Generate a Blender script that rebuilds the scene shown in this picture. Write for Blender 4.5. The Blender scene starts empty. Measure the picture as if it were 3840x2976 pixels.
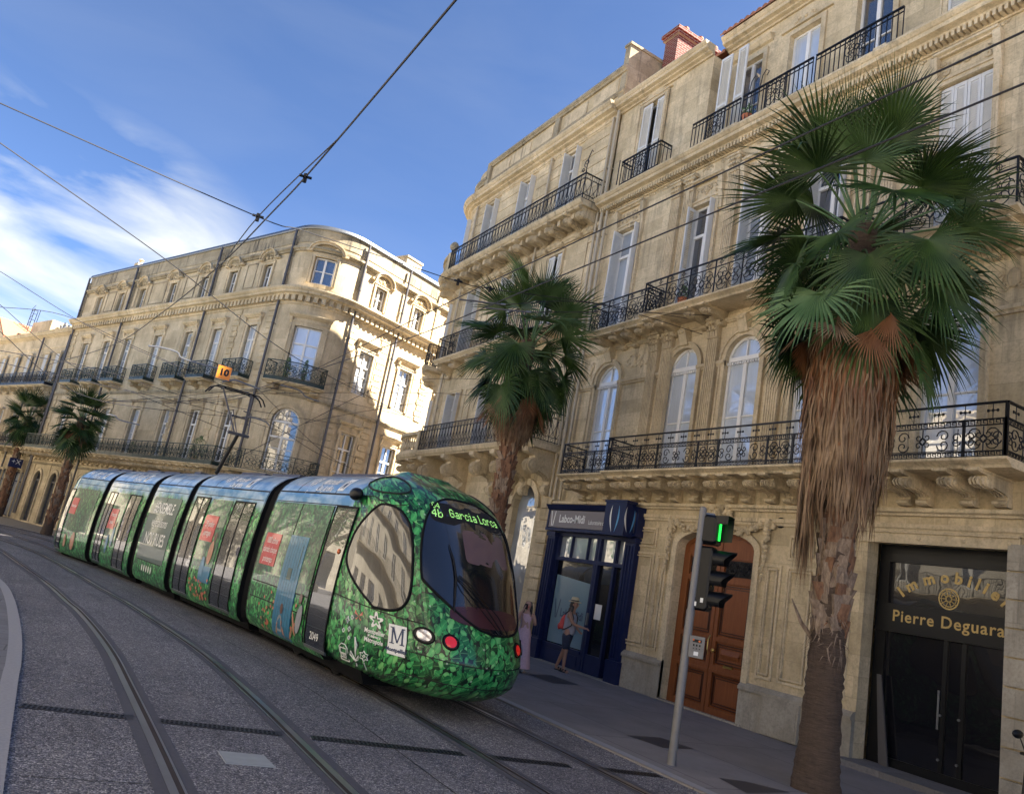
SUN_EL = 49; SUN_X = .90; SUN_Y = -.44; SUN_STR = 5.0; SKY_STR = .05; EXPO = 2.85; CLOUD = (-.07, .962, .26); CLOUDCOL = (4.2, 4.1, 3.4, 1)
import bpy, bmesh, math, random
from math import sin, cos, pi, radians, sqrt, atan2
from mathutils import Vector, Matrix
V = Vector
S = bpy.context.scene
COL = S.collection
random.seed(7)

# ---------------------------------------------------------------- frames
class Fr:
    """facade frame: u along the wall, w outward, z up; a straight run, an arc and a second straight run"""
    def __init__(s, o, d, sgn=1, ua=1e9, r=1.0, turn=0.0):
        s.o = V((o[0], o[1], 0)); s.d = V((d[0], d[1], 0)).normalized()
        s.out = V((-s.d.y, s.d.x, 0)) * sgn
        s.sgn = sgn; s.ua = ua; s.r = r; s.turn = radians(turn); s.ub = ua + r * s.turn
    def rot(s, v, a):
        return V((v.x*cos(a)-v.y*sin(a), v.x*sin(a)+v.y*cos(a), 0))
    def p(s, u, w, z):
        if u <= s.ua: q = s.o + s.d*u + s.out*w
        else:
            c = s.o + s.d*s.ua - s.out*s.r
            a = min((u-s.ua)/s.r, s.turn) * -s.sgn
            n = s.rot(s.out, a); q = c + n*(s.r+w)
            if u > s.ub: q = q + s.rot(s.d, a)*(u-s.ub)
        return V((q.x, q.y, z))
    def br(s, u0, u1, du=0.16):
        if s.ua > 1e8 or u1 <= s.ua or u0 >= s.ub: return [u0, u1]
        L = [u0]; a = max(u0, s.ua); b = min(u1, s.ub)
        n = max(1, int(math.ceil((b-a)/du)))
        if a > u0: L.append(a)
        L += [a+(b-a)*i/n for i in range(1, n+1)]
        if u1 > b: L.append(u1)
        return L
class Sub:
    """frame for something at right angles to a wall (side of a balcony, open shutter): u runs outward"""
    def __init__(s, fr, U, sg=1): s.fr = fr; s.U = U; s.sg = sg
    def p(s, u, w, z): return s.fr.p(s.U + s.sg*w, u, z)
    def br(s, a, b, du=0): return [a, b]
class Id:
    def p(s, u, w, z): return V((u, w, z))
    def br(s, a, b, du=0): return [a, b]
ID = Id()
class Loc:
    """local frame: origin, yaw; u = x', w = y'"""
    def __init__(s, o, a=0.0, zo=0.0): s.o = V(o); s.c = cos(a); s.s = sin(a)
    def p(s, u, w, z): return V((s.o.x+u*s.c-w*s.s, s.o.y+u*s.s+w*s.c, s.o.z+z))
    def br(s, a, b, du=0): return [a, b]

ORG = {}
def tag(o, label=None, cat=None, group=None, kind=None):
    if label: o['label'] = label
    if cat: o['category'] = cat
    if group: o['group'] = group
    if kind: o['kind'] = kind
    return o
def thing(name, label, cat, loc=(0, 0, 0), group=None):
    o = bpy.data.objects.new(name, None); COL.objects.link(o)
    o.empty_display_size = 0.3
    o.location = loc; ORG[o] = V(loc)
    return tag(o, label, cat, group)

class MB:
    def __init__(s): s.v = []; s.f = []; s.m = []; s.uv = []; s.pc = [(0, 0)]
    def vert(s, p, uv=None):
        s.v.append(p); s.uv.append(uv if uv else (p[0]+p[1], p[2])); return len(s.v)-1
    def add(s, vs, fs, mi=0, uvs=None):
        b = len(s.v); s.pc.append((b, len(s.f)))
        for i, p in enumerate(vs):
            s.v.append(p); s.uv.append(uvs[i] if uvs else (p[0]+p[1], p[2]))
        for f in fs: s.f.append([b+i for i in f]); s.m.append(mi)
        return s
    def quad(s, fr, pts, mi=0):
        return s.add([fr.p(*q) for q in pts], [list(range(len(pts)))], mi, [(q[0], q[2]) for q in pts])
    def bx(s, fr, u0, u1, w0, w1, z0, z1, mi=0):
        L = fr.br(u0, u1); vs = []; uv = []; fs = []
        for u in L:
            for w, z in ((w0, z0), (w1, z0), (w1, z1), (w0, z1)):
                vs.append(fr.p(u, w, z)); uv.append((u+abs(w), z))
        n = len(L)
        for i in range(n-1):
            a = i*4; b = a+4
            for k in range(4):
                k2 = (k+1) % 4; fs.append([a+k, a+k2, b+k2, b+k])
        fs.append([0, 1, 2, 3]); fs.append([(n-1)*4+k for k in (3, 2, 1, 0)])
        return s.add(vs, fs, mi, uv)
    def pr(s, fr, u0, u1, prof, mi=0):
        """profile [(w,z)] extruded along u"""
        L = fr.br(u0, u1); vs = []; uv = []; fs = []; k = len(prof)
        for u in L:
            for w, z in prof: vs.append(fr.p(u, w, z)); uv.append((u+w, z))
        for i in range(len(L)-1):
            for j in range(k):
                j2 = (j+1) % k; fs.append([i*k+j, i*k+j2, (i+1)*k+j2, (i+1)*k+j])
        fs.append(list(range(k))); fs.append([(len(L)-1)*k+j for j in range(k-1, -1, -1)])
        return s.add(vs, fs, mi, uv)
    def pz(s, fr, poly, w0, w1, mi=0):
        """polygon [(u,z)] extruded along w"""
        k = len(poly)
        vs = [fr.p(u, w0, z) for u, z in poly]+[fr.p(u, w1, z) for u, z in poly]
        fs = [list(range(k)), list(range(2*k-1, k-1, -1))]+[[j, (j+1) % k, k+(j+1) % k, k+j] for j in range(k)]
        return s.add(vs, fs, mi, [(u, z) for u, z in poly]*2)
    def tube(s, pts, r, k=5, mi=0, cap=True):
        pts = [V(p) for p in pts]; n = len(pts)
        if n < 2: return s
        R = r if isinstance(r, (list, tuple)) else [r]*n
        b = len(s.v); s.pc.append((b, len(s.f))); up = None
        for i, p in enumerate(pts):
            t = (pts[min(i+1, n-1)]-pts[max(i-1, 0)])
            if t.length < 1e-9: t = V((0, 0, 1))
            t.normalize()
            if up is None: up = V((0, 0, 1)) if abs(t.z) < .9 else V((1, 0, 0))
            x = t.cross(up)
            if x.length < 1e-4: x = t.cross(V((1, .3, 0)))
            x.normalize(); y = x.cross(t); up = y
            for j in range(k):
                a = 2*pi*(j+.5)/k; q = p + x*(R[i]*cos(a)) + y*(R[i]*sin(a))
                s.vert(q)
        for i in range(n-1):
            for j in range(k):
                j2 = (j+1) % k; s.f.append([b+i*k+j, b+i*k+j2, b+(i+1)*k+j2, b+(i+1)*k+j]); s.m.append(mi)
        if cap and k > 2:
            s.f.append([b+j for j in range(k-1, -1, -1)]); s.m.append(mi)
            s.f.append([b+(n-1)*k+j for j in range(k)]); s.m.append(mi)
        return s
    def lathe(s, fr, c, prof, k=10, mi=0, axis='z'):
        """revolve [(r,h)] round c=(u,w,z); axis z or w"""
        vs = []; n = len(prof)
        for r, h in prof:
            for j in range(k):
                a = 2*pi*j/k
                if axis == 'z': vs.append(fr.p(c[0]+r*cos(a), c[1]+r*sin(a), c[2]+h))
                elif axis == 'w': vs.append(fr.p(c[0]+r*cos(a), c[1]+h, c[2]+r*sin(a)))
                else: vs.append(fr.p(c[0]+h, c[1]+r*cos(a), c[2]+r*sin(a)))
        fs = []
        for i in range(n-1):
            for j in range(k):
                j2 = (j+1) % k; fs.append([i*k+j, i*k+j2, (i+1)*k+j2, (i+1)*k+j])
        fs.append(list(range(k-1, -1, -1))); fs.append([(n-1)*k+j for j in range(k)])
        return s.add(vs, fs, mi)
    def ball(s, fr, c, r, k=8, mi=0):
        rr = r if isinstance(r, (list, tuple)) else (r, r, r)
        vs = []; fs = []; n = max(4, k//2+1)
        for i in range(n+1):
            th = pi*i/n
            for j in range(k):
                a = 2*pi*j/k; vs.append(fr.p(c[0]+rr[0]*sin(th)*cos(a), c[1]+rr[1]*sin(th)*sin(a), c[2]+rr[2]*cos(th)))
        for i in range(n):
            for j in range(k):
                j2 = (j+1) % k; fs.append([i*k+j, i*k+j2, (i+1)*k+j2, (i+1)*k+j])
        return s.add(vs, fs, mi)
    def parts(s, name, mats, parent, eps=.03, **k):
        """one object for every group of touching pieces"""
        pc = sorted(set(s.pc)); P = []
        for i, (v0, f0) in enumerate(pc):
            v1, f1 = pc[i+1] if i+1 < len(pc) else (len(s.v), len(s.f))
            if v1 <= v0 or f1 <= f0: continue
            q = s.v[v0:v1]; P.append((v0, v1, f0, f1, [min(a[j] for a in q)-eps for j in range(3)], [max(a[j] for a in q)+eps for j in range(3)]))
        par = list(range(len(P)))
        def find(a):
            while par[a] != a: par[a] = par[par[a]]; a = par[a]
            return a
        for i in range(len(P)):
            for j in range(i):
                if all(P[i][4][c] <= P[j][5][c] and P[j][4][c] <= P[i][5][c] for c in range(3)): par[find(i)] = find(j)
        G = {}
        for i in range(len(P)): G.setdefault(find(i), []).append(P[i])
        out = []
        for g in G.values():
            m = MB()
            for v0, v1, f0, f1, _, _ in g:
                d = len(m.v)-v0; m.v += s.v[v0:v1]; m.uv += s.uv[v0:v1]
                m.f += [[i+d for i in f] for f in s.f[f0:f1]]; m.m += s.m[f0:f1]
            out.append(m.build(name, mats, parent, **k))
        return out
    def build(s, name, mats, parent=None, smooth=False, local=False, fix=True, auto=None):
        if not s.v: return None
        if not isinstance(mats, (list, tuple)): mats = [mats]
        xs = [p[0] for p in s.v]; ys = [p[1] for p in s.v]; zs = [p[2] for p in s.v]
        og = V(((min(xs)+max(xs))/2, (min(ys)+max(ys))/2, min(zs)))
        me = bpy.data.meshes.new(name)
        me.from_pydata([(p[0]-og.x, p[1]-og.y, p[2]-og.z) for p in s.v], [], s.f)
        for m in mats: me.materials.append(m)
        me.polygons.foreach_set('material_index', s.m)
        uvl = me.uv_layers.new(name='UVMap'); li = [0]*len(me.loops)
        me.loops.foreach_get('vertex_index', li)
        fl = [0.0]*(2*len(li))
        for i, vi in enumerate(li): fl[2*i], fl[2*i+1] = s.uv[vi]
        uvl.data.foreach_set('uv', fl)
        if fix:
            bm = bmesh.new(); bm.from_mesh(me)
            bmesh.ops.recalc_face_normals(bm, faces=bm.faces); bm.to_mesh(me); bm.free()
        if smooth: me.polygons.foreach_set('use_smooth', [True]*len(me.polygons))
        me.update()
        if auto: me.set_sharp_from_angle(angle=radians(auto))
        o = bpy.data.objects.new(name, me); COL.objects.link(o)
        if parent is not None:
            o.parent = parent; o.location = og - ORG.get(parent, V((0, 0, 0)))
        else: o.location = og
        ORG[o] = og
        return o

def copy_tree(o, parent=None):
    c = o.copy(); COL.objects.link(c); c.parent = parent
    for ch in list(o.children): copy_tree(ch, c)
    return c

# ---------------------------------------------------------------- materials
class NT:
    def __init__(s, name):
        s.mat = bpy.data.materials.new(name); s.mat.use_nodes = True
        s.t = s.mat.node_tree; s.b = s.t.nodes['Principled BSDF']
    def n(s, typ, ins=None, **kw):
        nd = s.t.nodes.new(typ)
        for k, v in kw.items(): setattr(nd, k, v)
        if ins:
            for k, v in ins.items():
                if isinstance(v, bpy.types.NodeSocket): s.t.links.new(v, nd.inputs[k])
                else: nd.inputs[k].default_value = v
        return nd
    def link(s, a, b): s.t.links.new(a, b)
    def noise(s, vec, scale, detail=4, rough=.55, dist=0):
        return s.n('ShaderNodeTexNoise', {'Vector': vec, 'Scale': scale, 'Detail': detail, 'Roughness': rough, 'Distortion': dist}).outputs[0]
    def ramp(s, fac, stops, interp='LINEAR'):
        r = s.n('ShaderNodeValToRGB', {'Fac': fac}); e = r.color_ramp.elements; r.color_ramp.interpolation = interp
        while len(e) < len(stops): e.new(.5)
        for i, (p, c) in enumerate(stops):
            e[i].position = p; e[i].color = (c, c, c, 1) if isinstance(c, (int, float)) else (*c, 1)
        return r.outputs[0]
    def mix(s, fac, a, b, mode='MIX'):
        m = s.n('ShaderNodeMix', data_type='RGBA', blend_type=mode)
        for i, v in ((0, fac), (6, a), (7, b)):
            if isinstance(v, bpy.types.NodeSocket): s.link(v, m.inputs[i])
            elif i == 0: m.inputs[0].default_value = v
            else: m.inputs[i].default_value = (*v, 1) if len(v) == 3 else v
        return m.outputs[2]
    def math(s, op, a, b=0.0, c=None):
        ins = {0: a, 1: b}
        if c is not None: ins[2] = c
        return s.n('ShaderNodeMath', ins, operation=op).outputs[0]
    def bump(s, h, strength=.3, dist=.02):
        b = s.n('ShaderNodeBump', {'Height': h, 'Strength': strength, 'Distance': dist})
        s.link(b.outputs[0], s.b.inputs['Normal'])
    def col(s, c):
        if isinstance(c, bpy.types.NodeSocket): s.link(c, s.b.inputs['Base Color'])
        else: s.b.inputs['Base Color'].default_value = (*c, 1)
    def pos(s): return s.n('ShaderNodeNewGeometry').outputs['Position']
    def uv(s): return s.n('ShaderNodeUVMap', uv_map='UVMap').outputs[0]
    def scl(s, vec, x, y, z): return s.n('ShaderNodeVectorMath', {0: vec, 1: (x, y, z)}, operation='MULTIPLY').outputs[0]
    def set(s, **k):
        for a, v in k.items(): s.b.inputs[a.replace('_', ' ')].default_value = v
        return s

def simple(name, c, rough=.5, metal=0.0, var=.15, scale=8, bump=0.0, coat=0.0, spec=None, emit=None):
    t = NT(name); P = t.pos(); f = t.noise(P, scale, 5)
    lo = tuple(x*(1-var) for x in c); hi = tuple(min(1, x*(1+var)) for x in c)
    t.col(t.mix(f, lo, hi)); t.set(Roughness=rough, Metallic=metal, Coat_Weight=coat)
    if spec is not None: t.set(Specular_IOR_Level=spec)
    if bump: t.bump(t.noise(P, scale*6, 3), bump, .01)
    if emit:
        t.b.inputs['Emission Color'].default_value = (*emit[0], 1); t.b.inputs['Emission Strength'].default_value = emit[1]
    return t.mat

def stone(name, c, course=.36, block=.75, joint=.40, soot=.6, streak=.5, dark=(.10, .085, .065)):
    t = NT(name); P = t.pos(); U = t.uv()
    br = t.n('ShaderNodeTexBrick', {'Vector': U, 'Color1': (1, 1, 1, 1), 'Color2': (.70, .69, .66, 1), 'Mortar': (1-joint,)*3+(1,), 'Scale': 1.0,
              'Mortar Size': .006, 'Mortar Smooth': .3, 'Brick Width': block, 'Row Height': course})
    br.offset = .5
    big = t.noise(P, .9, 8, .7); fine = t.noise(P, 22, 4, .6)
    a = t.mix(t.ramp(big, [(.30, 0), (.70, 1)]), tuple(x*k for x, k in zip(c, (.66, .64, .60))), tuple(x*1.16 for x in c))
    a = t.mix(.8, a, br.outputs['Color'], 'MULTIPLY')
    a = t.mix(t.math('MULTIPLY', t.ramp(fine, [(.45, 0), (.75, 1)]), .55), a, tuple(x*.42 for x in c))
    # run-off streaks and soot patches
    st = t.noise(t.scl(P, 5, 5, .35), 1.0, 5, .65)
    st = t.math('MULTIPLY', t.ramp(st, [(.50, 0), (.66, 1)]), t.ramp(t.noise(P, .55, 3), [(.42, 0), (.62, 1)]))
    a = t.mix(t.math('MULTIPLY', st, streak), a, dark)
    so = t.ramp(t.noise(P, 2.6, 9, .78), [(.53, 0), (.66, 1)])
    a = t.mix(t.math('MULTIPLY', so, soot), a, tuple(x*.45 for x in c))
    t.col(a); t.set(Roughness=.88, Specular_IOR_Level=.25)
    h = t.math('ADD', t.math('MULTIPLY', fine, .5), t.math('MULTIPLY', br.outputs['Fac'], -.9))
    t.bump(h, .45, .02)
    return t.mat

M = {}
M['stone'] = stone('limestone', (.71, .585, .385))
M['stone_b'] = stone('limestone_bands', (.70, .575, .375), course=.42, block=1.1, joint=.5, soot=.35)
M['stone_c'] = stone('limestone_render', (.68, .565, .385), course=.5, block=1.4, joint=.12, soot=.3, streak=.45)
M['stone_low'] = stone('limestone_plinth', (.46, .42, .35), course=.9, block=1.6, joint=.3, soot=.7, streak=.5)
M['trim'] = stone('limestone_mouldings', (.71, .59, .40), course=3, block=9, joint=.1, soot=.8, streak=.6)
M['stone_pale'] = stone('pale_limestone_opposite', (.66, .61, .52), course=.5, block=1.4, joint=.12, soot=.2, streak=.2)
M['soot'] = stone('sooty_limestone', (.44, .38, .27), course=.4, block=1.0, joint=.4, soot=1.0, streak=1.0, dark=(.05, .045, .04))
M['stone_grey'] = stone('grey_granite', (.22, .21, .21), course=1.2, block=.9, joint=.5, soot=.3, streak=.1)
M['iron'] = simple('wrought_iron', (.007, .008, .012), .5, .2, .3, 20)
M['green_iron'] = simple('green_painted_iron', (.018, .035, .030), .5, .1, .4, 9)
M['pipe'] = simple('beige_painted_pipe', (.42, .36, .26), .5)
M['dark_pipe'] = simple('dark_zinc_pipe', (.10, .095, .10), .5, .4)
M['zinc'] = simple('zinc_roof', (.20, .21, .22), .4, .7)
M['white'] = simple('white_window_paint', (.70, .69, .66), .45, 0, .08)
M['grey_paint'] = simple('pale_grey_shutter_paint', (.60, .60, .58), .5, 0, .1)
M['blue'] = simple('navy_shopfront_paint', (.008, .014, .060), .45, 0, .3, 6, spec=.25)
M['tile'] = simple('clay_tiles', (.30, .13, .07), .85, 0, .4, 12, .3)
M['pot'] = simple('terracotta', (.38, .13, .06), .8, 0, .2)
M['brass'] = simple('brass', (.5, .36, .12), .3, .9)
M['rubber'] = simple('black_rubber', (.004, .004, .005), .7, spec=.2)
M['black'] = simple('black_plastic', (.004, .0045, .006), .4, spec=.3)
M['steel'] = simple('galvanised_steel', (.17, .175, .185), .45, .6, .2, 14)
M['wire'] = simple('dark_copper_wire', (.02, .02, .026), .5, .4)
M['dark'] = simple('dark_interior', (.006, .006, .008), .9)
M['room'] = simple('dim_room_wall', (.05, .045, .04), .9)

def glass(name, c, rough=.015, ior=1.6, wav=.0, var=0.0):
    t = NT(name); P = t.pos()
    if var:
        # curtain folds behind the pane
        u = t.scl(t.uv(), 1, .05, 1)
        f = t.noise(u, 26, 2, .5); g = t.noise(P, .7, 2)
        a = t.mix(f, tuple(x*.72 for x in c), c)
        t.col(t.mix(t.math('MULTIPLY', t.ramp(g, [(.4, 0), (.62, 1)]), var), a, (.03, .035, .045)))
    else: t.col(c)
    t.set(Roughness=.5 if var else .2, IOR=ior if ior > 1.45 else 1.3, Coat_Weight=1.0, Coat_Roughness=rough, Coat_IOR=ior)
    if wav:
        b = t.n('ShaderNodeBump', {'Height': t.noise(P, 1.3, 2), 'Strength': wav, 'Distance': .05})
        t.link(b.outputs[0], t.b.inputs['Coat Normal'])
    return t.mat
M['pane_light'] = glass('window_glass_over_white_curtain', (.56, .64, .75), .01, 2.5, .12, .2)
M['pane_dark'] = glass('window_glass_over_dark_room', (.03, .035, .045), .01, 2.1, .15)
M['pane_mid'] = glass('window_glass_half_curtained', (.34, .40, .47), .01, 2.3, .15, .8)
M['shopglass'] = glass('shop_window_glass', (.008, .008, .011), .01, 1.42, .06)
M['tramglass'] = glass('tinted_tram_glass', (.006, .008, .011), .01, 1.55, .05)
M['screenglass'] = glass('windscreen_glass', (.006, .006, .009), .005, 1.58, .0)
M['frost'] = glass('frosted_film_glass', (.17, .26, .31), .05, 1.5, 0)

def road():
    t = NT('exposed_aggregate_road'); P = t.pos()
    v = t.n('ShaderNodeTexVoronoi', {'Vector': P, 'Scale': 78}); 
    v2 = t.n('ShaderNodeTexVoronoi', {'Vector': P, 'Scale': 36}) 
    sp = t.ramp(t.n('ShaderNodeSeparateColor', {0: v.outputs['Color']}).outputs[0], [(0, (.045, .044, .054)), (.4, (.13, .125, .14)), (.8, (.29, .275, .28)), (1, (.62, .58, .52))])
    sp2 = t.ramp(t.n('ShaderNodeSeparateColor', {0: v2.outputs['Color']}).outputs[1], [(0, .62), (1, 1.25)])
    a = t.mix(1.0, sp, sp2, 'MULTIPLY')
    big = t.noise(P, .6, 6, .65)
    a = t.mix(t.math('MULTIPLY', t.ramp(big, [(.35, 0), (.7, 1)]), .45), a, (.075, .07, .082))
    sl = t.n('ShaderNodeTexBrick', {'Vector': P, 'Color1': (1, 1, 1, 1), 'Color2': (.74, .74, .77, 1), 'Mortar': (.8, .8, .8, 1), 'Scale': 1.0, 'Mortar Size': .004, 'Brick Width': 1.75, 'Row Height': 3.9})
    a = t.mix(.8, a, sl.outputs['Color'], 'MULTIPLY')
    oil = t.noise(t.scl(P, 1, .22, 1), 1.7, 6, .7)
    a = t.mix(t.math('MULTIPLY', t.ramp(oil, [(.55, 0), (.72, 1)]), .55), a, (.035, .033, .038))
    dust = t.noise(t.scl(P, 1.6, .3, 1), 1.1, 5, .6)
    a = t.mix(t.math('MULTIPLY', t.ramp(dust, [(.52, 0), (.75, 1)]), .35), a, (.27, .25, .235))
    t.col(a); t.set(Roughness=.72, Specular_IOR_Level=.35)
    t.bump(t.math('MULTIPLY', v.outputs['Distance'], -1.0), .6, .012)
    return t.mat
M['road'] = road()
def paving(name, c, w, h, mort=.012, off=.5, rot=0.0):
    t = NT(name); P = t.pos()
    mp = t.n('ShaderNodeMapping', {'Vector': P, 'Rotation': (0, 0, rot)})
    br = t.n('ShaderNodeTexBrick', {'Vector': mp.outputs[0], 'Color1': (*c, 1), 'Color2': tuple(x*.86 for x in c)+(1,), 'Mortar': tuple(x*.35 for x in c)+(1,), 'Scale': 1.0, 'Mortar Size': mort, 'Brick Width': w, 'Row Height': h})
    br.offset = off
    a = t.mix(t.math('MULTIPLY', t.ramp(t.noise(P, 1.1, 7, .7), [(.4, 0), (.68, 1)]), .55), br.outputs['Color'], tuple(x*.5 for x in c))
    a = t.mix(t.math('MULTIPLY', t.noise(P, 120, 2), .5), a, tuple(x*.5 for x in c))
    a = t.mix(t.ramp(t.noise(P, 9, 3, .5), [(.70, 0), (.73, 1)]), a, tuple(x*.45 for x in c))
    t.col(a); t.set(Roughness=.75, Specular_IOR_Level=.3); t.bump(br.outputs['Fac'], -.3, .01)
    return t.mat
M['pave_r'] = paving('pavement_asphalt_slabs', (.29, .265, .255), 1.55, 2.4, .010, .5)
M['pave_l'] = paving('pale_stone_paving', (.22, .215, .225), .95, .42, .010, .5, .05)
M['kerb'] = simple('granite_kerb', (.30, .29, .29), .7, 0, .25, 30, .2)
M['rail'] = simple('polished_rail_steel', (.26, .27, .31), .30, .9, .3, 3)
M['groove'] = simple('rusty_rail_groove', (.045, .030, .024), .8, .2, .4, 9)
M['concrete'] = simple('rail_bed_concrete', (.075, .072, .082), .8, 0, .3, 18, .2)
M['grate'] = simple('cast_iron_grate', (.035, .035, .042), .5, .6, .3, 12)
M['diamond'] = simple('dark_basalt_inlay', (.030, .030, .038), .6, 0, .4, 30)
M['plate'] = simple('pale_steel_cover_plate', (.36, .37, .36), .5, .3, .3, 6)
M['path'] = simple('ochre_pavement', (.20, .17, .13), .9, 0, .2, 4)
# ---------------------------------------------------------------- masonry
def wall(mb, fr, u0, u1, z0, z1, ops, mi=0, w=0.0, rev=.25):
    B = []
    for o in ops:
        ua, ub, za, zb = o[:4]; ah = o[4] if len(o) > 4 else 0
        B.append((ua, ub, za, zb+ah, zb, ah))
    us = sorted({u0, u1, *[max(u0, b[0]) for b in B], *[min(u1, b[1]) for b in B]})
    zs = sorted({z0, z1, *[b[2] for b in B], *[b[3] for b in B]})
    for i in range(len(us)-1):
        j = 0
        while j < len(zs)-1:
            um = (us[i]+us[i+1])/2; zm = (zs[j]+zs[j+1])/2
            if any(b[0] < um < b[1] and b[2] < zm < b[3] for b in B): j += 1; continue
            k = j+1
            while k < len(zs)-1 and not any(b[0] < um < b[1] and b[2] < (zs[k]+zs[k+1])/2 < b[3] for b in B): k += 1
            L = fr.br(us[i], us[i+1])
            for a, c in zip(L, L[1:]):
                mb.quad(fr, [(a, w, zs[j]), (c, w, zs[j]), (c, w, zs[k]), (a, w, zs[k])], mi)
            j = k
    for ua, ub, za, zt, zb, ah in B:
        wi = w-rev
        for u in (ua, ub): mb.quad(fr, [(u, w, za), (u, wi, za), (u, wi, zb), (u, w, zb)], mi)
        L = fr.br(ua, ub)
        for a, c in zip(L, L[1:]): mb.quad(fr, [(a, w, za), (c, w, za), (c, wi, za), (a, wi, za)], mi)
        if not ah:
            for a, c in zip(L, L[1:]): mb.quad(fr, [(a, w, zb), (a, wi, zb), (c, wi, zb), (c, w, zb)], mi)
        else:
            n = 14; um = (ua+ub)/2; hw = (ub-ua)/2
            P = [(um-hw*cos(pi*k/n), zb+ah*sin(pi*k/n)) for k in range(n+1)]
            for (a, za_), (c, zc_) in zip(P, P[1:]):
                mb.quad(fr, [(a, w, za_), (a, wi, za_), (c, wi, zc_), (c, w, zc_)], mi)
                mb.quad(fr, [(a, w, za_), (c, w, zc_), (c, w, zt), (a, w, zt)], mi)

def arch_pts(ua, ub, zb, ah, n=14, off=0.0):
    um = (ua+ub)/2; hw = (ub-ua)/2+off
    return [(um-hw*cos(pi*k/n), zb+(ah+off)*sin(pi*k/n)) for k in range(n+1)]

def band_arch(mb, fr, ua, ub, zb, ah, o0, o1, w0, w1, mi=0, n=14):
    A = arch_pts(ua, ub, zb, ah, n, o0); Bq = arch_pts(ua, ub, zb, ah, n, o1)
    for i in range(n):
        mb.pz(fr, [A[i], A[i+1], Bq[i+1], Bq[i]], w0, w1, mi)

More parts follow.
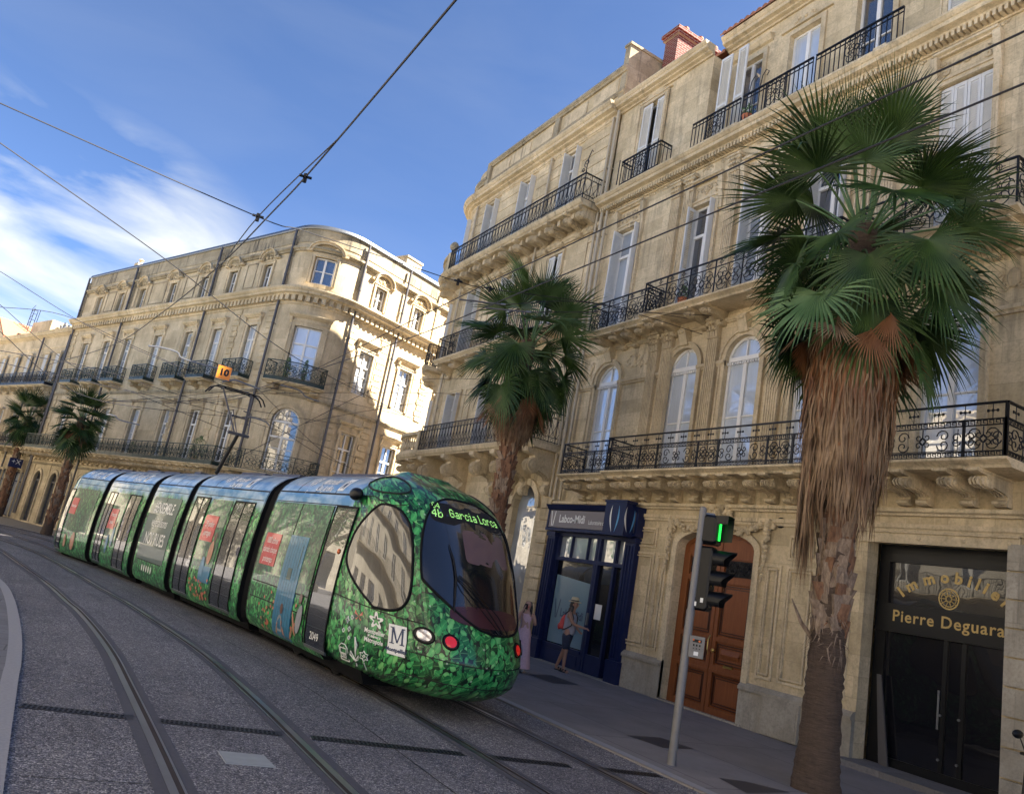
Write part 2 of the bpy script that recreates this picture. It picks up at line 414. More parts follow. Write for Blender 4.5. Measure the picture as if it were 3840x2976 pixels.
def window(parent, fr, ua, ub, za, zb, ah=0, w=-.2, mat='white', pane='pane_light', tr=None, rows=2, leaves=2, fw=.055, surround=None, sw=.14, shut=None):
    """tr: height of the transom bar; rows: glazing rows per leaf; shut: 'open' | 'folded' | 'closed'"""
    mb = MB(); um = (ua+ub)/2
    d0, d1 = w-.03, w+.03
    mb.bx(fr, ua, ua+fw, d0, d1, za, zb); mb.bx(fr, ub-fw, ub, d0, d1, za, zb)
    mb.bx(fr, ua+fw, ub-fw, d0, d1, za, za+fw*1.3)
    if ah:
        band_arch(mb, fr, ua, ub, zb, ah, -fw, 0, d0, d1)
        mb.bx(fr, ua+fw, ub-fw, d0, d1+.03, zb-.05, zb+.05)
        mb.bx(fr, um-.02, um+.02, d0, d1, zb+.05, zb+ah-.02)
    else: mb.bx(fr, ua+fw, ub-fw, d0, d1, zb-fw, zb)
    top = zb
    if tr:
        mb.bx(fr, ua+fw, ub-fw, d0, d1+.02, tr-.04, tr+.04)
        if leaves > 1: mb.bx(fr, um-.03, um+.03, d0, d1, tr+.04, zb-fw)
        top = tr
    if leaves > 1: mb.bx(fr, um-.05, um+.05, d0, d1+.012, za+fw, top-.04)
    for i in range(1, rows):
        zz = za+(top-za)*i/rows
        mb.bx(fr, ua+fw, um-.05 if leaves > 1 else ub-fw, d0+.01, d1-.012, zz-.016, zz+.016)
        if leaves > 1: mb.bx(fr, um+.05, ub-fw, d0+.01, d1-.012, zz-.016, zz+.016)
    o = mb.build('window', M[mat], parent)
    g = MB()
    L = fr.br(ua+.01, ub-.01)
    for a, c in zip(L, L[1:]): g.quad(fr, [(a, w-.012, za+.01), (c, w-.012, za+.01), (c, w-.012, zb), (a, w-.012, zb)])
    if ah:
        P = arch_pts(ua+.01, ub-.01, zb, ah-.01)
        for (a, b), (c, d) in zip(P, P[1:]): g.quad(fr, [(a, w-.012, zb), (c, w-.012, zb), (c, w-.012, d), (a, w-.012, b)])
    g.build('pane', M[pane], o, fix=False)
    if surround:
        s = MB()
        s.bx(fr, ua-sw, ua, 0, .05, za, zb); s.bx(fr, ub, ub+sw, 0, .05, za, zb)
        s.bx(fr, ua-sw, ua-sw+.04, .05, .08, za, zb); s.bx(fr, ub+sw-.04, ub+sw, .05, .08, za, zb)
        if ah:
            band_arch(s, fr, ua, ub, zb, ah, 0, sw, 0, .05); band_arch(s, fr, ua, ub, zb, ah, sw-.04, sw+.01, .05, .085)
        else:
            s.bx(fr, ua-sw, ub+sw, 0, .05, zb, zb+sw); s.bx(fr, ua-sw, ub+sw, .05, .08, zb+sw-.04, zb+sw)
        if surround in ('hood', 'hoodc'):
            h = zb+sw
            s.bx(fr, ua-sw, ub+sw, 0, .03, h, h+.16)
            s.pr(fr, ua-sw-.1, ub+sw+.1, [(0, h+.16), (.1, h+.16), (.13, h+.2), (.2, h+.24), (.24, h+.3), (.24, h+.33), (0, h+.36)])
            for q in (ua-sw-.06, ub+sw-.06):
                s.pr(fr, q, q+.12, [(0, h-.32), (.04, h-.3), (.06, h-.2), (.05, h-.1), (.12, h), (.16, h+.16), (0, h+.16)])
        if surround == 'arched':  # segmental hood with a carved tympanum
            h = zb+sw; r = (ub-ua)/2+sw
            band_arch(s, fr, ua-sw, ub+sw, h+.12, .34, 0, .10, 0, .16, 0, 10)
            band_arch(s, fr, ua-sw, ub+sw, h+.12, .34, .10, .15, 0, .24, 0, 10)
            s.bx(fr, ua-sw-.3, ua-sw, 0, .16, h+.06, h+.16); s.bx(fr, ub+sw, ub+sw+.3, 0, .16, h+.06, h+.16)
            relief(s, fr, ua-.05, ub+.05, h+.02, h+.36, 9, 0.0, .022)
        s.build('surround', M['trim'], o)
    if shut:
        for sg, q in ((1, ua), (-1, ub)):
            sh = MB()
            if shut == 'open': f2 = Sub(fr, q, sg); a, b, c, d = -.16, .20, .015, .045       # folded back into the reveal, edge out
            elif shut == 'folded': f2 = fr; a, b, c, d = (ua, ua+.34*(ub-ua), -.02, .02) if sg > 0 else (ub-.42*(ub-ua), ub, -.02, .02)
            else: f2 = fr; a, b, c, d = (ua+.01, um-.006, -.08, -.045) if sg > 0 else (um+.006, ub-.01, -.08, -.045)
            z0, z1 = za+.02, zb-.03
            m2 = (a+b)/2
            for x0, x1 in ((a, m2-.004), (m2+.004, b)) if shut == 'closed' else ((a, b),):
                sh.bx(f2, x0, x0+.05, c, d, z0, z1); sh.bx(f2, x1-.05, x1, c, d, z0, z1)
                for zz in (z0, z0+(z1-z0)*.42, z1-.08): sh.bx(f2, x0+.05, x1-.05, c, d, zz, zz+.08)
                sh.bx(f2, x0+.05, x1-.05, c+.005, c+.012, z0+.08, z1-.08)
                z = z0+.12
                while z < z1-.12:
                    sh.pr(f2, x0+.05, x1-.05, [(c+.008, z), (d-.003, z-.02), (d-.003, z-.012), (c+.008, z+.012)]); z += .05
            sh.build('shutter', M['grey_paint'], o)
    return o

def spiral(fr, cu, cz, w, R, a0, turns, n=16, r1=.18):
    return [fr.p(cu+R*(1-(1-r1)*t/n)*cos(a0+turns*2*pi*t/n), w, cz+R*(1-(1-r1)*t/n)*sin(a0+turns*2*pi*t/n)) for t in range(n+1)]

def relief(mb, fr, u0, u1, z0, z1, n, w=0.0, r=.02, seed=None, mi=0):
    R = random.Random(seed if seed is not None else int(u0*97+z0*31))
    cu, cz = (u0+u1)/2, (z0+z1)/2; H = (z1-z0)/2; W = (u1-u0)/2
    for i in range(n):
        q = R.random(); x = q*W; z = cz+R.uniform(-.6, .6)*H; rr = R.uniform(.22, .5)*min(H, W); a = R.uniform(0, 2*pi); tn = R.choice((-1, 1))*R.uniform(.8, 1.4)
        for sg in (1, -1):
            pts = []
            for t in range(11):
                rad = rr*(1-.8*t/10); an = a+tn*2*pi*t/10
                pts.append(fr.p(cu+sg*(x+rad*cos(an)), w+r*.5, z+rad*sin(an)))
            mb.tube(pts, [r*(.6+.8*sin(pi*k/10)) for k in range(11)], 4, mi)
            if i % 2 == 0: mb.ball(fr, (cu+sg*x, w+r, z), (rr*.3, r*2.2, rr*.3), 6, mi)
    mb.ball(fr, (cu, w+r, cz), (min(H, W)*.45, r*3, H*.5), 8, mi)

CORB = [(0, 0), (.16, .0), (.24, .07), (.25, .17), (.15, .25), (.14, .34), (.24, .42), (.42, .47), (.58, .50), (.66, .44), (.80, .42), (.93, .48), (.98, .60), (.93, .72), (.80, .78), (.80, .83), (1.0, .86), (1.08, .90), (1.08, 1.0), (0, 1.0)]
def corbel(parent, fr, u, wd, out, z0, z1, mat='trim', name='corbel'):
    mb = MB(); h = z1-z0
    mb.pr(fr, u-wd/2, u+wd/2, [(a*out, z0+b*h) for a, b in CORB])
    for sg in (-1, 1):
        mb.lathe(fr, (u+sg*wd/2, out*.80, z0+h*.60), [(h*.16, 0), (h*.16, .022*sg), (h*.10, .024*sg), (h*.06, .04*sg)], 10, axis='u')
        mb.bx(fr, u+sg*wd*.5-.012, u+sg*wd*.5+.012, 0, out*1.1, z1-h*.09, z1)
        mb.lathe(fr, (u+sg*wd/2, out*.17, z0+h*.14), [(h*.09, 0), (h*.09, .015*sg)], 7, axis='u')
    for q in (-.25, 0, .25):
        mb.pr(fr, u+q*wd-.012, u+q*wd+.012, [(.22*out, z0+.3*h), (.28*out, z0+.40*h), (.56*out, z0+.46*h), (.80*out, z0+.38*h), (.98*out, z0+.45*h), (1.03*out, z0+.60*h), (.97*out, z0+.73*h), (.5*out, z0+.7*h), (.1*out, z0+.5*h)])
    return mb.build(name, M[mat], parent)

def pilaster(parent, fr, u, wd, z0, z1, cap=.55, prj=.12, name='pilaster', flutes=5):
    mb = MB()
    mb.bx(fr, u-wd*.62, u+wd*.62, 0, prj+.06, z0, z0+.18)
    mb.pr(fr, u-wd*.57, u+wd*.57, [(0, z0+.18), (prj+.045, z0+.18), (prj+.055, z0+.22), (prj+.03, z0+.27), (0, z0+.27)])
    zc = z1-cap
    mb.bx(fr, u-wd/2, u+wd/2, 0, prj-.02, z0+.27, zc)
    for i in range(flutes+1):
        x = u-wd/2+.015+(wd-.03)*i/flutes
        mb.bx(fr, x-.014, x+.014, prj-.02, prj, z0+.32, zc-.05)
    mb.bx(fr, u-wd*.53, u+wd*.53, 0, prj+.02, zc-.03, zc)
    # capital: flared bell with two rows of curled leaves, corner volutes, abacus
    L = cap*.75
    mb.pr(fr, u-wd*.48, u+wd*.48, [(0, zc), (prj, zc), (prj+.01, zc+L*.6), (prj+.07, zc+L), (0, zc+L)])
    for row, (n, zz) in enumerate(((4, 0), (3, L*.38))):
        for i in range(n):
            x = u-wd*.48+wd*.96*(i+.5)/n; hh = L*.45
            mb.pr(fr, x-wd*.09, x+wd*.09, [(prj-.01, zc+zz), (prj+.03, zc+zz), (prj+.04, zc+zz+hh*.7), (prj+.09, zc+zz+hh*.8), (prj+.085, zc+zz+hh*.95), (prj+.03, zc+zz+hh), (prj-.01, zc+zz+hh)])
    for sg in (-1, 1):
        mb.lathe(fr, (u+sg*wd*.47, prj, zc+L*.86), [(L*.17, 0), (L*.17, .06), (L*.06, .085)], 9, axis='w')
    mb.bx(fr, u-wd*.62, u+wd*.62, 0, prj+.10, zc+L, zc+L+cap*.12)
    mb.bx(fr, u-wd*.52, u+wd*.52, 0, prj+.03, zc+L+cap*.12, z1)
    return mb.build(name, M['trim'], parent)

def cornice(parent, fr, u0, u1, z0, z1, out, mat='trim', dent=None, name='cornice', w=0.0):
    mb = MB(); h = z1-z0
    P = [(0, 0), (.15, 0), (.2, .12), (.45, .2), (.5, .3), (.78, .38), (.82, .62), (.88, .66), (1.0, .85), (1.0, 1.0), (0, 1.0)]
    mb.pr(fr, u0, u1, [(w+a*out, z0+b*h) for a, b in P])
    if dent:
        n = int((u1-u0)/dent)
        for i in range(n):
            u = u0+(i+.5)*dent; mb.bx(fr, u-dent*.28, u+dent*.28, w+.1*out, w+.48*out, z0-dent*.55, z0+.22*h)
        mb.bx(fr, u0, u1, w, w+.1*out, z0-dent*.9, z0)
    return mb.build(name, M[mat], parent)
def belt(mb, fr, u0, u1, z0, z1, out, mi=0, w=0.0):
    h = z1-z0
    mb.pr(fr, u0, u1, [(w, z0), (w+out*.5, z0), (w+out*.6, z0+.3*h), (w+out, z0+.5*h), (w+out, z1), (w, z1)], mi)

# ---------------------------------------------------------------- ironwork
def sc_panel(mb, fr, w, u0, u1, z0, z1, r=.0095, dense=True):
    W = u1-u0; H = z1-z0; um = (u0+u1)/2; zm = (z0+z1)/2
    q = min(W/4.4, H/3.6)
    n = 12
    for su in (1, -1):
        for sz in (1, -1):
            cu, cz = um+su*W*.27, zm+sz*(H*.5-q*1.12)
            pts = []
            for t in range(n+1):
                R = q*(1.0-.78*t/n); a = -pi/2+2*pi*1.15*t/n
                pts.append(fr.p(cu+su*R*sin(a), w, cz+sz*R*cos(a)))
            mb.tube(pts, r, 3)
            pts = []
            for t in range(n+1):
                R = q*.75*(1.0-.75*t/n); a = 2*pi*1.1*t/n
                pts.append(fr.p(um+su*(W*.5-q*.8)+su*R*cos(a)*.9, w, zm+sz*(.1*H+R*sin(a)*.9)))
            if dense: mb.tube(pts, r, 3)
            pts = []
            for t in range(9):
                R = q*.6*(1.0-.7*t/8); a = pi+2*pi*1.0*t/8
                pts.append(fr.p(um+su*(q*.62)+su*R*cos(a), w, zm+sz*(q*.62+R*sin(a))))
            mb.tube(pts, r, 3)
    mb.tube([fr.p(um+q*.42*cos(a*pi/5), w, zm+q*.55*sin(a*pi/5)) for a in range(11)], r*1.2, 3)
    mb.tube([fr.p(um, w, z0), fr.p(um, w, zm-q*.5)], r, 3); mb.tube([fr.p(um, w, zm+q*.5), fr.p(um, w, z1)], r, 3)
def key_band(mb, fr, w, u0, u1, z0, z1):
    h = z1-z0; st = h*1.25; n = max(1, int((u1-u0)/st)); st = (u1-u0)/n; b = h*.13
    for i in range(n):
        u = u0+i*st
        mb.bx(fr, u, u+b, w-.006, w+.006, z0, z1); mb.bx(fr, u+b, u+st*.72, w-.006, w+.006, z1-b*1.6, z1)
        mb.bx(fr, u+st*.6, u+st*.6+b, w-.006, w+.006, z0+h*.3, z1-b*1.6); mb.bx(fr, u+st*.3, u+st*.6, w-.006, w+.006, z0+h*.3, z0+h*.3+b)
def rail_run(mb, fr, w, u0, u1, z0, h, style):
    L = u1-u0
    if L < .05: return
    e = .014
    def hb(z, t=.016, k=1.0): mb.bx(fr, u0, u1, w-e*k, w+e*k, z, z+t)
    if style == 'key':
        zt = z0+h; zl = z0+h*.68
        hb(z0, .025, 1.3); hb(z0+.09); key_band(mb, fr, w, u0, u1, z0+.025, z0+.09); hb(zl); hb(zl-.09); key_band(mb, fr, w, u0, u1, zl-.075, zl)
        hb(zt-.03, .03, 1.6)
        n = max(1, round(L/1.75)); s = L/n
        for i in range(n):
            a = u0+i*s; b = a+s
            mb.bx(fr, a-.0, a+.05, w-e, w+e, z0, zl)
            if s > 1.0:
                c = a+s*.32
                sc_panel(mb, fr, w, a+.06, c, z0+.1, zl-.1, .011); mb.bx(fr, c, c+.04, w-e, w+e, z0, zl)
                c0 = c+.05; m = (c0+b)/2
                sc_panel(mb, fr, w, c0, b, z0+.1, zl-.1, .011)
                mb.tube([fr.p(c0+.06, w, zl-.12), fr.p(c0+.06, w, z0+.12), fr.p(b-.06, w, z0+.12)], .008, 3)
            else: sc_panel(mb, fr, w, a+.06, b-.02, z0+.1, zl-.1, .011)
        n = max(1, round(L/.42)); s = L/n
        for i in range(n):
            c = u0+(i+.5)*s; zc = (zl+zt)/2
            mb.bx(fr, c-.09, c+.09, w-.005, w+.005, zc-.008, zc+.008)
            mb.tube([fr.p(c, w, zl), fr.p(c, w, zt-.03)], .008, 3)
            for dx in (-.07, 0, .07): mb.bx(fr, c+dx-.014, c+dx+.014, w-.008, w+.008, zc-.022, zc+.022)
        mb.bx(fr, u1-.03, u1, w-e, w+e, z0, zt)
        mb.bx(fr, u0, u0+.03, w-e, w+e, z0, zt)
    elif style == 'rosette':
        zt = z0+h; zl = z0+h*.76
        hb(z0, .025); hb(zl); hb(zt-.028, .028, 1.6)
        n = max(1, round(L/.9)); s = L/n
        for i in range(n):
            a = u0+i*s; sc_panel(mb, fr, w, a+.02, a+s-.02, z0+.02, zl, .011)
            mb.bx(fr, a-.012, a+.012, w-e, w+e, z0, zt)
            for f in (.3, .8):
                c = a+s*f; zc = (zl+zt)/2
                mb.tube([fr.p(c+.05*cos(k*pi/3), w, zc+.05*sin(k*pi/3)) for k in range(7)], .009, 3)
                mb.tube([fr.p(c, w, zl), fr.p(c, w, zt)], .007, 3); mb.tube([fr.p(c-.1, w, zc), fr.p(c+.1, w, zc)], .007, 3)
        mb.bx(fr, u1-.024, u1, w-e, w+e, z0, zt)
    elif style == 'bars':
        zt = z0+h; hb(z0+.04, .02); hb(zt-.03, .03, 1.8); hb(zt-.14, .014)
        n = max(1, round(L/.13)); s = L/n
        for i in range(n+1): mb.bx(fr, u0+i*s-.009, u0+i*s+.009, w-.009, w+.009, z0, zt-.03)
        n2 = max(1, round(L/2.6))
        for i in range(n2):
            a = u0+L*(i+.5)/n2; mb.bx(fr, a-.32, a-.30, w-e, w+e, z0, zt); mb.bx(fr, a+.30, a+.32, w-e, w+e, z0, zt)
            if L > .7: sc_panel(mb, fr, w+.012, a-.29, a+.29, z0+.05, zt-.03, .011)
    elif style == 'heart':
        zt = z0+h; hb(z0+.02, .02); hb(zt-.03, .03, 1.6); hb(z0+.16, .014); hb(zt-.2, .014)
        n = max(1, round(L/.24)); s = L/n
        for i in range(n):
            c = u0+(i+.5)*s
            for sg in (1, -1):
                mb.tube([fr.p(c+sg*x*s, w, z0+z*h) for x, z in ((.02, .78), (.22, .82), (.4, .72), (.38, .58), (.2, .47), (.03, .36), (.22, .24), (.4, .2))], .009, 3)
            mb.tube([fr.p(c, w, z0+.2*h), fr.p(c, w, z0+h*.36)], .008, 3)
            mb.bx(fr, u0+i*s-.009, u0+i*s+.009, w-.009, w+.009, z0, zt)
            mb.tube([fr.p(c+.05*cos(k*pi/3), w, z0+.09+.05*sin(k*pi/3)) for k in range(7)], .007, 3)
            mb.tube([fr.p(c+.06*cos(k*pi/3), w, zt-.11+.06*sin(k*pi/3)) for k in range(7)], .007, 3)
        mb.bx(fr, u1-.02, u1+.01, w-e, w+e, z0, zt+.05)
    elif style == 'panel':
        zt = z0+h; hb(z0+.16, .025); hb(zt-.04, .04, 1.8); hb(zt-.12, .015)
        mb.bx(fr, u0, u1, w-.006, w+.006, z0, z0+.15)
        n = max(1, round(L/.62)); s = L/n
        for i in range(n):
            a = u0+i*s; sc_panel(mb, fr, w, a+.02, a+s-.02, z0+.18, zt-.12, .012)
            mb.bx(fr, a-.012, a+.012, w-e, w+e, z0, zt)
        mb.bx(fr, u1-.02, u1, w-e, w+e, z0, zt)
def balcony(parent, fr, u0, u1, out, zs, h, style, iron='iron', th=.14, corb=None, cw=.2, cz=.5, left=True, right=True, slabmat='trim', name='balcony'):
    mb = MB(); z1 = zs; z0 = zs-th
    mb.pr(fr, u0-.06, u1+.06, [(0, z0), (out-.08, z0), (out-.05, z0+.04), (out+.0, z0+.07), (out+.06, z1-.04), (out+.06, z1), (0, z1)])
    o = mb.build(name, M[slabmat], parent)
    r = MB(); rail_run(r, fr, out-.03, u0, u1, zs+.01, h, style)
    for U, ok in ((u0, left), (u1, right)):
        if ok: rail_run(r, Sub(fr, U), 0, .02, out-.03, zs+.01, h, style)
    r.build('railing', M[iron], o)
    if corb:
        for c in corb: corbel(o, fr, c, cw, out*.92, z0-cz, z0)
    return o
def downpipe(parent, fr, u, z0, z1, w=.14, r=.055, mat='pipe'):
    mb = MB(); mb.tube([fr.p(u, w, z0), fr.p(u, w, z1)], r, 8)
    z = z0+1.2
    while z < z1: mb.lathe(fr, (u, w, z), [(r+.014, 0), (r+.014, .07)], 8); mb.bx(fr, u-.012, u+.012, 0, w-r, z+.02, z+.05); z += 2.4
    return mb.build('downpipe', M[mat], parent, smooth=True, auto=50)
def backing(mb, fr, u0, u1, depth, z0, z1, w=-.32, mi=0):
    """solid body of the house behind its front"""
    L = [u0, u1]
    mb.bx(Fr.__new__(Fr) if False else fr, u0, u1, -depth, w, z0, z1, mi)
def flat_text(s, size, shear=0.0, weight=0.0, spacing=1.0):
    c = bpy.data.curves.new('lettering', 'FONT'); c.body = s; c.size = size; c.align_x = 'CENTER'; c.align_y = 'CENTER'
    c.shear = shear; c.offset = weight; c.resolution_u = 3; c.space_character = spacing
    o = bpy.data.objects.new('lettering', c); COL.objects.link(o)
    bpy.context.view_layer.update()
    me = bpy.data.meshes.new_from_object(o.evaluated_get(bpy.context.evaluated_depsgraph_get()))
    vs = [tuple(v.co) for v in me.vertices]; fs = [list(p.vertices) for p in me.polygons]
    bpy.data.objects.remove(o); bpy.data.curves.remove(c); bpy.data.meshes.remove(me)
    return vs, fs
def put_text(mb, s, size, fn, mi=0, **k):
    """fn(x, y) -> world point"""
    vs, fs = flat_text(s, size, **k)
    mb.add([fn(v[0], v[1]) for v in vs], fs, mi); return mb
# ---------------------------------------------------------------- right-hand terrace house (its door, two shops, three storeys)
FA = Fr((12.7, 0), (0, 1), 1)
A = thing('townhouse', 'cream limestone townhouse with arched windows, carved wooden door and two shops', 'building', (16.5, 12.5, 0))
W1 = [17.5, 14.42, 12.45, 10.45, 7.62]
mb = MB()
ops = [(15.5, 18.9, 0, 3.5), (11.45, 13.75, .0, 3.42, .38), (6.55, 8.92, 0.0, 3.8)]
wall(mb, FA, 6.08, 19.1, 0, 4.3, ops, 0, 0, .3)
ops1 = [(c-.53, c+.53, 5.25, 7.83, .53) for c in W1]
wall(mb, FA, 6.08, 19.1, 4.3, 9.0, ops1, 1, 0, .16)
ops2 = [(c-(.52 if i in (0, 4) else .44), c+(.52 if i in (0, 4) else .44), 9.25, 12.72 if i in (0, 4) else 12.42) for i, c in enumerate((17.62, 14.45, 12.5, 10.5, 7.6))]
wall(mb, FA, 6.08, 19.1, 9.0, 13.9, ops2, 1, 0, .22)
wall(mb, FA, 14.95, 19.1, 13.9, 17.3, [(16.85, 17.85, 14.3, 16.95)], 1, -.05, .2)
wall(mb, FA, 8.6, 14.95, 13.9, 17.75, [(c-.48, c+.48, 14.15, 16.9) for c in (14.05, 12.2, 10.2)], 1, -.6, .2)
wall(mb, FA, 6.08, 8.6, 13.9, 17.3, [(7.05, 8.05, 14.3, 16.95)], 1, -.05, .2)
for U in (14.95, 8.6): mb.quad(FA, [(U, -.6, 13.9), (U, -.05, 13.9), (U, -.05, 17.3), (U, -.6, 17.3)], 1)
mb.bx(FA, 6.08, 19.1, -9, -.9, 0, 17.3, 1)
# windows bricked over behind
mb.build('wall', [M['stone'], M['stone']], A)
# plinth, panels of the ground floor
mb = MB()
for a, b in ((13.75, 15.5), (8.92, 11.45)):
    mb.bx(FA, a, b, 0, .09, 0, .72); mb.pr(FA, a, b, [(0, .72), (.13, .72), (.13, .78), (.05, .86), (0, .86)])
mb.parts('plinth', M['stone_low'], A)
mb = MB()
def frame_m(mb, fr, a, b, z0, z1, t=.05, o=.035):
    mb.bx(fr, a, b, 0, o, z0, z0+t); mb.bx(fr, a, b, 0, o, z1-t, z1); mb.bx(fr, a, a+t, 0, o, z0+t, z1-t); mb.bx(fr, b-t, b, 0, o, z0+t, z1-t)
for a, b in ((14.05, 14.42), (14.5, 15.3), (9.95, 10.62), (10.75, 11.15), (9.15, 9.85)):
    frame_m(mb, FA, a, b, 1.0, 3.2); frame_m(mb, FA, a+.08, b-.08, 1.08, 3.12, .03, .055)
for a, b in ((14.5, 15.3), (9.95, 10.62), (9.15, 9.85)):
    frame_m(mb, FA, a, b, 3.32, 3.8, .045); frame_m(mb, FA, a+.08, b-.08, 3.40, 3.72, .025, .05)
mb.parts('wall_panel', M['trim'], A)
# frieze and belt under the first-floor balcony
mb = MB(); belt(mb, FA, 6.08, 19.1, 3.98, 4.12, .07); belt(mb, FA, 6.08, 19.1, 4.26, 4.38, .13)
for i in range(24):
    u = 6.15+i*.26
    if u < 9.0 and i % 1 == 0: mb.bx(FA, u, u+.022, .0, .004, 4.12, 4.26)
mb.parts('string_course', M['trim'], A)
mb = MB()
for c in W1: pass
belt(mb, FA, 6.08, 19.1, 8.78, 8.88, .08)
for a, b in ((18.03, 19.1), (14.95, 16.97), (12.98, 13.89), (10.98, 11.92), (8.15, 9.92), (6.08, 7.09)): belt(mb, FA, a, b, 7.68, 7.82, .09)
mb.parts('string_course', M['trim'], A)
for i, c in enumerate(W1):
    o = window(A, FA, c-.53, c+.53, 5.05, 7.83, .53, -.12, 'white', 'pane_light', tr=None, rows=2, surround='arch', sw=.15, fw=.07)
    k = MB(); k.pr(FA, c-.13, c+.13, [(0, 8.42), (.10, 8.42), (.13, 8.5), (.20, 8.68), (.24, 8.75), (.2, 8.84), (0, 8.86)])
    for q in (-.07, 0, .07): k.lathe(FA, (c+q, .2, 8.74), [(.055, -.02), (.055, .02)], 8, axis='u')
    k.build('keystone', M['trim'], o)
    d = MB()
    for j in range(14): u = c-.5+j*1.0/13; d.bx(FA, u-.02, u+.02, -.09, -.04, 7.70, 7.76)
    d.build('dentil_band', M['white'], o)
for c in (15.55, 15.02, 13.4, 11.42, 9.6, 9.08): pilaster(A, FA, c, .34, 5.02, 9.0)
mb = MB()
for c in (15.9, 16.45, 18.45, 6.6, 8.55, 9.0): relief(mb, FA, c-.25, c+.25, 7.95, 8.7, 7, 0, .017)
mb.parts('carved_spandrel', M['trim'], A)
# first-floor balcony
cs = [15.4, 15.05, 14.45, 13.95, 13.3, 12.85, 12.2, 11.75, 11.1, 10.65, 10.0, 9.55, 8.9, 8.2, 7.85, 7.1, 6.6]
balcony(A, FA, 6.12, 15.72, 1.0, 5.0, .86, 'key', corb=cs, cw=.2, cz=.44, th=.14)
balcony(A, FA, 15.8, 17.95, .82, 5.0, .86, 'key', corb=[17.7, 17.3, 16.6, 16.2], cw=.2, cz=.44, right=True, left=False)
# second floor
for i, c in enumerate((17.62, 14.45, 12.5, 10.5, 7.6)):
    hw = .52 if i in (0, 4) else .44; zt = 12.72 if i in (0, 4) else 12.42
    if i < 4: o = window(A, FA, c-hw, c+hw, 9.22, zt, 0, -.16, 'white', ('pane_mid', 'pane_dark', 'pane_mid', 'pane_dark')[i], tr=zt-.85, rows=1, surround='plain', sw=.13, shut='open')
    else: o = window(A, FA, c-hw, c+hw, 9.22, zt, 0, -.16, 'white', 'pane_dark', tr=zt-.85, rows=1, surround='plain', sw=.13, shut='closed')
    k = MB(); relief(k, FA, c-.5, c+.5, zt+.22, zt+.62, 10, 0, .02); belt(k, FA, c-.62, c+.62, zt+.64, zt+.74, .16)
    for q in (c-.6, c+.6): k.pr(FA, q-.07, q+.07, [(0, zt-.35), (.05, zt-.33), (.07, zt), (.12, zt+.3), (.16, zt+.55), (.16, zt+.64), (0, zt+.64)])
    k.build('carved_pediment', M['trim'], o)
for c in (15.55, 15.02, 13.4, 11.42, 9.6, 9.08): pilaster(A, FA, c, .34, 9.2, 13.45, .5)
mb = MB()
for a, b in ((15.9, 19.0), (13.7, 14.8), (11.75, 13.1), (9.9, 11.1), (6.2, 8.8)):
    n = max(1, int((b-a)/.5))
    for j in range(n): relief(mb, FA, a+(b-a)*j/n, a+(b-a)*(j+1)/n-.04, 13.42, 13.6, 4, 0, .013)
mb.parts('carved_frieze', M['trim'], A)
cs = [15.2, 14.85, 13.75, 13.2, 11.75, 11.2, 10.1, 9.7]
balcony(A, FA, 9.5, 15.4, .82, 9.2, .88, 'rosette', corb=cs, cw=.2, cz=.36)
balcony(A, FA, 15.48, 17.95, .66, 9.2, .84, 'rosette', corb=[17.6, 16.9, 16.4, 15.8], cw=.18, cz=.36)
balcony(A, FA, 6.2, 9.1, .82, 9.2, .88, 'rosette', corb=[8.6, 7.6, 6.9, 6.4], cw=.2, cz=.36)
cornice(A, FA, 6.08, 19.1, 13.68, 14.0, .5, dent=.11)
# third floor
for U0, U1, c in ((14.95, 19.1, 17.35), (6.08, 8.6, 7.55)):
    window(A, FA, c-.5, c+.5, 14.3, 16.95, 0, -.2, 'white', 'pane_dark', tr=None, rows=2, surround='plain', sw=.14, shut='folded')
    k = MB()
    k.pz(FA, [(c-.75, 17.13), (c+.75, 17.13), (c+.3, 17.27), (c, 17.32), (c-.3, 17.27)], -.05, .03); relief(k, FA, c-.5, c+.5, 17.12, 17.25, 4, .03, .012)
    k.build('carved_pediment', M['trim'], A)
    cornice(A, FA, U0, U1, 17.3, 17.62, .4, w=-.05, mat='trim')
for i, c in enumerate((14.05, 12.2, 10.2)):
    o = window(A, FA, c-.48, c+.48, 14.15, 16.9, 0, -.75, 'white', ('pane_dark', 'pane_light', 'pane_dark')[i], tr=None, rows=1 if i == 1 else 2, shut='folded' if i == 0 else None)
    k = MB(); F6 = Fr((12.7+.6, 0), (0, 1), 1)
    k.bx(F6, c-.62, c-.48, 0, .05, 14.0, 16.9); k.bx(F6, c+.48, c+.62, 0, .05, 14.0, 16.9); k.bx(F6, c-.62, c+.62, 0, .05, 16.9, 17.03)
    if i == 1: k.pz(F6, [(c-.8, 17.1), (c+.8, 17.1), (c+.3, 17.45), (c, 17.52), (c-.3, 17.45)], 0, .07); relief(k, F6, c-.5, c+.5, 17.12, 17.36, 6, .07, .014)
    else: k.pr(F6, c-.75, c+.75, [(0, 17.15), (.08, 17.18), (.16, 17.3), (.16, 17.34), (0, 17.4)])
    k.build('surround', M['trim'], o)
F6 = Fr((12.7+.6, 0), (0, 1), 1)
cornice(A, F6, 8.6, 14.95, 17.62, 17.98, .4)
mb = MB(); mb.bx(FA, 8.6, 14.95, -.6, .3, 13.98, 14.02); mb.bx(FA, 14.95, 19.1, -.05, .32, 13.98, 14.06)
for a, b in ((13.2, 13.75), (9.1, 9.4)): mb.bx(FA, a, b, .2, .42, 14.0, 14.12)
mb.parts('terrace_floor', M['trim'], A)
for a, b in ((8.75, 10.9), (10.98, 13.1), (13.18, 14.9)):
    r = MB(); rail_run(r, FA, .40, a, b, 14.03, .78, 'bars'); r.build('railing', M['iron'], A)
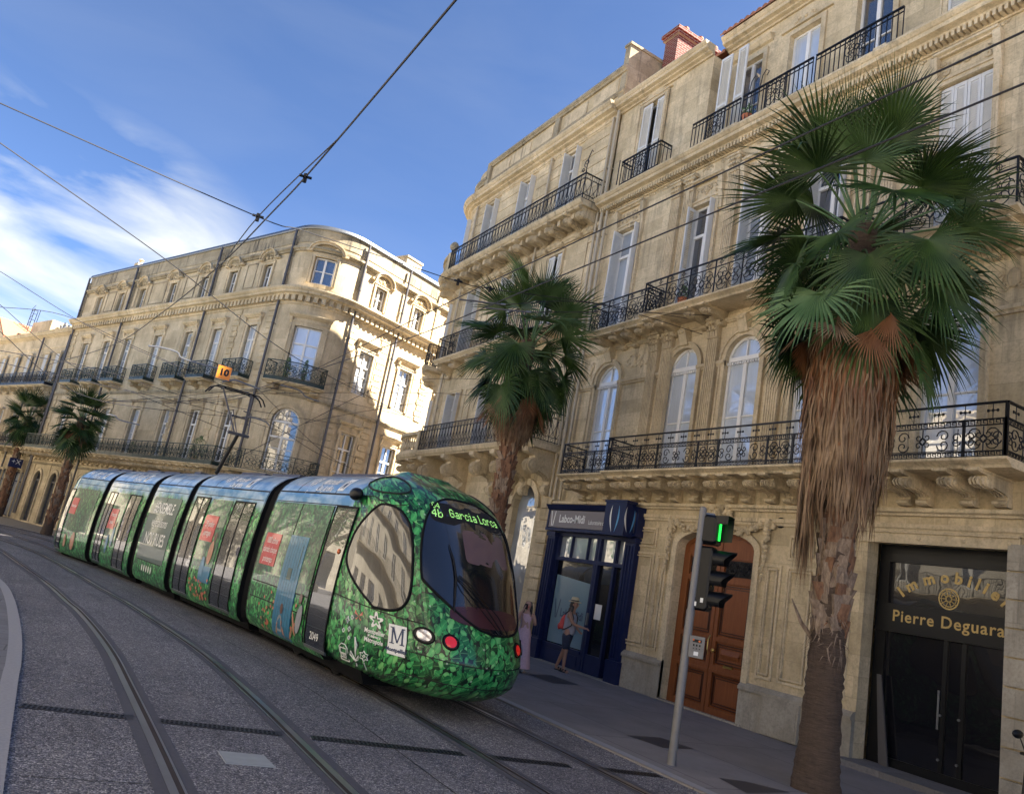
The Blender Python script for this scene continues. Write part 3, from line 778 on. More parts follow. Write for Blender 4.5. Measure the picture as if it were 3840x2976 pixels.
r = MB(); rail_run(r, FA, .42, 16.2, 17.95, 14.05, .84, 'bars')
for U in (16.2, 17.95): rail_run(r, Sub(FA, U), 0, .0, .42, 14.05, .84, 'bars')
r.build('railing', M['iron'], A)
mb = MB()   # curled iron stay beside the planter
for s_ in (0, .35): mb.tube([FA.p(12.9-s_, .42, 14.8), FA.p(12.85-s_, .42, 15.1), FA.p(12.75-s_, .42, 15.22), FA.p(12.65-s_, .42, 15.12), FA.p(12.72-s_, .42, 15.03)], .012, 4)
mb.parts('iron_stay', M['iron'], A)
# tiled roof: barrel tiles in rows
mb = MB(); per = .21; nn = int((19.1-6.0)/per*6)
for (xa, za, xb, zb, u0, u1) in ((12.85, 18.02, 17.5, 19.7, 8.5, 14.95), (13.1, 17.66, 17.5, 19.2, 6.0, 8.5), (13.1, 17.66, 17.5, 19.2, 14.95, 19.1)):
    n = int((u1-u0)/per*6); vs = []; fs = []
    for i in range(n+1):
        y = u0+(u1-u0)*i/n; h = .07*abs(sin(pi*(y/per)))
        vs += [V((xa, y, za+h)), V((xb, y, zb+h)), V((xa, y, za-.05))]
    for i in range(n): fs += [[3*i, 3*i+3, 3*i+4, 3*i+1], [3*i+2, 3*i+5, 3*i+3, 3*i]]
    mb.add(vs, fs)
mb.bx(ID, 13.6, 21, 6.0, 19.1, 17.3, 17.7); mb.bx(ID, 17.3, 17.5, 6.0, 19.1, 17.7, 19.2)
mb.build('roof', M['tile'], A)
# chimneys of red brick
t = NT('red_brick'); br = t.n('ShaderNodeTexBrick', {'Vector': t.uv(), 'Color1': (.17, .022, .012, 1), 'Color2': (.12, .016, .010, 1), 'Mortar': (.26, .20, .16, 1), 'Scale': 1.0, 'Mortar Size': .012, 'Brick Width': .24, 'Row Height': .085})
t.col(br.outputs['Color']); t.set(Roughness=.9); t.bump(br.outputs['Fac'], -.6, .01); M['brick'] = t.mat
mb = MB(); mb.bx(ID, 14.0, 16.4, 18.4, 19.05, 17.4, 20.75); mb.bx(ID, 13.93, 16.47, 18.33, 19.12, 20.75, 20.87); mb.bx(ID, 13.88, 16.52, 18.28, 19.17, 20.87, 21.0)
ch = mb.build('chimney', M['brick'], A)
mb = MB()
for x in (14.5, 15.2, 15.9): mb.lathe(ID, (x, 18.72, 21.0), [(.14, 0), (.11, .35), (.13, .36), (.13, .42)], 10)
mb.parts('chimney_pot', M['pot'], ch)
downpipe(A, FA, 19.0, 4.4, 17.3, .16)
downpipe(A, FA, 18.75, 4.4, 13.6, .14, .045)
# carved wooden door
t = NT('varnished_oak'); P = t.pos(); g = t.noise(t.scl(P, 9, 9, .8), 3, 6, .6, 1.0)
t.col(t.mix(g, (.12, .036, .011), (.29, .10, .032))); t.set(Roughness=.5, Specular_IOR_Level=.35); t.bump(g, .2, .005); M['oak'] = t.mat
M['oak_shade'] = simple('shade_toned_moulding', (.055, .017, .007), .4, 0, .3, 12)  # shade in the gaps round the panels, put into the moulding colour
wd = -.26
mb = MB(); band_arch(mb, FA, 11.45, 13.75, 3.42, .38, -.10, 0, wd-.05, wd+.05); mb.bx(FA, 11.45, 11.55, wd-.05, wd+.05, 0, 3.42); mb.bx(FA, 13.65, 13.75, wd-.05, wd+.05, 0, 3.42)
dr = mb.build('door', M['oak'], A)
def arch_z(u): x = (u-12.6)/1.15; return 3.42+.38*sqrt(max(0, 1-x*x))
for a, b in ((11.55, 12.59), (12.61, 13.65)):
    lf = MB(); lm = MB(); n = 8
    top = [(b-(b-a)*i/n, arch_z(b-(b-a)*i/n)-.1) for i in range(n+1)]
    # leaf outline as stiles and rails with sunk and raised panels
    lf.pz(FA, [(a, .02), (b, .02)]+top, wd-.03, wd)
    st = .10
    lf.bx(FA, a, a+st, wd, wd+.05, .02, 3.3); lf.bx(FA, b-st, b, wd, wd+.05, .02, 3.3)
    for z0, z1 in ((.02, .16), (.86, 1.02), (1.5, 1.6), (2.72, 2.84)): lf.bx(FA, a+st, b-st, wd, wd+.048, z0, z1)
    lf.bx(FA, a, b, wd+.035, wd+.07, .86, .92)
    lf.pz(FA, [(a+.0, 3.25), (b, 3.25)]+top, wd, wd+.035)
    for z0, z1 in ((.2, .82), (1.06, 1.46), (1.64, 2.68)):
        c0, c1 = a+st+.03, b-st-.03
        lf.bx(FA, c0+.07, c1-.07, wd, wd+.014, z0+.07, z1-.07)
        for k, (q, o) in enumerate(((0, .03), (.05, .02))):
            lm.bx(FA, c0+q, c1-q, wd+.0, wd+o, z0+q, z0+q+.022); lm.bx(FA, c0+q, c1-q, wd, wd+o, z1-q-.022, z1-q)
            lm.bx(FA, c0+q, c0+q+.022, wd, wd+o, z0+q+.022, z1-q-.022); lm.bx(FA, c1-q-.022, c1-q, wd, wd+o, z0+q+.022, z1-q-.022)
        if z1-z0 < .5: lf.pr(FA, c0+.14, c1-.14, [(wd+.012, z0+.1), (wd+.05, (z0+z1)/2), (wd+.012, z1-.1)])
    L = lf.build('door_leaf', M['oak'], dr); lm.build('door_moulding_shade', M['oak_shade'], dr)
    gl = MB(); gl.bx(FA, a+st+.02, b-st-.02, wd+.0, wd+.012, 2.88, 3.22); gl.build('door_glass', M['dark'], dr)
    gr = MB(); sc_panel(gr, FA, wd+.025, a+st+.04, b-st-.04, 2.89, 3.21, .008)
    gr.bx(FA, a+st+.03, b-st-.03, wd+.012, wd+.016, 2.89, 3.21) if False else None; gr.build('door_grille', M['iron'], dr)
mb = MB(); mb.lathe(FA, (12.5, wd+.03, 1.3), [(.02, 0), (.02, .04), (.04, .05), (.045, .08), (.02, .1)], 10, axis='w'); mb.bx(FA, 11.95, 12.2, wd+.03, wd+.06, 1.0, 1.05); mb.tube([FA.p(12.66, wd+.05, 1.2), FA.p(12.66, wd+.1, 1.3), FA.p(12.66, wd+.1, 1.5), FA.p(12.66, wd+.05, 1.6)], .012, 5)
mb.build('door_handle', M['brass'], dr)
mb = MB()
mb.bx(FA, 11.3, 11.45, 0, .07, 0, 3.42); mb.bx(FA, 13.75, 13.9, 0, .07, 0, 3.42); band_arch(mb, FA, 11.45, 13.75, 3.42, .38, 0, .15, 0, .07)
mb.build('door_surround', M['trim'], A)
mb = MB(); mb.bx(FA, 11.3, 13.9, .0, .12, 0, .06); mb.build('door_step', M['stone_low'], A)
# swags, hanging drops and cartouche
mb = MB(); R = random.Random(4)
for sg in (1, -1):
    for i in range(44):
        f = i/43; u = 12.6+sg*(.25+1.05*f); z = 4.0-.22*sin(pi*f)+.05*(1-f)
        mb.ball(FA, (u+R.uniform(-.03, .03), .09+R.uniform(-.02, .04), z+R.uniform(-.05, .05)), R.uniform(.035, .065), 6)
    for i in range(34):
        f = i/33; mb.ball(FA, (12.6+sg*1.42+R.uniform(-.06, .06)*(1-.4*f), .08+R.uniform(0, .04), 4.05-1.2*f+R.uniform(-.02, .02)), R.uniform(.03, .075)*(1-.4*f), 6)
    relief(mb, FA, 12.6+sg*1.42-.14, 12.6+sg*1.42+.14, 3.7, 4.1, 6, .05, .025)
for i in range(26): mb.ball(FA, (12.6+R.uniform(-.38, .38), .1+R.uniform(0, .05), 4.12+R.uniform(-.12, .2)), R.uniform(.04, .08), 6)
relief(mb, FA, 12.15, 13.05, 4.0, 4.35, 12, .1, .03)
mb.build('carved_swag', M['trim'], A)
mb = MB(); mb.lathe(FA, (10.9, .0, 4.05), [(.11, 0), (.11, .02), (.09, .03)], 14, axis='w'); mb.build('house_number', M['black'], A)
nb = MB(); put_text(nb, '23', .12, lambda x, y: FA.p(10.9+(-x), .034, 4.05+y)); nb.build('number_lettering', M['grey_paint'], A)
mb = MB(); mb.bx(FA, 9.95, 10.8, .1, .16, .05, .72); mb.bx(FA, 9.99, 10.76, .16, .175, .10, .67); mb.bx(FA, 9.99, 10.76, .175, .18, .24, .25)
mb.build('meter_cupboard', M['stone_low'], A)
# ---------------------------------------------------------------- navy laboratory shopfront
def lbl_mat(n, c, e=0): return simple(n, c, .5, 0, .04)
M['sign_white'] = lbl_mat('white_lettering', (.75, .75, .72)); M['sign_grey'] = lbl_mat('grey_fascia', (.20, .175, .175)); M['sign_gold'] = simple('gilt_lettering', (.50, .35, .12), .5, .1, .2)
M['sign_navy'] = lbl_mat('navy_lettering', (.012, .03, .09)); M['sign_cyan'] = lbl_mat('pale_blue_logo', (.10, .30, .55))
mb = MB()
sh = mb
for a, b in ((15.10, 15.5), (18.62, 18.98)):
    sh.bx(FA, a, b, 0, .16, .0, 3.5); sh.bx(FA, a-.04, b+.04, .0, .21, 0, .55); sh.bx(FA, a-.03, b+.03, 0, .2, 3.38, 3.5)
    for q in (.08, .2, .3): sh.bx(FA, a+q, a+q+.04, .16, .185, .62, 3.3)
sh.bx(FA, 15.5, 18.62, -.12, .06, 2.74, 2.84); sh.bx(FA, 15.5, 18.62, -.12, .06, 3.42, 3.52)
for u in (15.5, 15.92, 16.62, 16.72, 18.54): sh.bx(FA, u, u+.08, -.12, .05, .05, 3.42)
for u in (17.2, 17.95): sh.bx(FA, u-.02, u+.02, -.1, .03, 2.84, 3.42)
sh.bx(FA, 16.8, 18.54, -.12, .05, .04, .52); sh.bx(FA, 16.8, 18.54, .05, .08, .44, .52); sh.bx(FA, 16.9, 18.4, .05, .065, .12, .38)
sh.bx(FA, 16.0, 16.62, -.12, .03, .04, .50)
sh.bx(FA, 15.05, 19.05, .0, .26, 3.52, 3.60); sh.pr(FA, 15.05, 19.05, [(0, 4.12), (.26, 4.12), (.32, 4.2), (.36, 4.25), (0, 4.25)])
sh.bx(FA, 15.05, 15.13, 0, .24, 3.6, 4.12); sh.bx(FA, 18.97, 19.05, 0, .24, 3.6, 4.12)
so = sh.build('shopfront', M['blue'], A)
g = MB(); g.bx(FA, 15.13, 18.97, .0, .22, 3.62, 4.1); g.build('fascia', M['sign_grey'], so)
g = MB(); put_text(g, 'Labco-Midi', .30, lambda x, y: FA.p(17.86-x*.92, .224, 3.86+y), weight=.008); put_text(g, 'Laboratoire de biologie', .165, lambda x, y: FA.p(16.5-x*.74, .224, 3.80+y), weight=.002)
for sg, m in ((1, 0), (-1, 0)):
    pts = [(18.78-.0+sg*(.03+.07*k/6)*1, 3.66+.42*k/6) for k in range(7)]
    for (a, b), (c, d) in zip(pts, pts[1:]): g.quad(FA, [(a-.02, .224, b), (a+.02, .224, b), (c+.02, .224, d), (c-.02, .224, d)])
g.build('sign_lettering', M['sign_white'], so, fix=False)
g = MB(); g.bx(FA, 16.8, 18.54, -.06, -.05, .52, 2.74); pn = g.build('shop_window', M['shopglass'], so)
g = MB(); g.quad(FA, [(16.82, -.046, .55), (18.5, -.046, .55), (18.5, -.046, 2.35), (16.82, -.046, 2.22)]); g.build('frosted_film', M['frost'], so, fix=False)
g = MB(); put_text(g, 'LabcoMidi', .30, lambda x, y: FA.p(17.55-x*.85, -.040, 1.35+y), weight=.004)
for sg in (1, -1):
    pts = [(18.26+sg*(.02+.10*(k/6)), 1.2+.5*k/6) for k in range(7)]
    for (a, b), (c, d) in zip(pts, pts[1:]): g.quad(FA, [(a-.02, -.04, b), (a+.02, -.04, b), (c+.015, -.04, d), (c-.015, -.04, d)])
g.build('window_lettering', M['sign_navy'], so, fix=False)
g = MB(); g.bx(FA, 15.58, 15.92, -.06, -.05, .5, 2.74); g.bx(FA, 16.0, 16.62, -.06, -.05, .5, 2.74); g.build('door_glass', M['shopglass'], so)
g = MB(); g.bx(FA, 15.58, 18.54, -.06, -.05, 2.84, 3.42); g.build('transom_glass', M['pane_mid'], so)
g = MB(); g.quad(FA, [(16.3, -.044, 1.38), (16.58, -.044, 1.38), (16.58, -.044, 1.76), (16.3, -.044, 1.76)]); g.build('paper_notice', M['sign_white'], so, fix=False)
g = MB(); g.bx(FA, 16.66, 16.70, .05, .1, 1.2, 1.5); g.build('door_handle', M['steel'], so)
# projecting square sign
bs = MB(); bs.bx(FA, 15.15, 15.98, .26, .56, 3.48, 4.30); bs.bx(FA, 15.12, 16.01, .24, .58, 4.30, 4.36)
b = bs.build('box_sign', M['blue'], so)
def vlogo(fr, u, w, z, s_, fn=None):
    out = []
    for sg in (1, -1):
        g = MB(); n = 10; L = []; R_ = []
        for k in range(n+1):
            f = k/n; cu = u+sg*s_*(.10+.14*sin(pi*f*.9)*(1 if sg > 0 else .8)+.10*f); hw = s_*.055*sin(pi*min(1, f*1.0+.02))
            L.append((cu-hw, w, z-s_*.62+s_*1.24*f)); R_.append((cu+hw, w, z-s_*.62+s_*1.24*f))
        for i in range(n): g.quad(fr, [L[i], R_[i], R_[i+1], L[i+1]])
        out.append(g)
    return out
l1, l2 = vlogo(FA, 15.56, .564, 3.89, .55); l1.build('logo', M['sign_white'], b, fix=False); l2.build('logo', M['sign_cyan'], b, fix=False)
SD = Sub(FA, 15.15, -1)   # end of the box sign, facing along the street
l1, l2 = vlogo(SD, .41, .004, 3.89, .5); l1.build('logo', M['sign_white'], b, fix=False); l2.build('logo', M['sign_cyan'], b, fix=False)
mb = MB(); mb.bx(FA, 15.05, 19.0, .0, .26, 0, .035); mb.build('door_step', M['stone_low'], A)

# ---------------------------------------------------------------- estate agent's shop under the steel lintel
mb = MB(); mb.bx(FA, 6.35, 9.1, 0, .05, 3.78, 3.98); mb.bx(FA, 6.35, 9.1, .0, .09, 3.955, 3.98)
for u in (6.5, 7.2, 7.95, 8.8): mb.lathe(FA, (u, .05, 3.87), [(.035, 0), (.03, .02), (.0, .03)], 8, axis='w')
mb.build('steel_lintel', M['trim'], A)
ws = -.42
mb = MB()
mb.bx(FA, 6.55, 8.92, ws-.06, ws+.04, 3.5, 3.8); mb.bx(FA, 6.55, 8.92, ws-.04, ws+.07, 2.36, 2.78); mb.bx(FA, 6.55, 8.92, ws+.07, ws+.10, 2.30, 2.36)
mb.bx(FA, 6.55, 6.66, ws-.04, ws+.05, .1, 3.5); mb.bx(FA, 8.72, 8.92, ws-.04, ws+.05, .1, 3.5)
for u in (7.32, 7.62): mb.bx(FA, u, u+.07, ws-.03, ws+.03, .14, 2.3)
mb.bx(FA, 6.66, 8.72, ws-.04, ws+.05, .12, .26)
s2 = mb.build('shopfront', M['black'], A)
g = MB(); g.bx(FA, 6.66, 8.72, ws-.01, ws, 2.78, 3.5); g.bx(FA, 6.66, 8.72, ws-.01, ws, .26, 2.3); g.build('shop_window', M['shopglass'], s2)
g = MB(); w_ = ws+.075
put_text(g, 'Pierre Deguara', .27, lambda x, y: FA.p(7.66-x, w_, 2.57+y), weight=.004, spacing=1.12)
acc_ = 0
for i, (ch_, cw_) in enumerate(zip('Immobilier', (.6, 1.5, 1.5, 1.05, 1.05, .62, .62, .62, 1.0, .8))):
    a = radians(45-9.6*(acc_+cw_/2)); acc_ += cw_; Rr = 1.32
    def fn(x, y, a=a): return FA.p(7.62-(-(Rr+y)*sin(a)+x*cos(a))*1.0, ws+.006, 2.06+((Rr+y)*cos(a)+x*sin(a))*.95)
    put_text(g, ch_, .27, fn, weight=.010)
def ring(r, n=28, cu=7.66, cz=2.97, hw=.012, w=None):
    for k in range(n):
        a, b = 2*pi*k/n, 2*pi*(k+1)/n
        g.quad(FA, [(cu+(r-hw)*cos(a), ws+.005, cz+(r-hw)*sin(a)), (cu+(r+hw)*cos(a), ws+.005, cz+(r+hw)*sin(a)), (cu+(r+hw)*cos(b), ws+.005, cz+(r+hw)*sin(b)), (cu+(r-hw)*cos(b), ws+.005, cz+(r-hw)*sin(b))])
ring(.165); ring(.125, hw=.006); ring(.05, 12)
for k in range(10):
    a = pi*k/5; c, s_ = cos(a), sin(a)
    g.quad(FA, [(7.66+.05*c-.006*s_, ws+.005, 2.97+.05*s_+.006*c), (7.66+.16*c-.006*s_, ws+.005, 2.97+.16*s_+.006*c), (7.66+.16*c+.006*s_, ws+.005, 2.97+.16*s_-.006*c), (7.66+.05*c+.006*s_, ws+.005, 2.97+.05*s_-.006*c)])
g.build('gilt_lettering', M['sign_gold'], s2, fix=False)
g = MB()
for u in (7.38, 7.68):
    for z in (.45, 1.12): g.lathe(FA, (u, ws+.03, z), [(.02, 0), (.02, .03)], 8, axis='w')
g.bx(FA, 7.70, 7.73, ws+.04, ws+.06, .9, 1.5)
g.build('door_handle', M['steel'], s2)
mb = MB(); mb.pz(FA, [(8.62, .12), (8.45, .12), (8.68, 1.55), (8.76, 1.55)], -.30, -.27); mb.build('leaning_board', M['dark_pipe'], A)
mb = MB(); mb.bx(FA, 6.5, 9.0, -.5, .42, .0, .12); mb.build('door_step', M['stone_grey'], A)
# quoined pier
mb = MB()
for k in range(9):
    z = .1+k*.42; mb.bx(FA, 6.1, 6.52, 0, .06, z+.012, z+.405)
mb.parts('rusticated_pier', M['stone_low'], A)
# downlights inside
# ---------------------------------------------------------------- next house to the right, mostly beyond the picture
E_ = thing('apartment_house', 'pale stone house front at the right edge, next to the estate agent shop', 'building', (17, -1, 0))
FE = Fr((12.68, 0), (0, 1), 1)
mb = MB(); opsE = [(c-.5, c+.5, z, z+1.9) for c in (4.3, 1.6, -1.1, -3.8) for z in (5.6, 9.8, 14.0, 17.4)]+[(c-.9, c+.9, 0.1, 3.2) for c in (3.2, -2.0)]
wall(mb, FE, -7, 6.06, 0, 21.0, opsE, 0, 0, .25); mb.bx(FE, -7, 6.06, -9, -.6, 0, 21.3)
mb.build('wall', M['stone_b'], E_)
for c in (4.3, 1.6, -1.1, -3.8):
    for z in (5.6, 9.8, 14.0, 17.4): window(E_, FE, c-.5, c+.5, z, z+1.9, 0, -.15, 'white', 'pane_dark', rows=2, surround='plain')
for c in (3.2, -2.0): window(E_, FE, c-.9, c+.9, .1, 3.2, 0, -.15, 'white', 'pane_dark', rows=2, surround='plain')
mb = MB()
for z in (4.9, 9.2, 13.7): belt(mb, FE, -7, 6.06, z, z+.25, .18)
for k in range(10): mb.bx(FE, 5.5, 6.04, 0, .05, .1+k*.48, .1+k*.48+.45)
mb.parts('string_course', M['trim'], E_); cornice(E_, FE, -7, 6.06, 20.4, 21.0, .6)
downpipe(E_, FE, 5.95, 4.4, 20.4, .12)

# ---------------------------------------------------------------- corner building beyond it (rounded corner)
FB = Fr((12.7, 0), (0, 1), 1, ua=28.9, r=2.3, turn=88)
B = thing('corner_building', 'cream corner building with long wrought iron balconies and a rounded turret corner', 'building', (17, 26, 0))
UE = FB.ub+7
wB = [21.6, 24.6, 27.4]; wc = FB.ua+FB.r*radians(30); wc2 = FB.ua+FB.r*radians(66); wr = [FB.ub+2.2, FB.ub+5]
allw = wB+[wc, wc2]+wr
mb = MB()
o = []
for i, c in enumerate(allw):
    h = .42
    o += [(c-h, c+h, 6.15, 8.6), (c-h, c+h, 10.35, 12.95), (c-h, c+h, 14.2, 17.0)]
gf = [(20.1, 21.5, 0, 4.2, .7), (23.3, 24.9, 0, 3.9), (26.2, 27.8, 0, 3.9)]
wall(mb, FB, 19.12, UE, 0, 19.05, o+gf, 0, 0, .22)
mb.bx(Fr((12.7, 0), (0, 1), 1), 19.12, 30.9, -4.5, -2.4, 0, 18.79); mb.bx(Fr((12.7, 0), (0, 1), 1), 19.12, 28.9, -2.4, -.5, 0, 18.79)
mb.bx(ID, 15.0, 21, 19.12, 31.0, 18.8, 19.0)
mb.build('wall', M['stone_b'], B)
for i, c in enumerate(allw):
    window(B, FB, c-.42, c+.42, 6.15, 8.6, 0, -.14, 'grey_paint', 'pane_dark', tr=8.0, rows=2, surround='plain', sw=.12, shut='open')
    window(B, FB, c-.42, c+.42, 10.35, 12.95, 0, -.14, 'grey_paint', 'pane_dark', tr=12.2, rows=2, surround='plain', sw=.12, shut='open' if i != 0 else 'folded')
    window(B, FB, c-.42, c+.42, 14.2, 17.0, 0, -.14, 'white', 'pane_mid' if i == 1 else 'pane_dark', tr=16.3, rows=2, surround=None, shut='open')
g = MB(); g.quad(FB, [(20.1, -.2, 0), (21.5, -.2, 0), (21.5, -.2, 4.2), (20.1, -.2, 4.2)])
P = arch_pts(20.1, 21.5, 4.2, .69)
for (a, b), (c, d) in zip(P, P[1:]): g.quad(FB, [(a, -.2, 4.2), (c, -.2, 4.2), (c, -.2, d), (a, -.2, b)])
for a in (23.3, 26.2): g.quad(FB, [(a, -.2, 0), (a+1.6, -.2, 0), (a+1.6, -.2, 3.9), (a, -.2, 3.9)])
g.build('shop_window', M['pane_mid'], B, fix=False)
mb = MB(); band_arch(mb, FB, 20.1, 21.5, 4.2, .7, 0, .2, 0, .1)
for z in (5.7, ): belt(mb, FB, 19.12, UE, z, z+.2, .12)
belt(mb, FB, 19.12, UE, 9.7, 9.85, .14); belt(mb, FB, 19.12, UE, 13.2, 13.4, .12); belt(mb, FB, 19.12, UE, 17.12, 17.24, .1)
mb.parts('string_course', M['trim'], B)
mb = MB()
for c in (19.5, 22.3, 25.6, 28.5):
    for k in range(13): mb.bx(FB, c-.26, c+.26, 0, .07, .1+k*.34, .1+k*.34+.31)
mb.parts('rusticated_pier', M['stone'], B)
mb = MB()   # banded ashlar on upper storey
for z in (14.5, 14.95, 15.4, 15.85, 16.3, 16.75):
    for a, b in ((19.3, 21.0), (22.2, 24.0), (25.2, 26.8), (28.0, 29.6)): mb.bx(FB, a, b, 0, .03, z+.012, z+.43)
mb.parts('banded_ashlar', M['stone'], B)
mb = MB()
for a in (19.25, 23.0, 26.0, 28.6): frame_m(mb, FB, a, a+.55, 10.2, 12.9); frame_m(mb, FB, a, a+.55, 6.3, 8.7)
for a in (19.5, 21.3, 23.5, 25.1, 26.7): mb.bx(FB, a, a+1.4, 0, .03, 18.36, 18.88)
mb.parts('wall_panel', M['trim'], B)
cornice(B, FB, 19.12, UE, 17.25, 17.65, .5, dent=None)
mb = MB(); belt(mb, FB, 19.12, 28.5, 18.98, 19.18, .16); belt(mb, FB, 19.12, 28.5, 18.15, 18.28, .08); mb.bx(FB, 23.0, 23.3, 0, .1, 17.65, 18.97); mb.bx(FB, 28.3, 28.6, 0, .12, 17.65, 19.2); belt(mb, FB, 28.5, UE, 18.3, 18.55, .16)
mb.bx(FB, 19.14, 19.42, -3.0, .03, 17.7, 20.0); mb.bx(FB, 19.10, 19.46, -3.0, .07, 20.0, 20.1)
mb.parts('parapet', M['soot'], B)
# third floor balcony, running round the corner
cs = [19.5, 20.2, 21.3, 22.3, 23.4, 24.4, 25.5, 26.5, 27.5, 28.5]
balcony(B, FB, 19.3, 28.9, .85, 13.95, .92, 'heart', corb=cs, cw=.24, cz=.62, th=.2, right=False)
mb = MB(); n = 24
for i in range(n):
    u = 19.6+i*.4
    mb.bx(FB, u-.08, u+.08, .1, .62, 13.55, 13.74)
mb.parts('modillion', M['trim'], B)
cb = balcony(B, FB, 28.96, 32.4, .85, 13.95, .9, 'x', corb=[29.4, 30.3, 31.2, 32.1], cw=.24, cz=.62, th=.2, left=False, right=False)
def balustrade(parent, fr, u0, u1, w, z0, h, step=.2):
    mb = MB(); mb.bx(fr, u0, u1, w-.1, w+.1, z0, z0+.12); mb.bx(fr, u0, u1, w-.12, w+.12, z0+h-.12, z0+h)
    n = max(1, int((u1-u0)/step)); s = (u1-u0)/n; hh = h-.24
    for i in range(n):
        mb.lathe(fr, (u0+(i+.5)*s, w, z0+.12), [(.05, 0), (.05, .05*hh), (.03, .1*hh), (.07, .3*hh), (.06, .45*hh), (.03, .7*hh), (.028, .85*hh), (.05, .92*hh), (.05, hh)], 8)
    for u in (u0, (u0+u1)/2, u1): mb.bx(fr, u-.11, u+.11, w-.13, w+.13, z0, z0+h+.03)
    return mb.build('balustrade', M['trim'], parent)
balustrade(cb, FB, 29.0, 32.4, .72, 13.96, .82)
mb = MB()
for u in (28.95, 30.7): mb.lathe(FB, (u, .72, 14.82), [(.1, 0), (.06, .08), (.17, .22), (.19, .34), (.12, .46), (.03, .52)], 12)
mb.build('urn', M['soot'], cb)
# second floor balcony
balcony(B, FB, 20.4, 28.6, .7, 9.95, .95, 'bars', corb=[20.8, 22.4, 24.0, 25.8, 27.2, 28.3], cw=.24, cz=.5, th=.16)
balcony(B, FB, wc-.75, wc+.75, .75, 9.9, .95, 'bars', corb=[wc-.35, wc+.35], cw=.26, cz=.7, th=.18)
balcony(B, FB, wc2-.75, wc2+.75, .8, 9.6, .95, 'heart', corb=[wc2], cw=.4, cz=.7, th=.18)
# first floor balcony on big consoles, stone balustrade at the corner
bb = balcony(B, FB, 19.3, 27.6, 1.05, 6.05, .95, 'heart', th=.22, left=True, right=False)
for c in (19.6, 20.9, 21.6, 23.0, 25.2, 27.2): corbel(bb, FB, c, .3, .98, 4.55, 5.83)
b2 = balcony(B, FB, 27.7, 33.2, 1.05, 6.0, .9, 'x', th=.22, left=False, right=False, corb=[28.4, 29.6, 30.8, 32], cw=.26, cz=.7)
balustrade(b2, FB, 27.8, 33.2, .92, 6.0, .85, .22)
for c in (19.3, 22.95, 28.75): downpipe(B, FB, c, 4.5, 17.2, .12, .045)
mb = MB()   # curled iron spike at the balcony end
for sg in (1,):
    mb.tube(spiral(FB, 19.3, 15.2, .84, .16, -pi/2, 1.2, 14, .2), .014, 4); mb.tube([FB.p(19.3, .84, 14.8), FB.p(19.25, .84, 15.4), FB.p(19.12, .84, 15.6), FB.p(19.05, .84, 15.5)], .014, 4); mb.tube(spiral(FB, 19.45, 14.98, .84, .1, 0, 1.2, 12, .2), .012, 4)
mb.build('iron_scroll', M['iron'], B)

# ---------------------------------------------------------------- long building across the square, left
FC = Fr((.4, 53.2), (.347, -.938), -1, ua=18.8, r=2.2, turn=92.3)
C_ = thing('long_building', 'long cream stone building with green iron balconies and a rounded corner under zinc', 'building', (0, 50, 0))
ub = FC.ub; UE = ub+14
wC = [-1.6, 1.4, 4.15, 7.75, 11.1, 13.85, 16.9]; cc = 18.8+2.2*radians(46); rr_ = [ub+1.45, ub+4.15, ub+7.0, ub+10, ub+12.6]
ops = []
for c in wC: ops += [(c-.42, c+.42, 8.8, 11.3), (c-.36, c+.36, 13.25, 14.4), (c-.42, c+.42, 4.7, 7.12)]
ops += [(cc-.62, cc+.62, 8.8, 11.2), (cc-.5, cc+.5, 13.3, 14.6), (cc-.62, cc+.62, 4.6, 6.8, .62)]
for c in rr_: ops += [(c-.45, c+.45, 8.95, 11.0), (c-.36, c+.36, 13.2, 14.3), (c-.45, c+.45, 4.7, 7.05)]
gfa = [-2.6, -.2, 1.6, 3.6, 5.9, 8.3, 10.7, 13.1, 15.5, 17.6]
ops += [(c-.55, c+.55, 0.1, 2.6, .55) for c in gfa]
mb = MB(); wall(mb, FC, -4.1, UE, 0, 12.9, ops, 0, 0, .22); wall(mb, FC, -4.1, UE, 12.9, 15.3, ops, 0, -.05, .2)
mb.build('wall', M['stone_c'], C_)
mb = MB(); mb.bx(FC, -4.1, 17.0, -9, -.5, 0, 15.2); mb.bx(FC, ub+2.0, UE, -2.0, -.4, 0, 15.2)
FI = Fr((.4, 53.2), (.347, -.938), -1)
mb.bx(FI, 13, 20.4, -2.8, -2.3, 0, 15.2); mb.build('inner_wall', M['stone_c'], C_)
mb = MB()
for c in (-3.7, 12.25-.6, 15.35, 18.25, ub+.3, ub+2.4, ub+5.6):
    for k in range(12):
        for z0, z1 in ((8.75, 12.2), (4.7, 8.2)):
            z = z0+(z1-z0)*k/12; wd = .3 if k % 2 else .22
            mb.bx(FC, c-wd, c+wd, 0, .045, z+.02, z+(z1-z0)/12-.02)
mb.parts('quoin_strip', M['stone'], C_)
for c in wC:
    window(C_, FC, c-.42, c+.42, 8.8, 11.3, 0, -.15, 'white', ('pane_light', 'pane_mid', 'pane_light', 'pane_dark')[int(c*7) % 4], tr=10.6, rows=3, surround='hood', sw=.2)
    window(C_, FC, c-.36, c+.36, 13.25, 14.4, 0, -.18, 'white', 'pane_dark', rows=2, surround='arched', sw=.16)
    window(C_, FC, c-.42, c+.42, 4.7, 7.12, 0, -.15, 'white', ('pane_dark', 'pane_mid', 'pane_light')[int(c*5) % 3], tr=6.4, rows=3, surround='hood', sw=.2)
window(C_, FC, cc-.62, cc+.62, 8.8, 11.2, 0, -.15, 'white', 'pane_light', tr=10.4, rows=3, surround='hood', sw=.22)
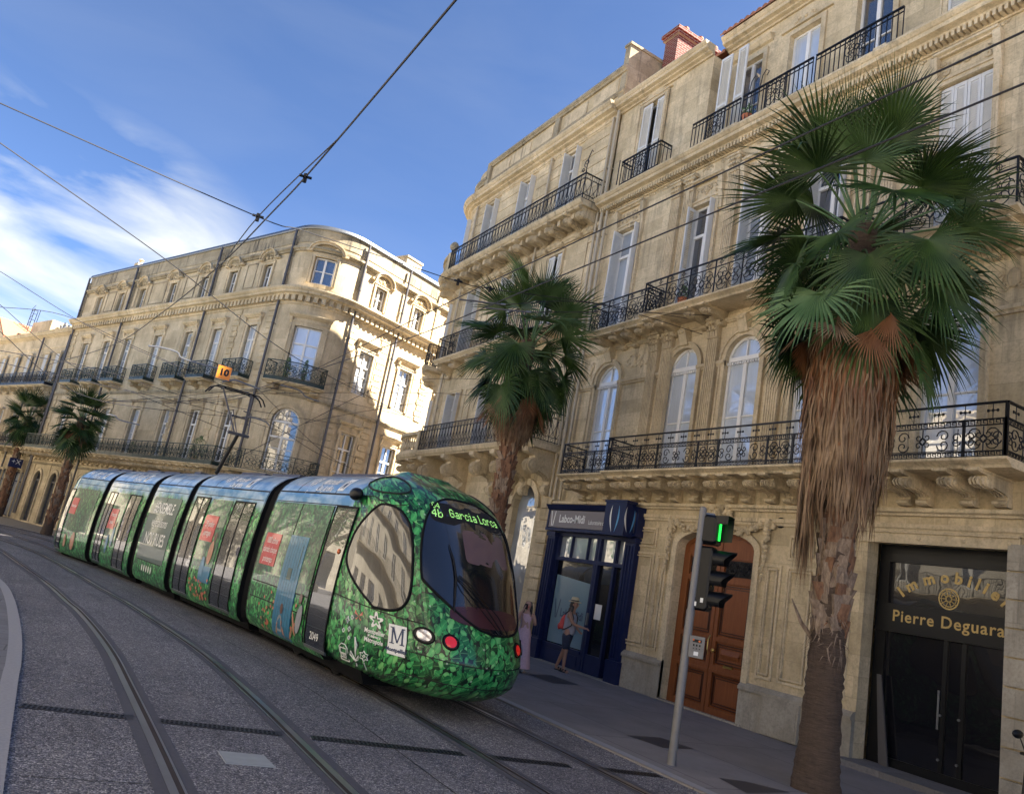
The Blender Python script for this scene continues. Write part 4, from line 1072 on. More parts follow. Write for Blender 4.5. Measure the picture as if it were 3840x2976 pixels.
window(C_, FC, cc-.5, cc+.5, 13.3, 14.6, 0, -.18, 'white', 'pane_dark', rows=2, surround='arched', sw=.16)
window(C_, FC, cc-.62, cc+.62, 4.6, 6.8, .62, -.15, 'white', 'pane_dark', tr=6.1, rows=3, surround='arch', sw=.2)
for c in rr_:
    window(C_, FC, c-.45, c+.45, 8.95, 11.0, 0, -.15, 'white', 'pane_mid', tr=10.3, rows=3, surround='hood', sw=.16)
    window(C_, FC, c-.36, c+.36, 13.2, 14.3, 0, -.18, 'white', 'pane_dark', rows=2, surround='arched', sw=.14)
    window(C_, FC, c-.45, c+.45, 4.7, 7.05, 0, -.15, 'white', 'pane_dark', tr=6.3, rows=3, surround='hood', sw=.16)
for c in gfa: window(C_, FC, c-.55, c+.55, .1, 2.6, .55, -.16, 'dark_pipe', 'pane_dark', rows=1, surround='arch', sw=.2)
mb = MB()
k = -4.0
for i in range(int(22.9/.6)):
    for z in range(9):
        u = -4.0+i*.6
        if all(abs(u+.3-c) > .85 for c in gfa) and u < 18.5: mb.bx(FC, u+.01, u+.59, 0, .05, .5+z*.36, .5+z*.36+.33)
mb.parts('rusticated_base', M['stone'], C_)
mb = MB(); belt(mb, FC, -4.1, UE, 7.95, 8.12, .1); belt(mb, FC, -4.1, UE, 3.55, 3.68, .12); belt(mb, FC, -4.1, UE, 12.98, 13.1, .1, 0, -.05)
mb.parts('string_course', M['soot'], C_)
cornice(C_, FC, -4.2, UE, 12.5, 12.9, .55, dent=.32)
mb = MB(); belt(mb, FC, -4.15, UE, 14.85, 15.05, .2, 0, -.05)
mb.bx(FC, -4.1, UE, -.2, -.02, 15.3, 15.95)
for c in (-4.0, 2.75, 12.15, 18.6, ub+.1, ub+5.5): mb.bx(FC, c-.14, c+.14, -.05, .05, 13.1, 15.6)
for a, b in ((-.7, .5), (2.95, 3.4), (9.0, 10.2), (15.0, 15.9), (5.1, 6.9)): frame_m(mb, FC, a, b, 13.3, 14.6, .05, .03)
mb.parts('parapet', M['soot'], C_)
mb = MB(); mb.pr(FC, -4.2, UE, [(-.25, 15.95), (.06, 15.95), (.08, 16.0), (.0, 16.16), (-.25, 16.2)]); mb.bx(FI, -4.0, 17.2, -9, -.25, 15.6, 15.8)
mb.build('roof', M['zinc'], C_)
for c in wC: balcony(C_, FC, c-.82, c+.82, .6, 8.58, .86, 'panel', 'green_iron', corb=[c-.5, c+.5], cw=.2, cz=.4, th=.1)
balcony(C_, FC, cc-1.05, cc+1.05, .7, 8.45, .9, 'panel', 'green_iron', corb=[cc-.8, cc+.8], cw=.26, cz=.42, th=.1)
cs = [-3.6+i*.62 for i in range(34)]
balcony(C_, FC, -3.9, 17.9, .85, 4.42, .85, 'panel', 'green_iron', corb=cs, cw=.3, cz=.5, th=.12)
balcony(C_, FC, 18.75, 22.1, .75, 4.42, .85, 'rosette', 'green_iron', corb=[19, 20, 21, 22], cw=.26, cz=.4, th=.12)
for c in (2.8, 12.2, 18.72, ub+.05, ub+2.95, ub+8.5): downpipe(C_, FC, c, .4, 15.9, .14, .06, 'dark_pipe')
downpipe(C_, FC, -4.0, .4, 15.9, .14, .06, 'dark_pipe')
mb = MB(); mb.bx(FC, ub+3.6, ub+4.7, -2.2, -1.1, 15.2, 17.1); mb.bx(FC, ub+3.55, ub+4.75, -2.25, -1.05, 17.1, 17.2); mb.build('chimney', M['stone_c'], C_)
mb = MB(); mb.bx(FI, 1.2, 1.7, -.7, -.2, 16.1, 16.5); mb.lathe(FI, (1.45, -.45, 16.5), [(.1, 0), (.1, .2), (.18, .25), (0, .35)], 8); mb.build('chimney', M['stone_c'], C_)

# ---------------------------------------------------------------- lower terrace at the far left
D_ = thing('low_terrace', 'lower cream terrace with grey shutters at the far left, beyond the long building', 'building', (-4, 62, 0))
mb = MB(); wD = [-5.65, -7.6, -10.6, -12.95, -15.5, -18, -20.5, -23]
ops = []
for c in wD: ops += [(c-.42, c+.42, 8.9, 10.85), (c-.42, c+.42, 4.8, 7.0)]
ops += [(c-.8, c+.8, .1, 2.9) for c in (-6.2, -9.4, -12.6, -15.8, -19)]
wall(mb, FI, -26, -4.15, 0, 12.4, ops, 0, -.15, .2); mb.bx(FI, -26, -4.15, -8, -.6, 0, 12.3)
mb.build('wall', M['stone_c'], D_)
for c in wD:
    window(D_, FI, c-.42, c+.42, 8.9, 10.85, 0, -.25, 'grey_paint', 'pane_dark', rows=1, surround='plain', shut='closed'); window(D_, FI, c-.42, c+.42, 4.8, 7.0, 0, -.3, 'white', 'pane_dark', rows=2, surround='plain')
for c in (-6.2, -9.4, -12.6, -15.8, -19): window(D_, FI, c-.8, c+.8, .1, 2.9, 0, -.3, 'blue', 'pane_mid', tr=2.3, rows=1, surround='plain')
cornice(D_, FI, -26, -4.15, 12.1, 12.5, .4, w=-.15)
mb = MB(); belt(mb, FI, -26, -4.15, 8.1, 8.25, .1, 0, -.15); belt(mb, FI, -26, -4.15, 11.3, 11.4, .05, 0, -.15); belt(mb, FI, -26, -4.15, 3.7, 3.9, .12, 0, -.15); mb.parts('string_course', M['trim'], D_)
balcony(D_, FI, -14.6, -4.9, .55, 8.55, .85, 'panel', 'iron', corb=[-14, -12.5, -11, -9.5, -8, -6.5, -5.2], cw=.25, cz=.4, th=.1)
balcony(D_, FI, -14.6, -4.9, .55, 4.4, .85, 'panel', 'iron', corb=[-14, -12.5, -11, -9.5, -8, -6.5, -5.2], cw=.25, cz=.4, th=.1)
downpipe(D_, FI, -9.05, .4, 12.1, .0, .06, 'dark_pipe'); downpipe(D_, FI, -4.6, .4, 12.1, .0, .06, 'dark_pipe')
mb = MB(); mb.pz(FI, [(-21, 12.5), (-17, 12.5), (-19, 14.0)], -.5, .05); mb.build('pediment', M['stone'], D_)
mb = MB(); mb.pz(FI, [(-21.2, 12.55), (-19, 14.1), (-16.8, 12.55), (-16.8, 12.7), (-19, 14.3), (-21.2, 12.7)], -4, .2); mb.build('roof', M['tile'], D_)
mb = MB(); mb.bx(FI, -17, -13.2, -3.5, -1.5, 12.3, 14.3); mb.bx(FI, -13.2, -10.5, -3, -1.6, 12.3, 13.5); mb.bx(FI, -7.2, -5.2, -2.5, -1.5, 12.3, 13.0)
ch = mb.parts('chimney', M['stone_c'], D_)[1]
mb = MB(); R = random.Random(3)
for i in range(14): mb.lathe(FI, (-13.0+i*.35, -2.0-R.random()*.5, 13.4 if i < 8 else 12.4), [(.10, 0), (.09, .5+R.random()*.3), (.13, .55)], 8)
mb.parts('chimney_pot', M['steel'], ch)
mb = MB(); mb.tube([FI.p(-5.2, -1.0, 12.5), FI.p(-4.95, -1.0, 15.9)], .03, 4); mb.tube([FI.p(-6.5, -1.0, 14.6), FI.p(-4.1, -1.0, 14.9)], .02, 4); mb.tube([FI.p(-5.2, -1, 15.8), FI.p(-4.3, -1, 15.9)], .02, 4)
for k in range(6): mb.tube([FI.p(-6.3+k*.4, -1.25, 14.63+k*.05), FI.p(-6.3+k*.4, -.75, 14.63+k*.05)], .012, 3)
mb.build('aerial', M['iron'], D_)
mb = MB()
for u in (-18.6, -18.1):
    for w in (-2, -1.6): mb.tube([FI.p(u, w, 13.4), FI.p(u+.15, w, 15.6)], .03, 4)
for z in (13.8, 14.3, 14.8, 15.3, 15.6): mb.tube([FI.p(-18.55, -1.6, z), FI.p(-18.0, -1.6, z+.3)], .02, 3); mb.tube([FI.p(-18.55, -2, z), FI.p(-18.55, -1.6, z)], .02, 3)
mb.build('roof_ladder', M['iron'], D_)
# projecting blue shop signs
for u, z, s_ in ((-5.4, 3.1, .38), ):
    g = thing('shop_sign', 'blue hanging shop sign with white mark on the far terrace' if u < -5 else 'small blue awning sign on the long building, left of the tram roof', 'sign', FI.p(u, .6, z))
    m = MB(); m.bx(FI, u-.04, u+.04, .1, .1+s_*2, z, z+s_*1.5); m.build('sign_board', M['sign_blue'] if 'sign_blue' in M else simple('blue_sign', (.008, .018, .085), .5), g)
    m = MB(); f = Sub(FI, u+.045, 1); put_text(m, '+X' if u < -5 else '', .42, lambda x, y: f.p(.1+s_-x*1.0, .004, z+s_*.9+y)) if u < -5 else None
    if u < -5: m.build('sign_lettering', M['sign_white'], g, fix=False)

# ---------------------------------------------------------------- houses behind the camera's left shoulder: seen only in glass reflections, and lighting the shaded fronts
FF = Fr((-9.5, 0), (0, -1), 1)
F_ = thing('opposite_terrace', 'sunlit cream terrace on the near side of the street, seen reflected in the windows', 'building', (-11, 8, 0))
mb = MB(); wF = [-26+i*3.0 for i in range(16)]
ops = []
for c in wF: ops += [(c-.55, c+.55, z, z+2.2) for z in (5.2, 9.4)]+[(c-.5, c+.5, 13.6, 15.2), (c-.9, c+.9, .1, 3.0)]
wall(mb, FF, -28, 20, 0, 13.0, [q for q in ops if q[3] < 12.5], 0, 0, .2); mb.bx(FF, -28, 20, -7, -.5, 0, 12.9); mb.build('wall', M['stone_pale'], F_)
F2_ = thing('opposite_terrace', 'lower sunlit terrace further down the near side, seen reflected in the tram doors', 'building', (-11, 50, 0))
mb = MB(); wG = [-70+i*3.2 for i in range(12)]; ops = []; W2 = 'stone_pale'
for c in wG: ops += [(c-.55, c+.55, z, z+2.0) for z in (4.6, )]+[(c-1.2, c+1.2, .1, 3.2)]
wall(mb, FF, -72, -33, 0, 8.0, ops, 0, 0, .2); mb.bx(FF, -72, -33, -7, -.5, 0, 7.9); mb.build('wall', M['stone_pale'], F2_)
for c in wG:
    for z in (4.6, ): window(F2_, FF, c-.55, c+.55, z, z+2.0, 0, -.15, 'white', 'pane_dark', rows=2)
    window(F2_, FF, c-1.2, c+1.2, .1, 3.2, 0, -.15, 'blue', 'pane_dark', rows=1)
cornice(F2_, FF, -72, -33, 7.6, 8.1, .5)
for c in wF:
    for z in (5.2, 9.4): window(F_, FF, c-.55, c+.55, z, z+2.2, 0, -.15, 'white', 'pane_dark', rows=2)
    window(F_, FF, c-.9, c+.9, .1, 3.0, 0, -.15, 'blue', 'pane_dark', rows=1)
mb = MB()
for z in (4.5, 8.8): belt(mb, FF, -28, 20, z, z+.25, .3)
mb.parts('string_course', M['trim'], F_); cornice(F_, FF, -28, 20, 12.5, 13.1, .6)
for z in (4.75, 9.05): balcony(F_, FF, -27, 19, .8, z, .9, 'bars')
# ---------------------------------------------------------------- tram livery: printed ivy leaves below, printed sky above
def livery(name, sky0=2.42, sky1=2.62, film=0.0, umin=None):
    t = NT(name); U = t.uv(); P = t.pos()
    w1 = t.n('ShaderNodeTexNoise', {'Vector': U, 'Scale': 5.0, 'Detail': 2}).outputs['Color']
    uv = t.n('ShaderNodeVectorMath', {0: U, 1: t.n('ShaderNodeVectorMath', {0: w1, 3: .035}, operation='SCALE').outputs[0]}, operation='ADD').outputs[0]
    def leaves(scale, ang, cut):
        mp = t.n('ShaderNodeMapping', {'Vector': uv, 'Rotation': (0, 0, ang), 'Scale': (scale, scale*.74, 1)})
        v = t.n('ShaderNodeTexVoronoi', {'Vector': mp.outputs[0], 'Scale': 1.0, 'Randomness': 1.0}); v.voronoi_dimensions = '2D'
        d = t.n('ShaderNodeTexVoronoi', {'Vector': mp.outputs[0], 'Scale': 1.0, 'Randomness': 1.0}); d.voronoi_dimensions = '2D'; d.feature = 'DISTANCE_TO_EDGE'
        rnd = t.n('ShaderNodeSeparateColor', {0: v.outputs['Color']}).outputs[0]
        c = t.ramp(rnd, [(0, (.004, .035, .012)), (.3, (.010, .13, .035)), (.55, (.02, .26, .065)), (.8, (.07, .44, .12)), (1, (.24, .62, .20))])
        # veins: light line through each leaf, dark gaps between leaves
        # each leaf: lighter towards one side, a pale midrib, dark gap round it
        lx = t.n('ShaderNodeVectorMath', {0: mp.outputs[0], 1: v.outputs['Position']}, operation='SUBTRACT').outputs[0]
        sx = t.n('ShaderNodeSeparateXYZ', {0: lx}); ax = t.math('ABSOLUTE', t.math('ADD', sx.outputs[0], t.math('MULTIPLY', sx.outputs[1], t.math('SUBTRACT', rnd, .5))))
        c = t.mix(t.ramp(ax, [(.0, .55), (.05, 0)]), c, (.20, .50, .16))
        c = t.mix(t.ramp(ax, [(.05, 0), (.45, .55)]), c, (.004, .05, .015))
        m = t.ramp(t.math('ADD', v.outputs['Distance'], t.math('MULTIPLY', ax, .35)), [(cut, 1), (cut+.03, 0)])
        m = t.math('MULTIPLY', m, t.ramp(d.outputs['Distance'], [(.015, 0), (.04, 1)]))
        return c, m
    c = (.001, .010, .005)
    for sc_, an, cut_ in ((15, .5, .55), (11, 2.1, .46), (7.5, 1.1, .42)):
        cut = cut_; cc_, mm_ = leaves(sc_, an, cut_); c = t.mix(mm_, c, cc_)
    big = t.noise(U, 1.15, 4, .6)
    c = t.mix(t.ramp(big, [(.34, .65), (.50, 0)]), c, (.002, .020, .010))
    c = t.mix(t.ramp(big, [(.55, 0), (.85, .35)]), c, (.30, .42, .20))
    fl = t.n('ShaderNodeTexVoronoi', {'Vector': uv, 'Scale': 3.2, 'Randomness': 1.0}); fl.voronoi_dimensions = '2D'
    c = t.mix(t.ramp(fl.outputs['Distance'], [(.035, .7), (.05, 0)]), c, (.5, .6, .45))
    sep = t.n('ShaderNodeSeparateXYZ', {0: U}); z = sep.outputs[1]; u = sep.outputs[0]
    if sky0:
        sk = t.mix(t.ramp(t.noise(t.scl(U, .7, 1.4, 1), 2.2, 5), [(.40, 0), (.66, 1)]), (.07, .22, .44), (.42, .55, .68))
        zz = t.math('ADD', z, t.math('MULTIPLY', t.math('SUBTRACT', t.noise(U, 2.6, 4), .5), .5))
        m = t.ramp(t.math('SUBTRACT', zz, sky0), [(0, 0), (max(.02, sky1-sky0), 1)])
        if umin is not None:
            uu = t.math('ADD', u, t.math('MULTIPLY', t.math('SUBTRACT', t.noise(U, 3, 4), .5), .7))
            m = t.math('MULTIPLY', m, t.ramp(t.math('SUBTRACT', uu, umin), [(0, 0), (.25, 1)]))
        c = t.mix(m, c, sk)
    if film: c = t.mix(film, c, (.05, .075, .07))
    t.col(c); t.set(Roughness=.4, Coat_Weight=.75, Coat_Roughness=.03, Coat_IOR=1.36, Specular_IOR_Level=.3)
    return t.mat
M['ivy'] = livery('printed_ivy_wrap', None)
M['ivysky'] = livery('printed_ivy_and_sky_wrap')
M['film'] = livery('perforated_window_film', None, film=.55)
M['film'].node_tree.nodes['Principled BSDF'].inputs['Coat IOR'].default_value = 1.38
M['p_blue'] = simple('printed_blue_door', (.02, .15, .27), .35, 0, .25, 7, coat=.35)
M['p_red'] = simple('printed_red_placard', (.50, .035, .040), .4, 0, .1, 3, coat=.35)
M['p_slate'] = simple('printed_slate_panel', (.045, .085, .075), .4, 0, .3, 5, coat=.35)
M['p_skin'] = simple('printed_skin_tone', (.42, .20, .12), .4, 0, .25, 9, coat=.35)
M['p_hair'] = simple('printed_brown', (.10, .04, .02), .4, 0, .3, 9, coat=.35)
M['p_cloth'] = simple('printed_pale_cloth', (.25, .26, .28), .4, 0, .3, 8, coat=.35)
M['p_orange'] = simple('printed_orange', (.5, .14, .08), .4, 0, .2, 8, coat=.35)
M['seam'] = simple('panel_gap', (.004, .004, .005), .7)
HW = [(.26, 1.14), (.36, 1.24), (.5, 1.29), (.8, 1.324), (1.0, 1.331), (1.2, 1.333), (1.4, 1.331), (1.6, 1.325), (1.8, 1.315), (2.0, 1.301), (2.2, 1.283), (2.4, 1.261), (2.6, 1.235), (2.75, 1.21), (2.86, 1.18), (2.97, 1.12), (3.08, 1.02), (3.18, .89), (3.26, .72), (3.32, .5), (3.35, 0)]
def lerp(T, x):
    if x <= T[0][0]: return T[0][1]
    for (a, b), (c, d) in zip(T, T[1:]):
        if x <= c: return b+(d-b)*(x-a)/(c-a)
    return T[-1][1]
hw = lambda z: lerp(HW, z)

class Mod:
    """tram section; t runs back from its front end along the side, side -1 = the side towards the camera"""
    def __init__(s, F, R, zo=0.0):
        F = V((*F, 0)); R = V((*R, 0)); s.L = (R-F).length; s.a = (R-F).normalized()
        s.n = V((-s.a.y, s.a.x, 0))            # towards the camera side
        s.c0 = F - s.n*1.33; s.zo = zo
    def p(s, t, w, z):                           # on the near side, w proud of the skin
        q = s.c0 + s.a*t + s.n*(hw(z)+w); return V((q.x, q.y, z+s.zo))
    def c(s, t, x, z):                           # x from centreline, + towards camera side
        q = s.c0 + s.a*t + s.n*x; return V((q.x, q.y, z+s.zo))
    def br(s, a, b, du=0): return [a, b]
class Far(Mod):
    def __init__(s, m): s.__dict__.update(m.__dict__)
    def p(s, t, w, z): q = s.c0 + s.a*t - s.n*(hw(z)+w); return V((q.x, q.y, z+s.zo))
MODS = [Mod((4.42, 10.0), (3.87, 15.95), 0), Mod((3.78, 16.35), (3.08, 20.65), -.04), Mod((3.02, 21.05), (2.56, 23.95), -.08), Mod((2.47, 24.4), (1.70, 28.3), -.12), Mod((1.6, 28.65), (.75, 31.9), -.16)]
T = thing('tram', 'five-section tram wrapped in green ivy leaf print with printed sky along the roof', 'tram', (5.2, 14, 0))
ZS = [h[0] for h in HW]
def patch(mb, m, t0, t1, z0, z1, w, mi=0, th=None):
    """rectangle lying on the skin, following its curve"""
    zs = [z0]+[z for z in ZS if z0 < z < z1]+[z1]; k = len(zs)
    mb.add([m.p(t, w, z) for z in zs for t in (t0, t1)], [[2*i, 2*i+1, 2*i+3, 2*i+2] for i in range(k-1)], mi, [(t, z) for z in zs for t in (t0, t1)])
    # edges
    for a, b in zip(zs, zs[1:]):
        for t in (t0, t1): mb.quad(m, [(t, 0, a), (t, w, a), (t, w, b), (t, 0, b)], mi)
    for z in (z0, z1): mb.quad(m, [(t0, 0, z), (t1, 0, z), (t1, w, z), (t0, w, z)], mi)
def body(m, t0, t1, mat, name='body_section'):
    mb = MB(); vs = []; uv = []
    prof = [(x, z) for z, x in HW]+[(-x, z) for z, x in reversed(HW[:-1])]
    k = len(prof)
    for t in (t0, t1):
        for x, z in prof: vs.append(m.c(t, x, z)); uv.append((t, z))
    fs = [[j, (j+1) % k, k+(j+1) % k, k+j] for j in range(k-1)]+[[k-1, 0, k, 2*k-1]]
    mb.add(vs, fs, 0, uv); mb.add([m.c(t0+.004, x*.995, z) for x, z in prof]+[m.c(t1-.004, x*.995, z) for x, z in prof], [list(range(k-1, -1, -1)), list(range(k, 2*k))], 1)
    return mb.build(name, [M[mat], M['rubber']], T, smooth=True, auto=35)
def seam(mb, m, pts, r=.012):
    P = [m.p(t, .002, z) for t, z in pts]; mb.tube(P, r, 4)
def side_text(name, m, s, size, t, z, mat, par, w=.016, sx=1.0, **k):
    g = MB(); put_text(g, s, size, lambda x, y: m.p(t-x*sx, w, z+y), **k); return g.build(name, M[mat], par, fix=False)
def door(m, t0, t1, z0=.36, z1=2.6, leaves=2):
    g = MB(); patch(g, m, t0, t1, z0, z1, .012); d = g.build('door', M['tramglass'], T, smooth=True, auto=30)
    f = MB(); e = .045; n = leaves
    for a in (t0, t1-.03): patch(f, m, a, a+.03, z0, z1, .02)
    for i in range(1, n): c = t0+(t1-t0)*i/n; patch(f, m, c-.018, c+.018, z0, z1, .02)
    patch(f, m, t0+.03, t1-.03, z1-.03, z1, .02)
    f.build('door_seal', M['rubber'], d)
    f = MB(); patch(f, m, t0, t1, z0-.05, z0, .03); f.build('door_sill', M['steel'], d)
    return d
def blob(mb, m, t, z, rt, rz, w, n=12, rot=0):
    P = []
    for k in range(n):
        a = 2*pi*k/n; x = rt*cos(a); y = rz*sin(a); P.append((t+x*cos(rot)-y*sin(rot), w, z+x*sin(rot)+y*cos(rot)))
    mb.quad(m, P)
def tree_mark(g, m, t, z, s, w):
    g.quad(m, [(t-.05*s, w, z-.5*s), (t+.05*s, w, z-.5*s), (t+.02*s, w, z+.1*s), (t-.02*s, w, z+.1*s)])
    R = random.Random(2)
    for k in range(22): a = R.uniform(0, 2*pi); q = R.random()**.5*.42; blob(g, m, t+q*s*cos(a), z+.22*s+q*s*.75*sin(a), .08*s, .05*s, w+.0003*k, 6, R.random()*3)
    for a in (.6, 1.0, 2.1, 2.5): g.quad(m, [(t, w, z-.1*s), (t+.02*s, w, z-.1*s), (t+.3*s*cos(a), w, z+.3*s*sin(a)), (t+.28*s*cos(a), w, z+.3*s*sin(a))])
body(MODS[0], 2.35, MODS[0].L, 'ivysky')
for m in MODS[1:4]: body(m, 0, m.L, 'ivysky')
body(MODS[4], 0, MODS[4].L-.5, 'ivysky')
# far-side glazing so the other side is a real side too
for i, m in enumerate(MODS):
    g = MB(); f = Far(m); patch(g, f, 2.6 if i == 0 else .3, m.L-.35, 1.0, 2.55, .012); g.build('window', M['tramglass'], T)
# bellows
for a, b in zip(MODS, MODS[1:]):
    mb = MB(); n = 9
    prof = [(x*.93, z) for z, x in HW if z < 3.3]; prof = prof+[(-x, z) for x, z in reversed(prof)]
    rings = []
    for i in range(n):
        f = i/(n-1); s_ = 1.0 if i % 2 == 0 else .955
        rings.append([a.c(a.L, x*s_, z).lerp(b.c(0, x*s_, z), f) for x, z in prof])
    k = len(prof); vs = [p for r in rings for p in r]; fs = []
    for i in range(n-1):
        for j in range(k): fs.append([i*k+j, i*k+(j+1) % k, (i+1)*k+(j+1) % k, (i+1)*k+j])
    mb.add(vs, fs); mb.build('bellows', M['rubber'], T)
# trim lines, skirts and roof shroud joints
for i, m in enumerate(MODS):
    g = MB(); t0 = 1.7 if i == 0 else 0.02; t1 = m.L-(.55 if i == 4 else .02)
    if i == 0: t0 = 2.4
    patch(g, m, t0, t1, 2.845, 2.875, .006); patch(g, m, t1-.02, t1, .3, 3.3, .004)
    if i: patch(g, m, t0, t0+.02, .3, 3.3, .004)
    patch(g, m, t0+.1, t1-.1, 2.655, 2.67, .004)
    for k in range(1, 4): t = t0+(t1-t0)*k/4; patch(g, m, t-.008, t+.008, 2.875, 3.32, .004)
    g.build('panel_joint', M['seam'], T)
# roof equipment
for i, m in enumerate(MODS):
    mb = MB(); mb.bx(Loc((0, 0, 0)), 0, 0, 0, 0, 0, 0) if False else None
    for t0, t1 in (((2.8, 5.4),) if i == 0 else ((.5, m.L*.45), (m.L*.55, m.L-.5)) if i != 2 else ((.2, .8), (2.2, 2.7))):
        vs = [m.c(t, x, z) for t in (t0, t1) for x, z in ((-.45, 3.3), (.45, 3.3), (.4, 3.385), (-.4, 3.385))]
        mb.add(vs, [[0, 1, 2, 3], [4, 5, 6, 7], [0, 1, 5, 4], [1, 2, 6, 5], [2, 3, 7, 6], [3, 0, 4, 7]])
    mb.build('roof_unit', M['dark_pipe'], T)
# underframe and wheels
for i, m in enumerate(MODS):
    mb = MB(); L0 = .4 if i == 0 else 0
    vs = [m.c(t, x, z) for t in (1.3 if i == 0 else 0, m.L) for x, z in ((-.92, .12), (.92, .12), (1.0, .30), (-1.0, .30))]
    mb.add(vs, [[0, 1, 2, 3], [4, 5, 6, 7], [0, 1, 5, 4], [1, 2, 6, 5], [2, 3, 7, 6], [3, 0, 4, 7]])
    mb.build('underframe', M['rubber'], T)
    if i in (0, 2, 4):
        for t in ((2.6, 4.3) if i != 2 else (.8, 2.2)):
            for x in (-.72, .72):
                w = MB(); n = 18; vs = []
                for xx in (x-.06, x+.06):
                    for k in range(n): a = 2*pi*k/n; vs.append(m.c(t+.29*cos(a), xx, .30-m.zo+.29*sin(a)))
                w.add(vs, [list(range(n)), list(range(2*n-1, n-1, -1))]+[[k, (k+1) % n, n+(k+1) % n, n+k] for k in range(n)])
                w.build('wheel', M['rubber'], T)
# --- section 1 side
m = MODS[0]
door(m, 2.08, 2.92, .40, 2.66, 1)
g = MB(); patch(g, m, 3.0, m.L-.12, 1.1, 2.64, .010); wn = g.build('window', M['film'], T, smooth=True, auto=30)
g = MB(); patch(g, m, 4.42, 4.44, 1.1, 2.64, .016); patch(g, m, 3.0, m.L-.12, 1.09, 1.11, .016); patch(g, m, 3.0, m.L-.12, .80, .82, .006); patch(g, m, 3.0, 3.02, .4, 2.64, .016); patch(g, m, 4.4, 4.42, .3, .8, .006); g.build('window_seal', M['seam'], wn)
g = MB(); patch(g, m, 3.6, 4.45, .30, 2.05, .018); dr_ = g.build('printed_door', M['p_blue'], T)
g = MB()
for k in range(1, 7): patch(g, m, 3.6+k*.12, 3.606+k*.12, .32, 2.03, .0195)
patch(g, m, 3.95, 4.15, 1.28, 1.48, .021); patch(g, m, 3.72, 3.75, 1.5, 1.9, .021)
g.build('board_joint', M['p_slate'], dr_)
g = MB(); patch(g, m, 4.92, 5.72, 1.42, 2.02, .020); pl = g.build('printed_placard', M['p_red'], T)
for s_, z in (('1000 arbres', 1.88), ('plantés chaque', 1.71), ('printemps', 1.53)): side_text('placard_lettering', m, s_, .17, 5.32, z, 'sign_white', pl, .023, .72, shear=.25)
side_text('fleet_number', m, '2049', .17, 2.5, .56, 'sign_white', T, .024, 1.05)
# printed gardeners
g = MB(); blob(g, m, 3.28, 1.04, .07, .09, .022); blob(g, m, 4.05, .78, .07, .09, .022); g.build('printed_head', M['p_hair'], T, fix=False)
g = MB(); blob(g, m, 3.22, .72, .12, .24, .023, rot=.2); blob(g, m, 4.08, .50, .12, .18, .023); g.build('printed_shirt', M['p_cloth'], T, fix=False)
g = MB(); blob(g, m, 3.42, .62, .035, .22, .025, rot=-.5); blob(g, m, 3.5, .46, .03, .15, .026, rot=.6); blob(g, m, 3.92, .46, .03, .16, .026, rot=-.5); blob(g, m, 4.2, .42, .03, .14, .025, rot=.4); g.build('printed_arm', M['p_skin'], T, fix=False)
g = MB(); R = random.Random(9)
for k in range(26): blob(g, m, R.choice((4.6, 4.9, 5.1, 3.5))+R.uniform(-.16, .16), R.uniform(.35, 1.05), .035, .03, .0125+.0004*k, 7)
g.build('printed_flower', M['p_orange'], T, fix=False)
# roof band lettering
def roof_logo(m, t, par):
    g = MB(); tree_mark(g, m, t+.62, 3.02, .34, .010); g.build('tree_logo', M['sign_white'], par, fix=False)
    side_text('roof_lettering', m, 'Montpellier', .17, t-.12, 3.10, 'sign_white', par, .010, .95, weight=.004); side_text('roof_lettering', m, 'Cité Jardins', .17, t-.12, 2.955, 'sign_white', par, .010, .9, shear=.2, weight=.002)
    g = MB(); patch(g, m, t-.95, t-.72, 2.92, 3.17, .010); q = g.build('city_badge', M['sign_white'], par); side_text('badge_letter', m, 'M', .2, t-.835, 3.03, 'sign_navy', q, .014, .9, weight=.006)
roof_logo(m, 4.0, T)
# --- section 2
m = MODS[1]; roof_logo(m, 2.2, T); door(m, .42, 1.55, .38, 2.6); door(m, 3.1, 4.1, .38, 2.6)
g = MB(); patch(g, m, 1.7, 2.95, 1.05, 2.58, .010); g.build('window', M['film'], T, smooth=True, auto=30)
g = MB(); patch(g, m, 2.15, 2.95, 1.62, 2.2, .020); pl = g.build('printed_placard', M['p_red'], T)
for s_, z in (('29 jardins', 2.0), ('partagés', 1.8)): side_text('placard_lettering', m, s_, .19, 2.55, z, 'sign_white', pl, .023, .72, shear=.25)
g = MB(); blob(g, m, 1.95, 1.75, .09, .11, .022); g.build('printed_head', M['p_hair'], T, fix=False)
g = MB(); blob(g, m, 2.0, 1.4, .14, .26, .023); g.build('printed_arm', M['p_skin'], T, fix=False)
g = MB(); patch(g, m, 1.75, 2.2, .75, 1.1, .018); blob(g, m, 2.3, 1.0, .14, .3, .020); g.build('printed_trousers', M['p_blue'], T, fix=False)
g = MB(); 
for k in range(30): blob(g, m, R.uniform(1.75, 2.95), R.uniform(.4, .85), .045, .035, .0125+.0004*k, 7)
g.build('printed_flower', M['p_orange'], T, fix=False)
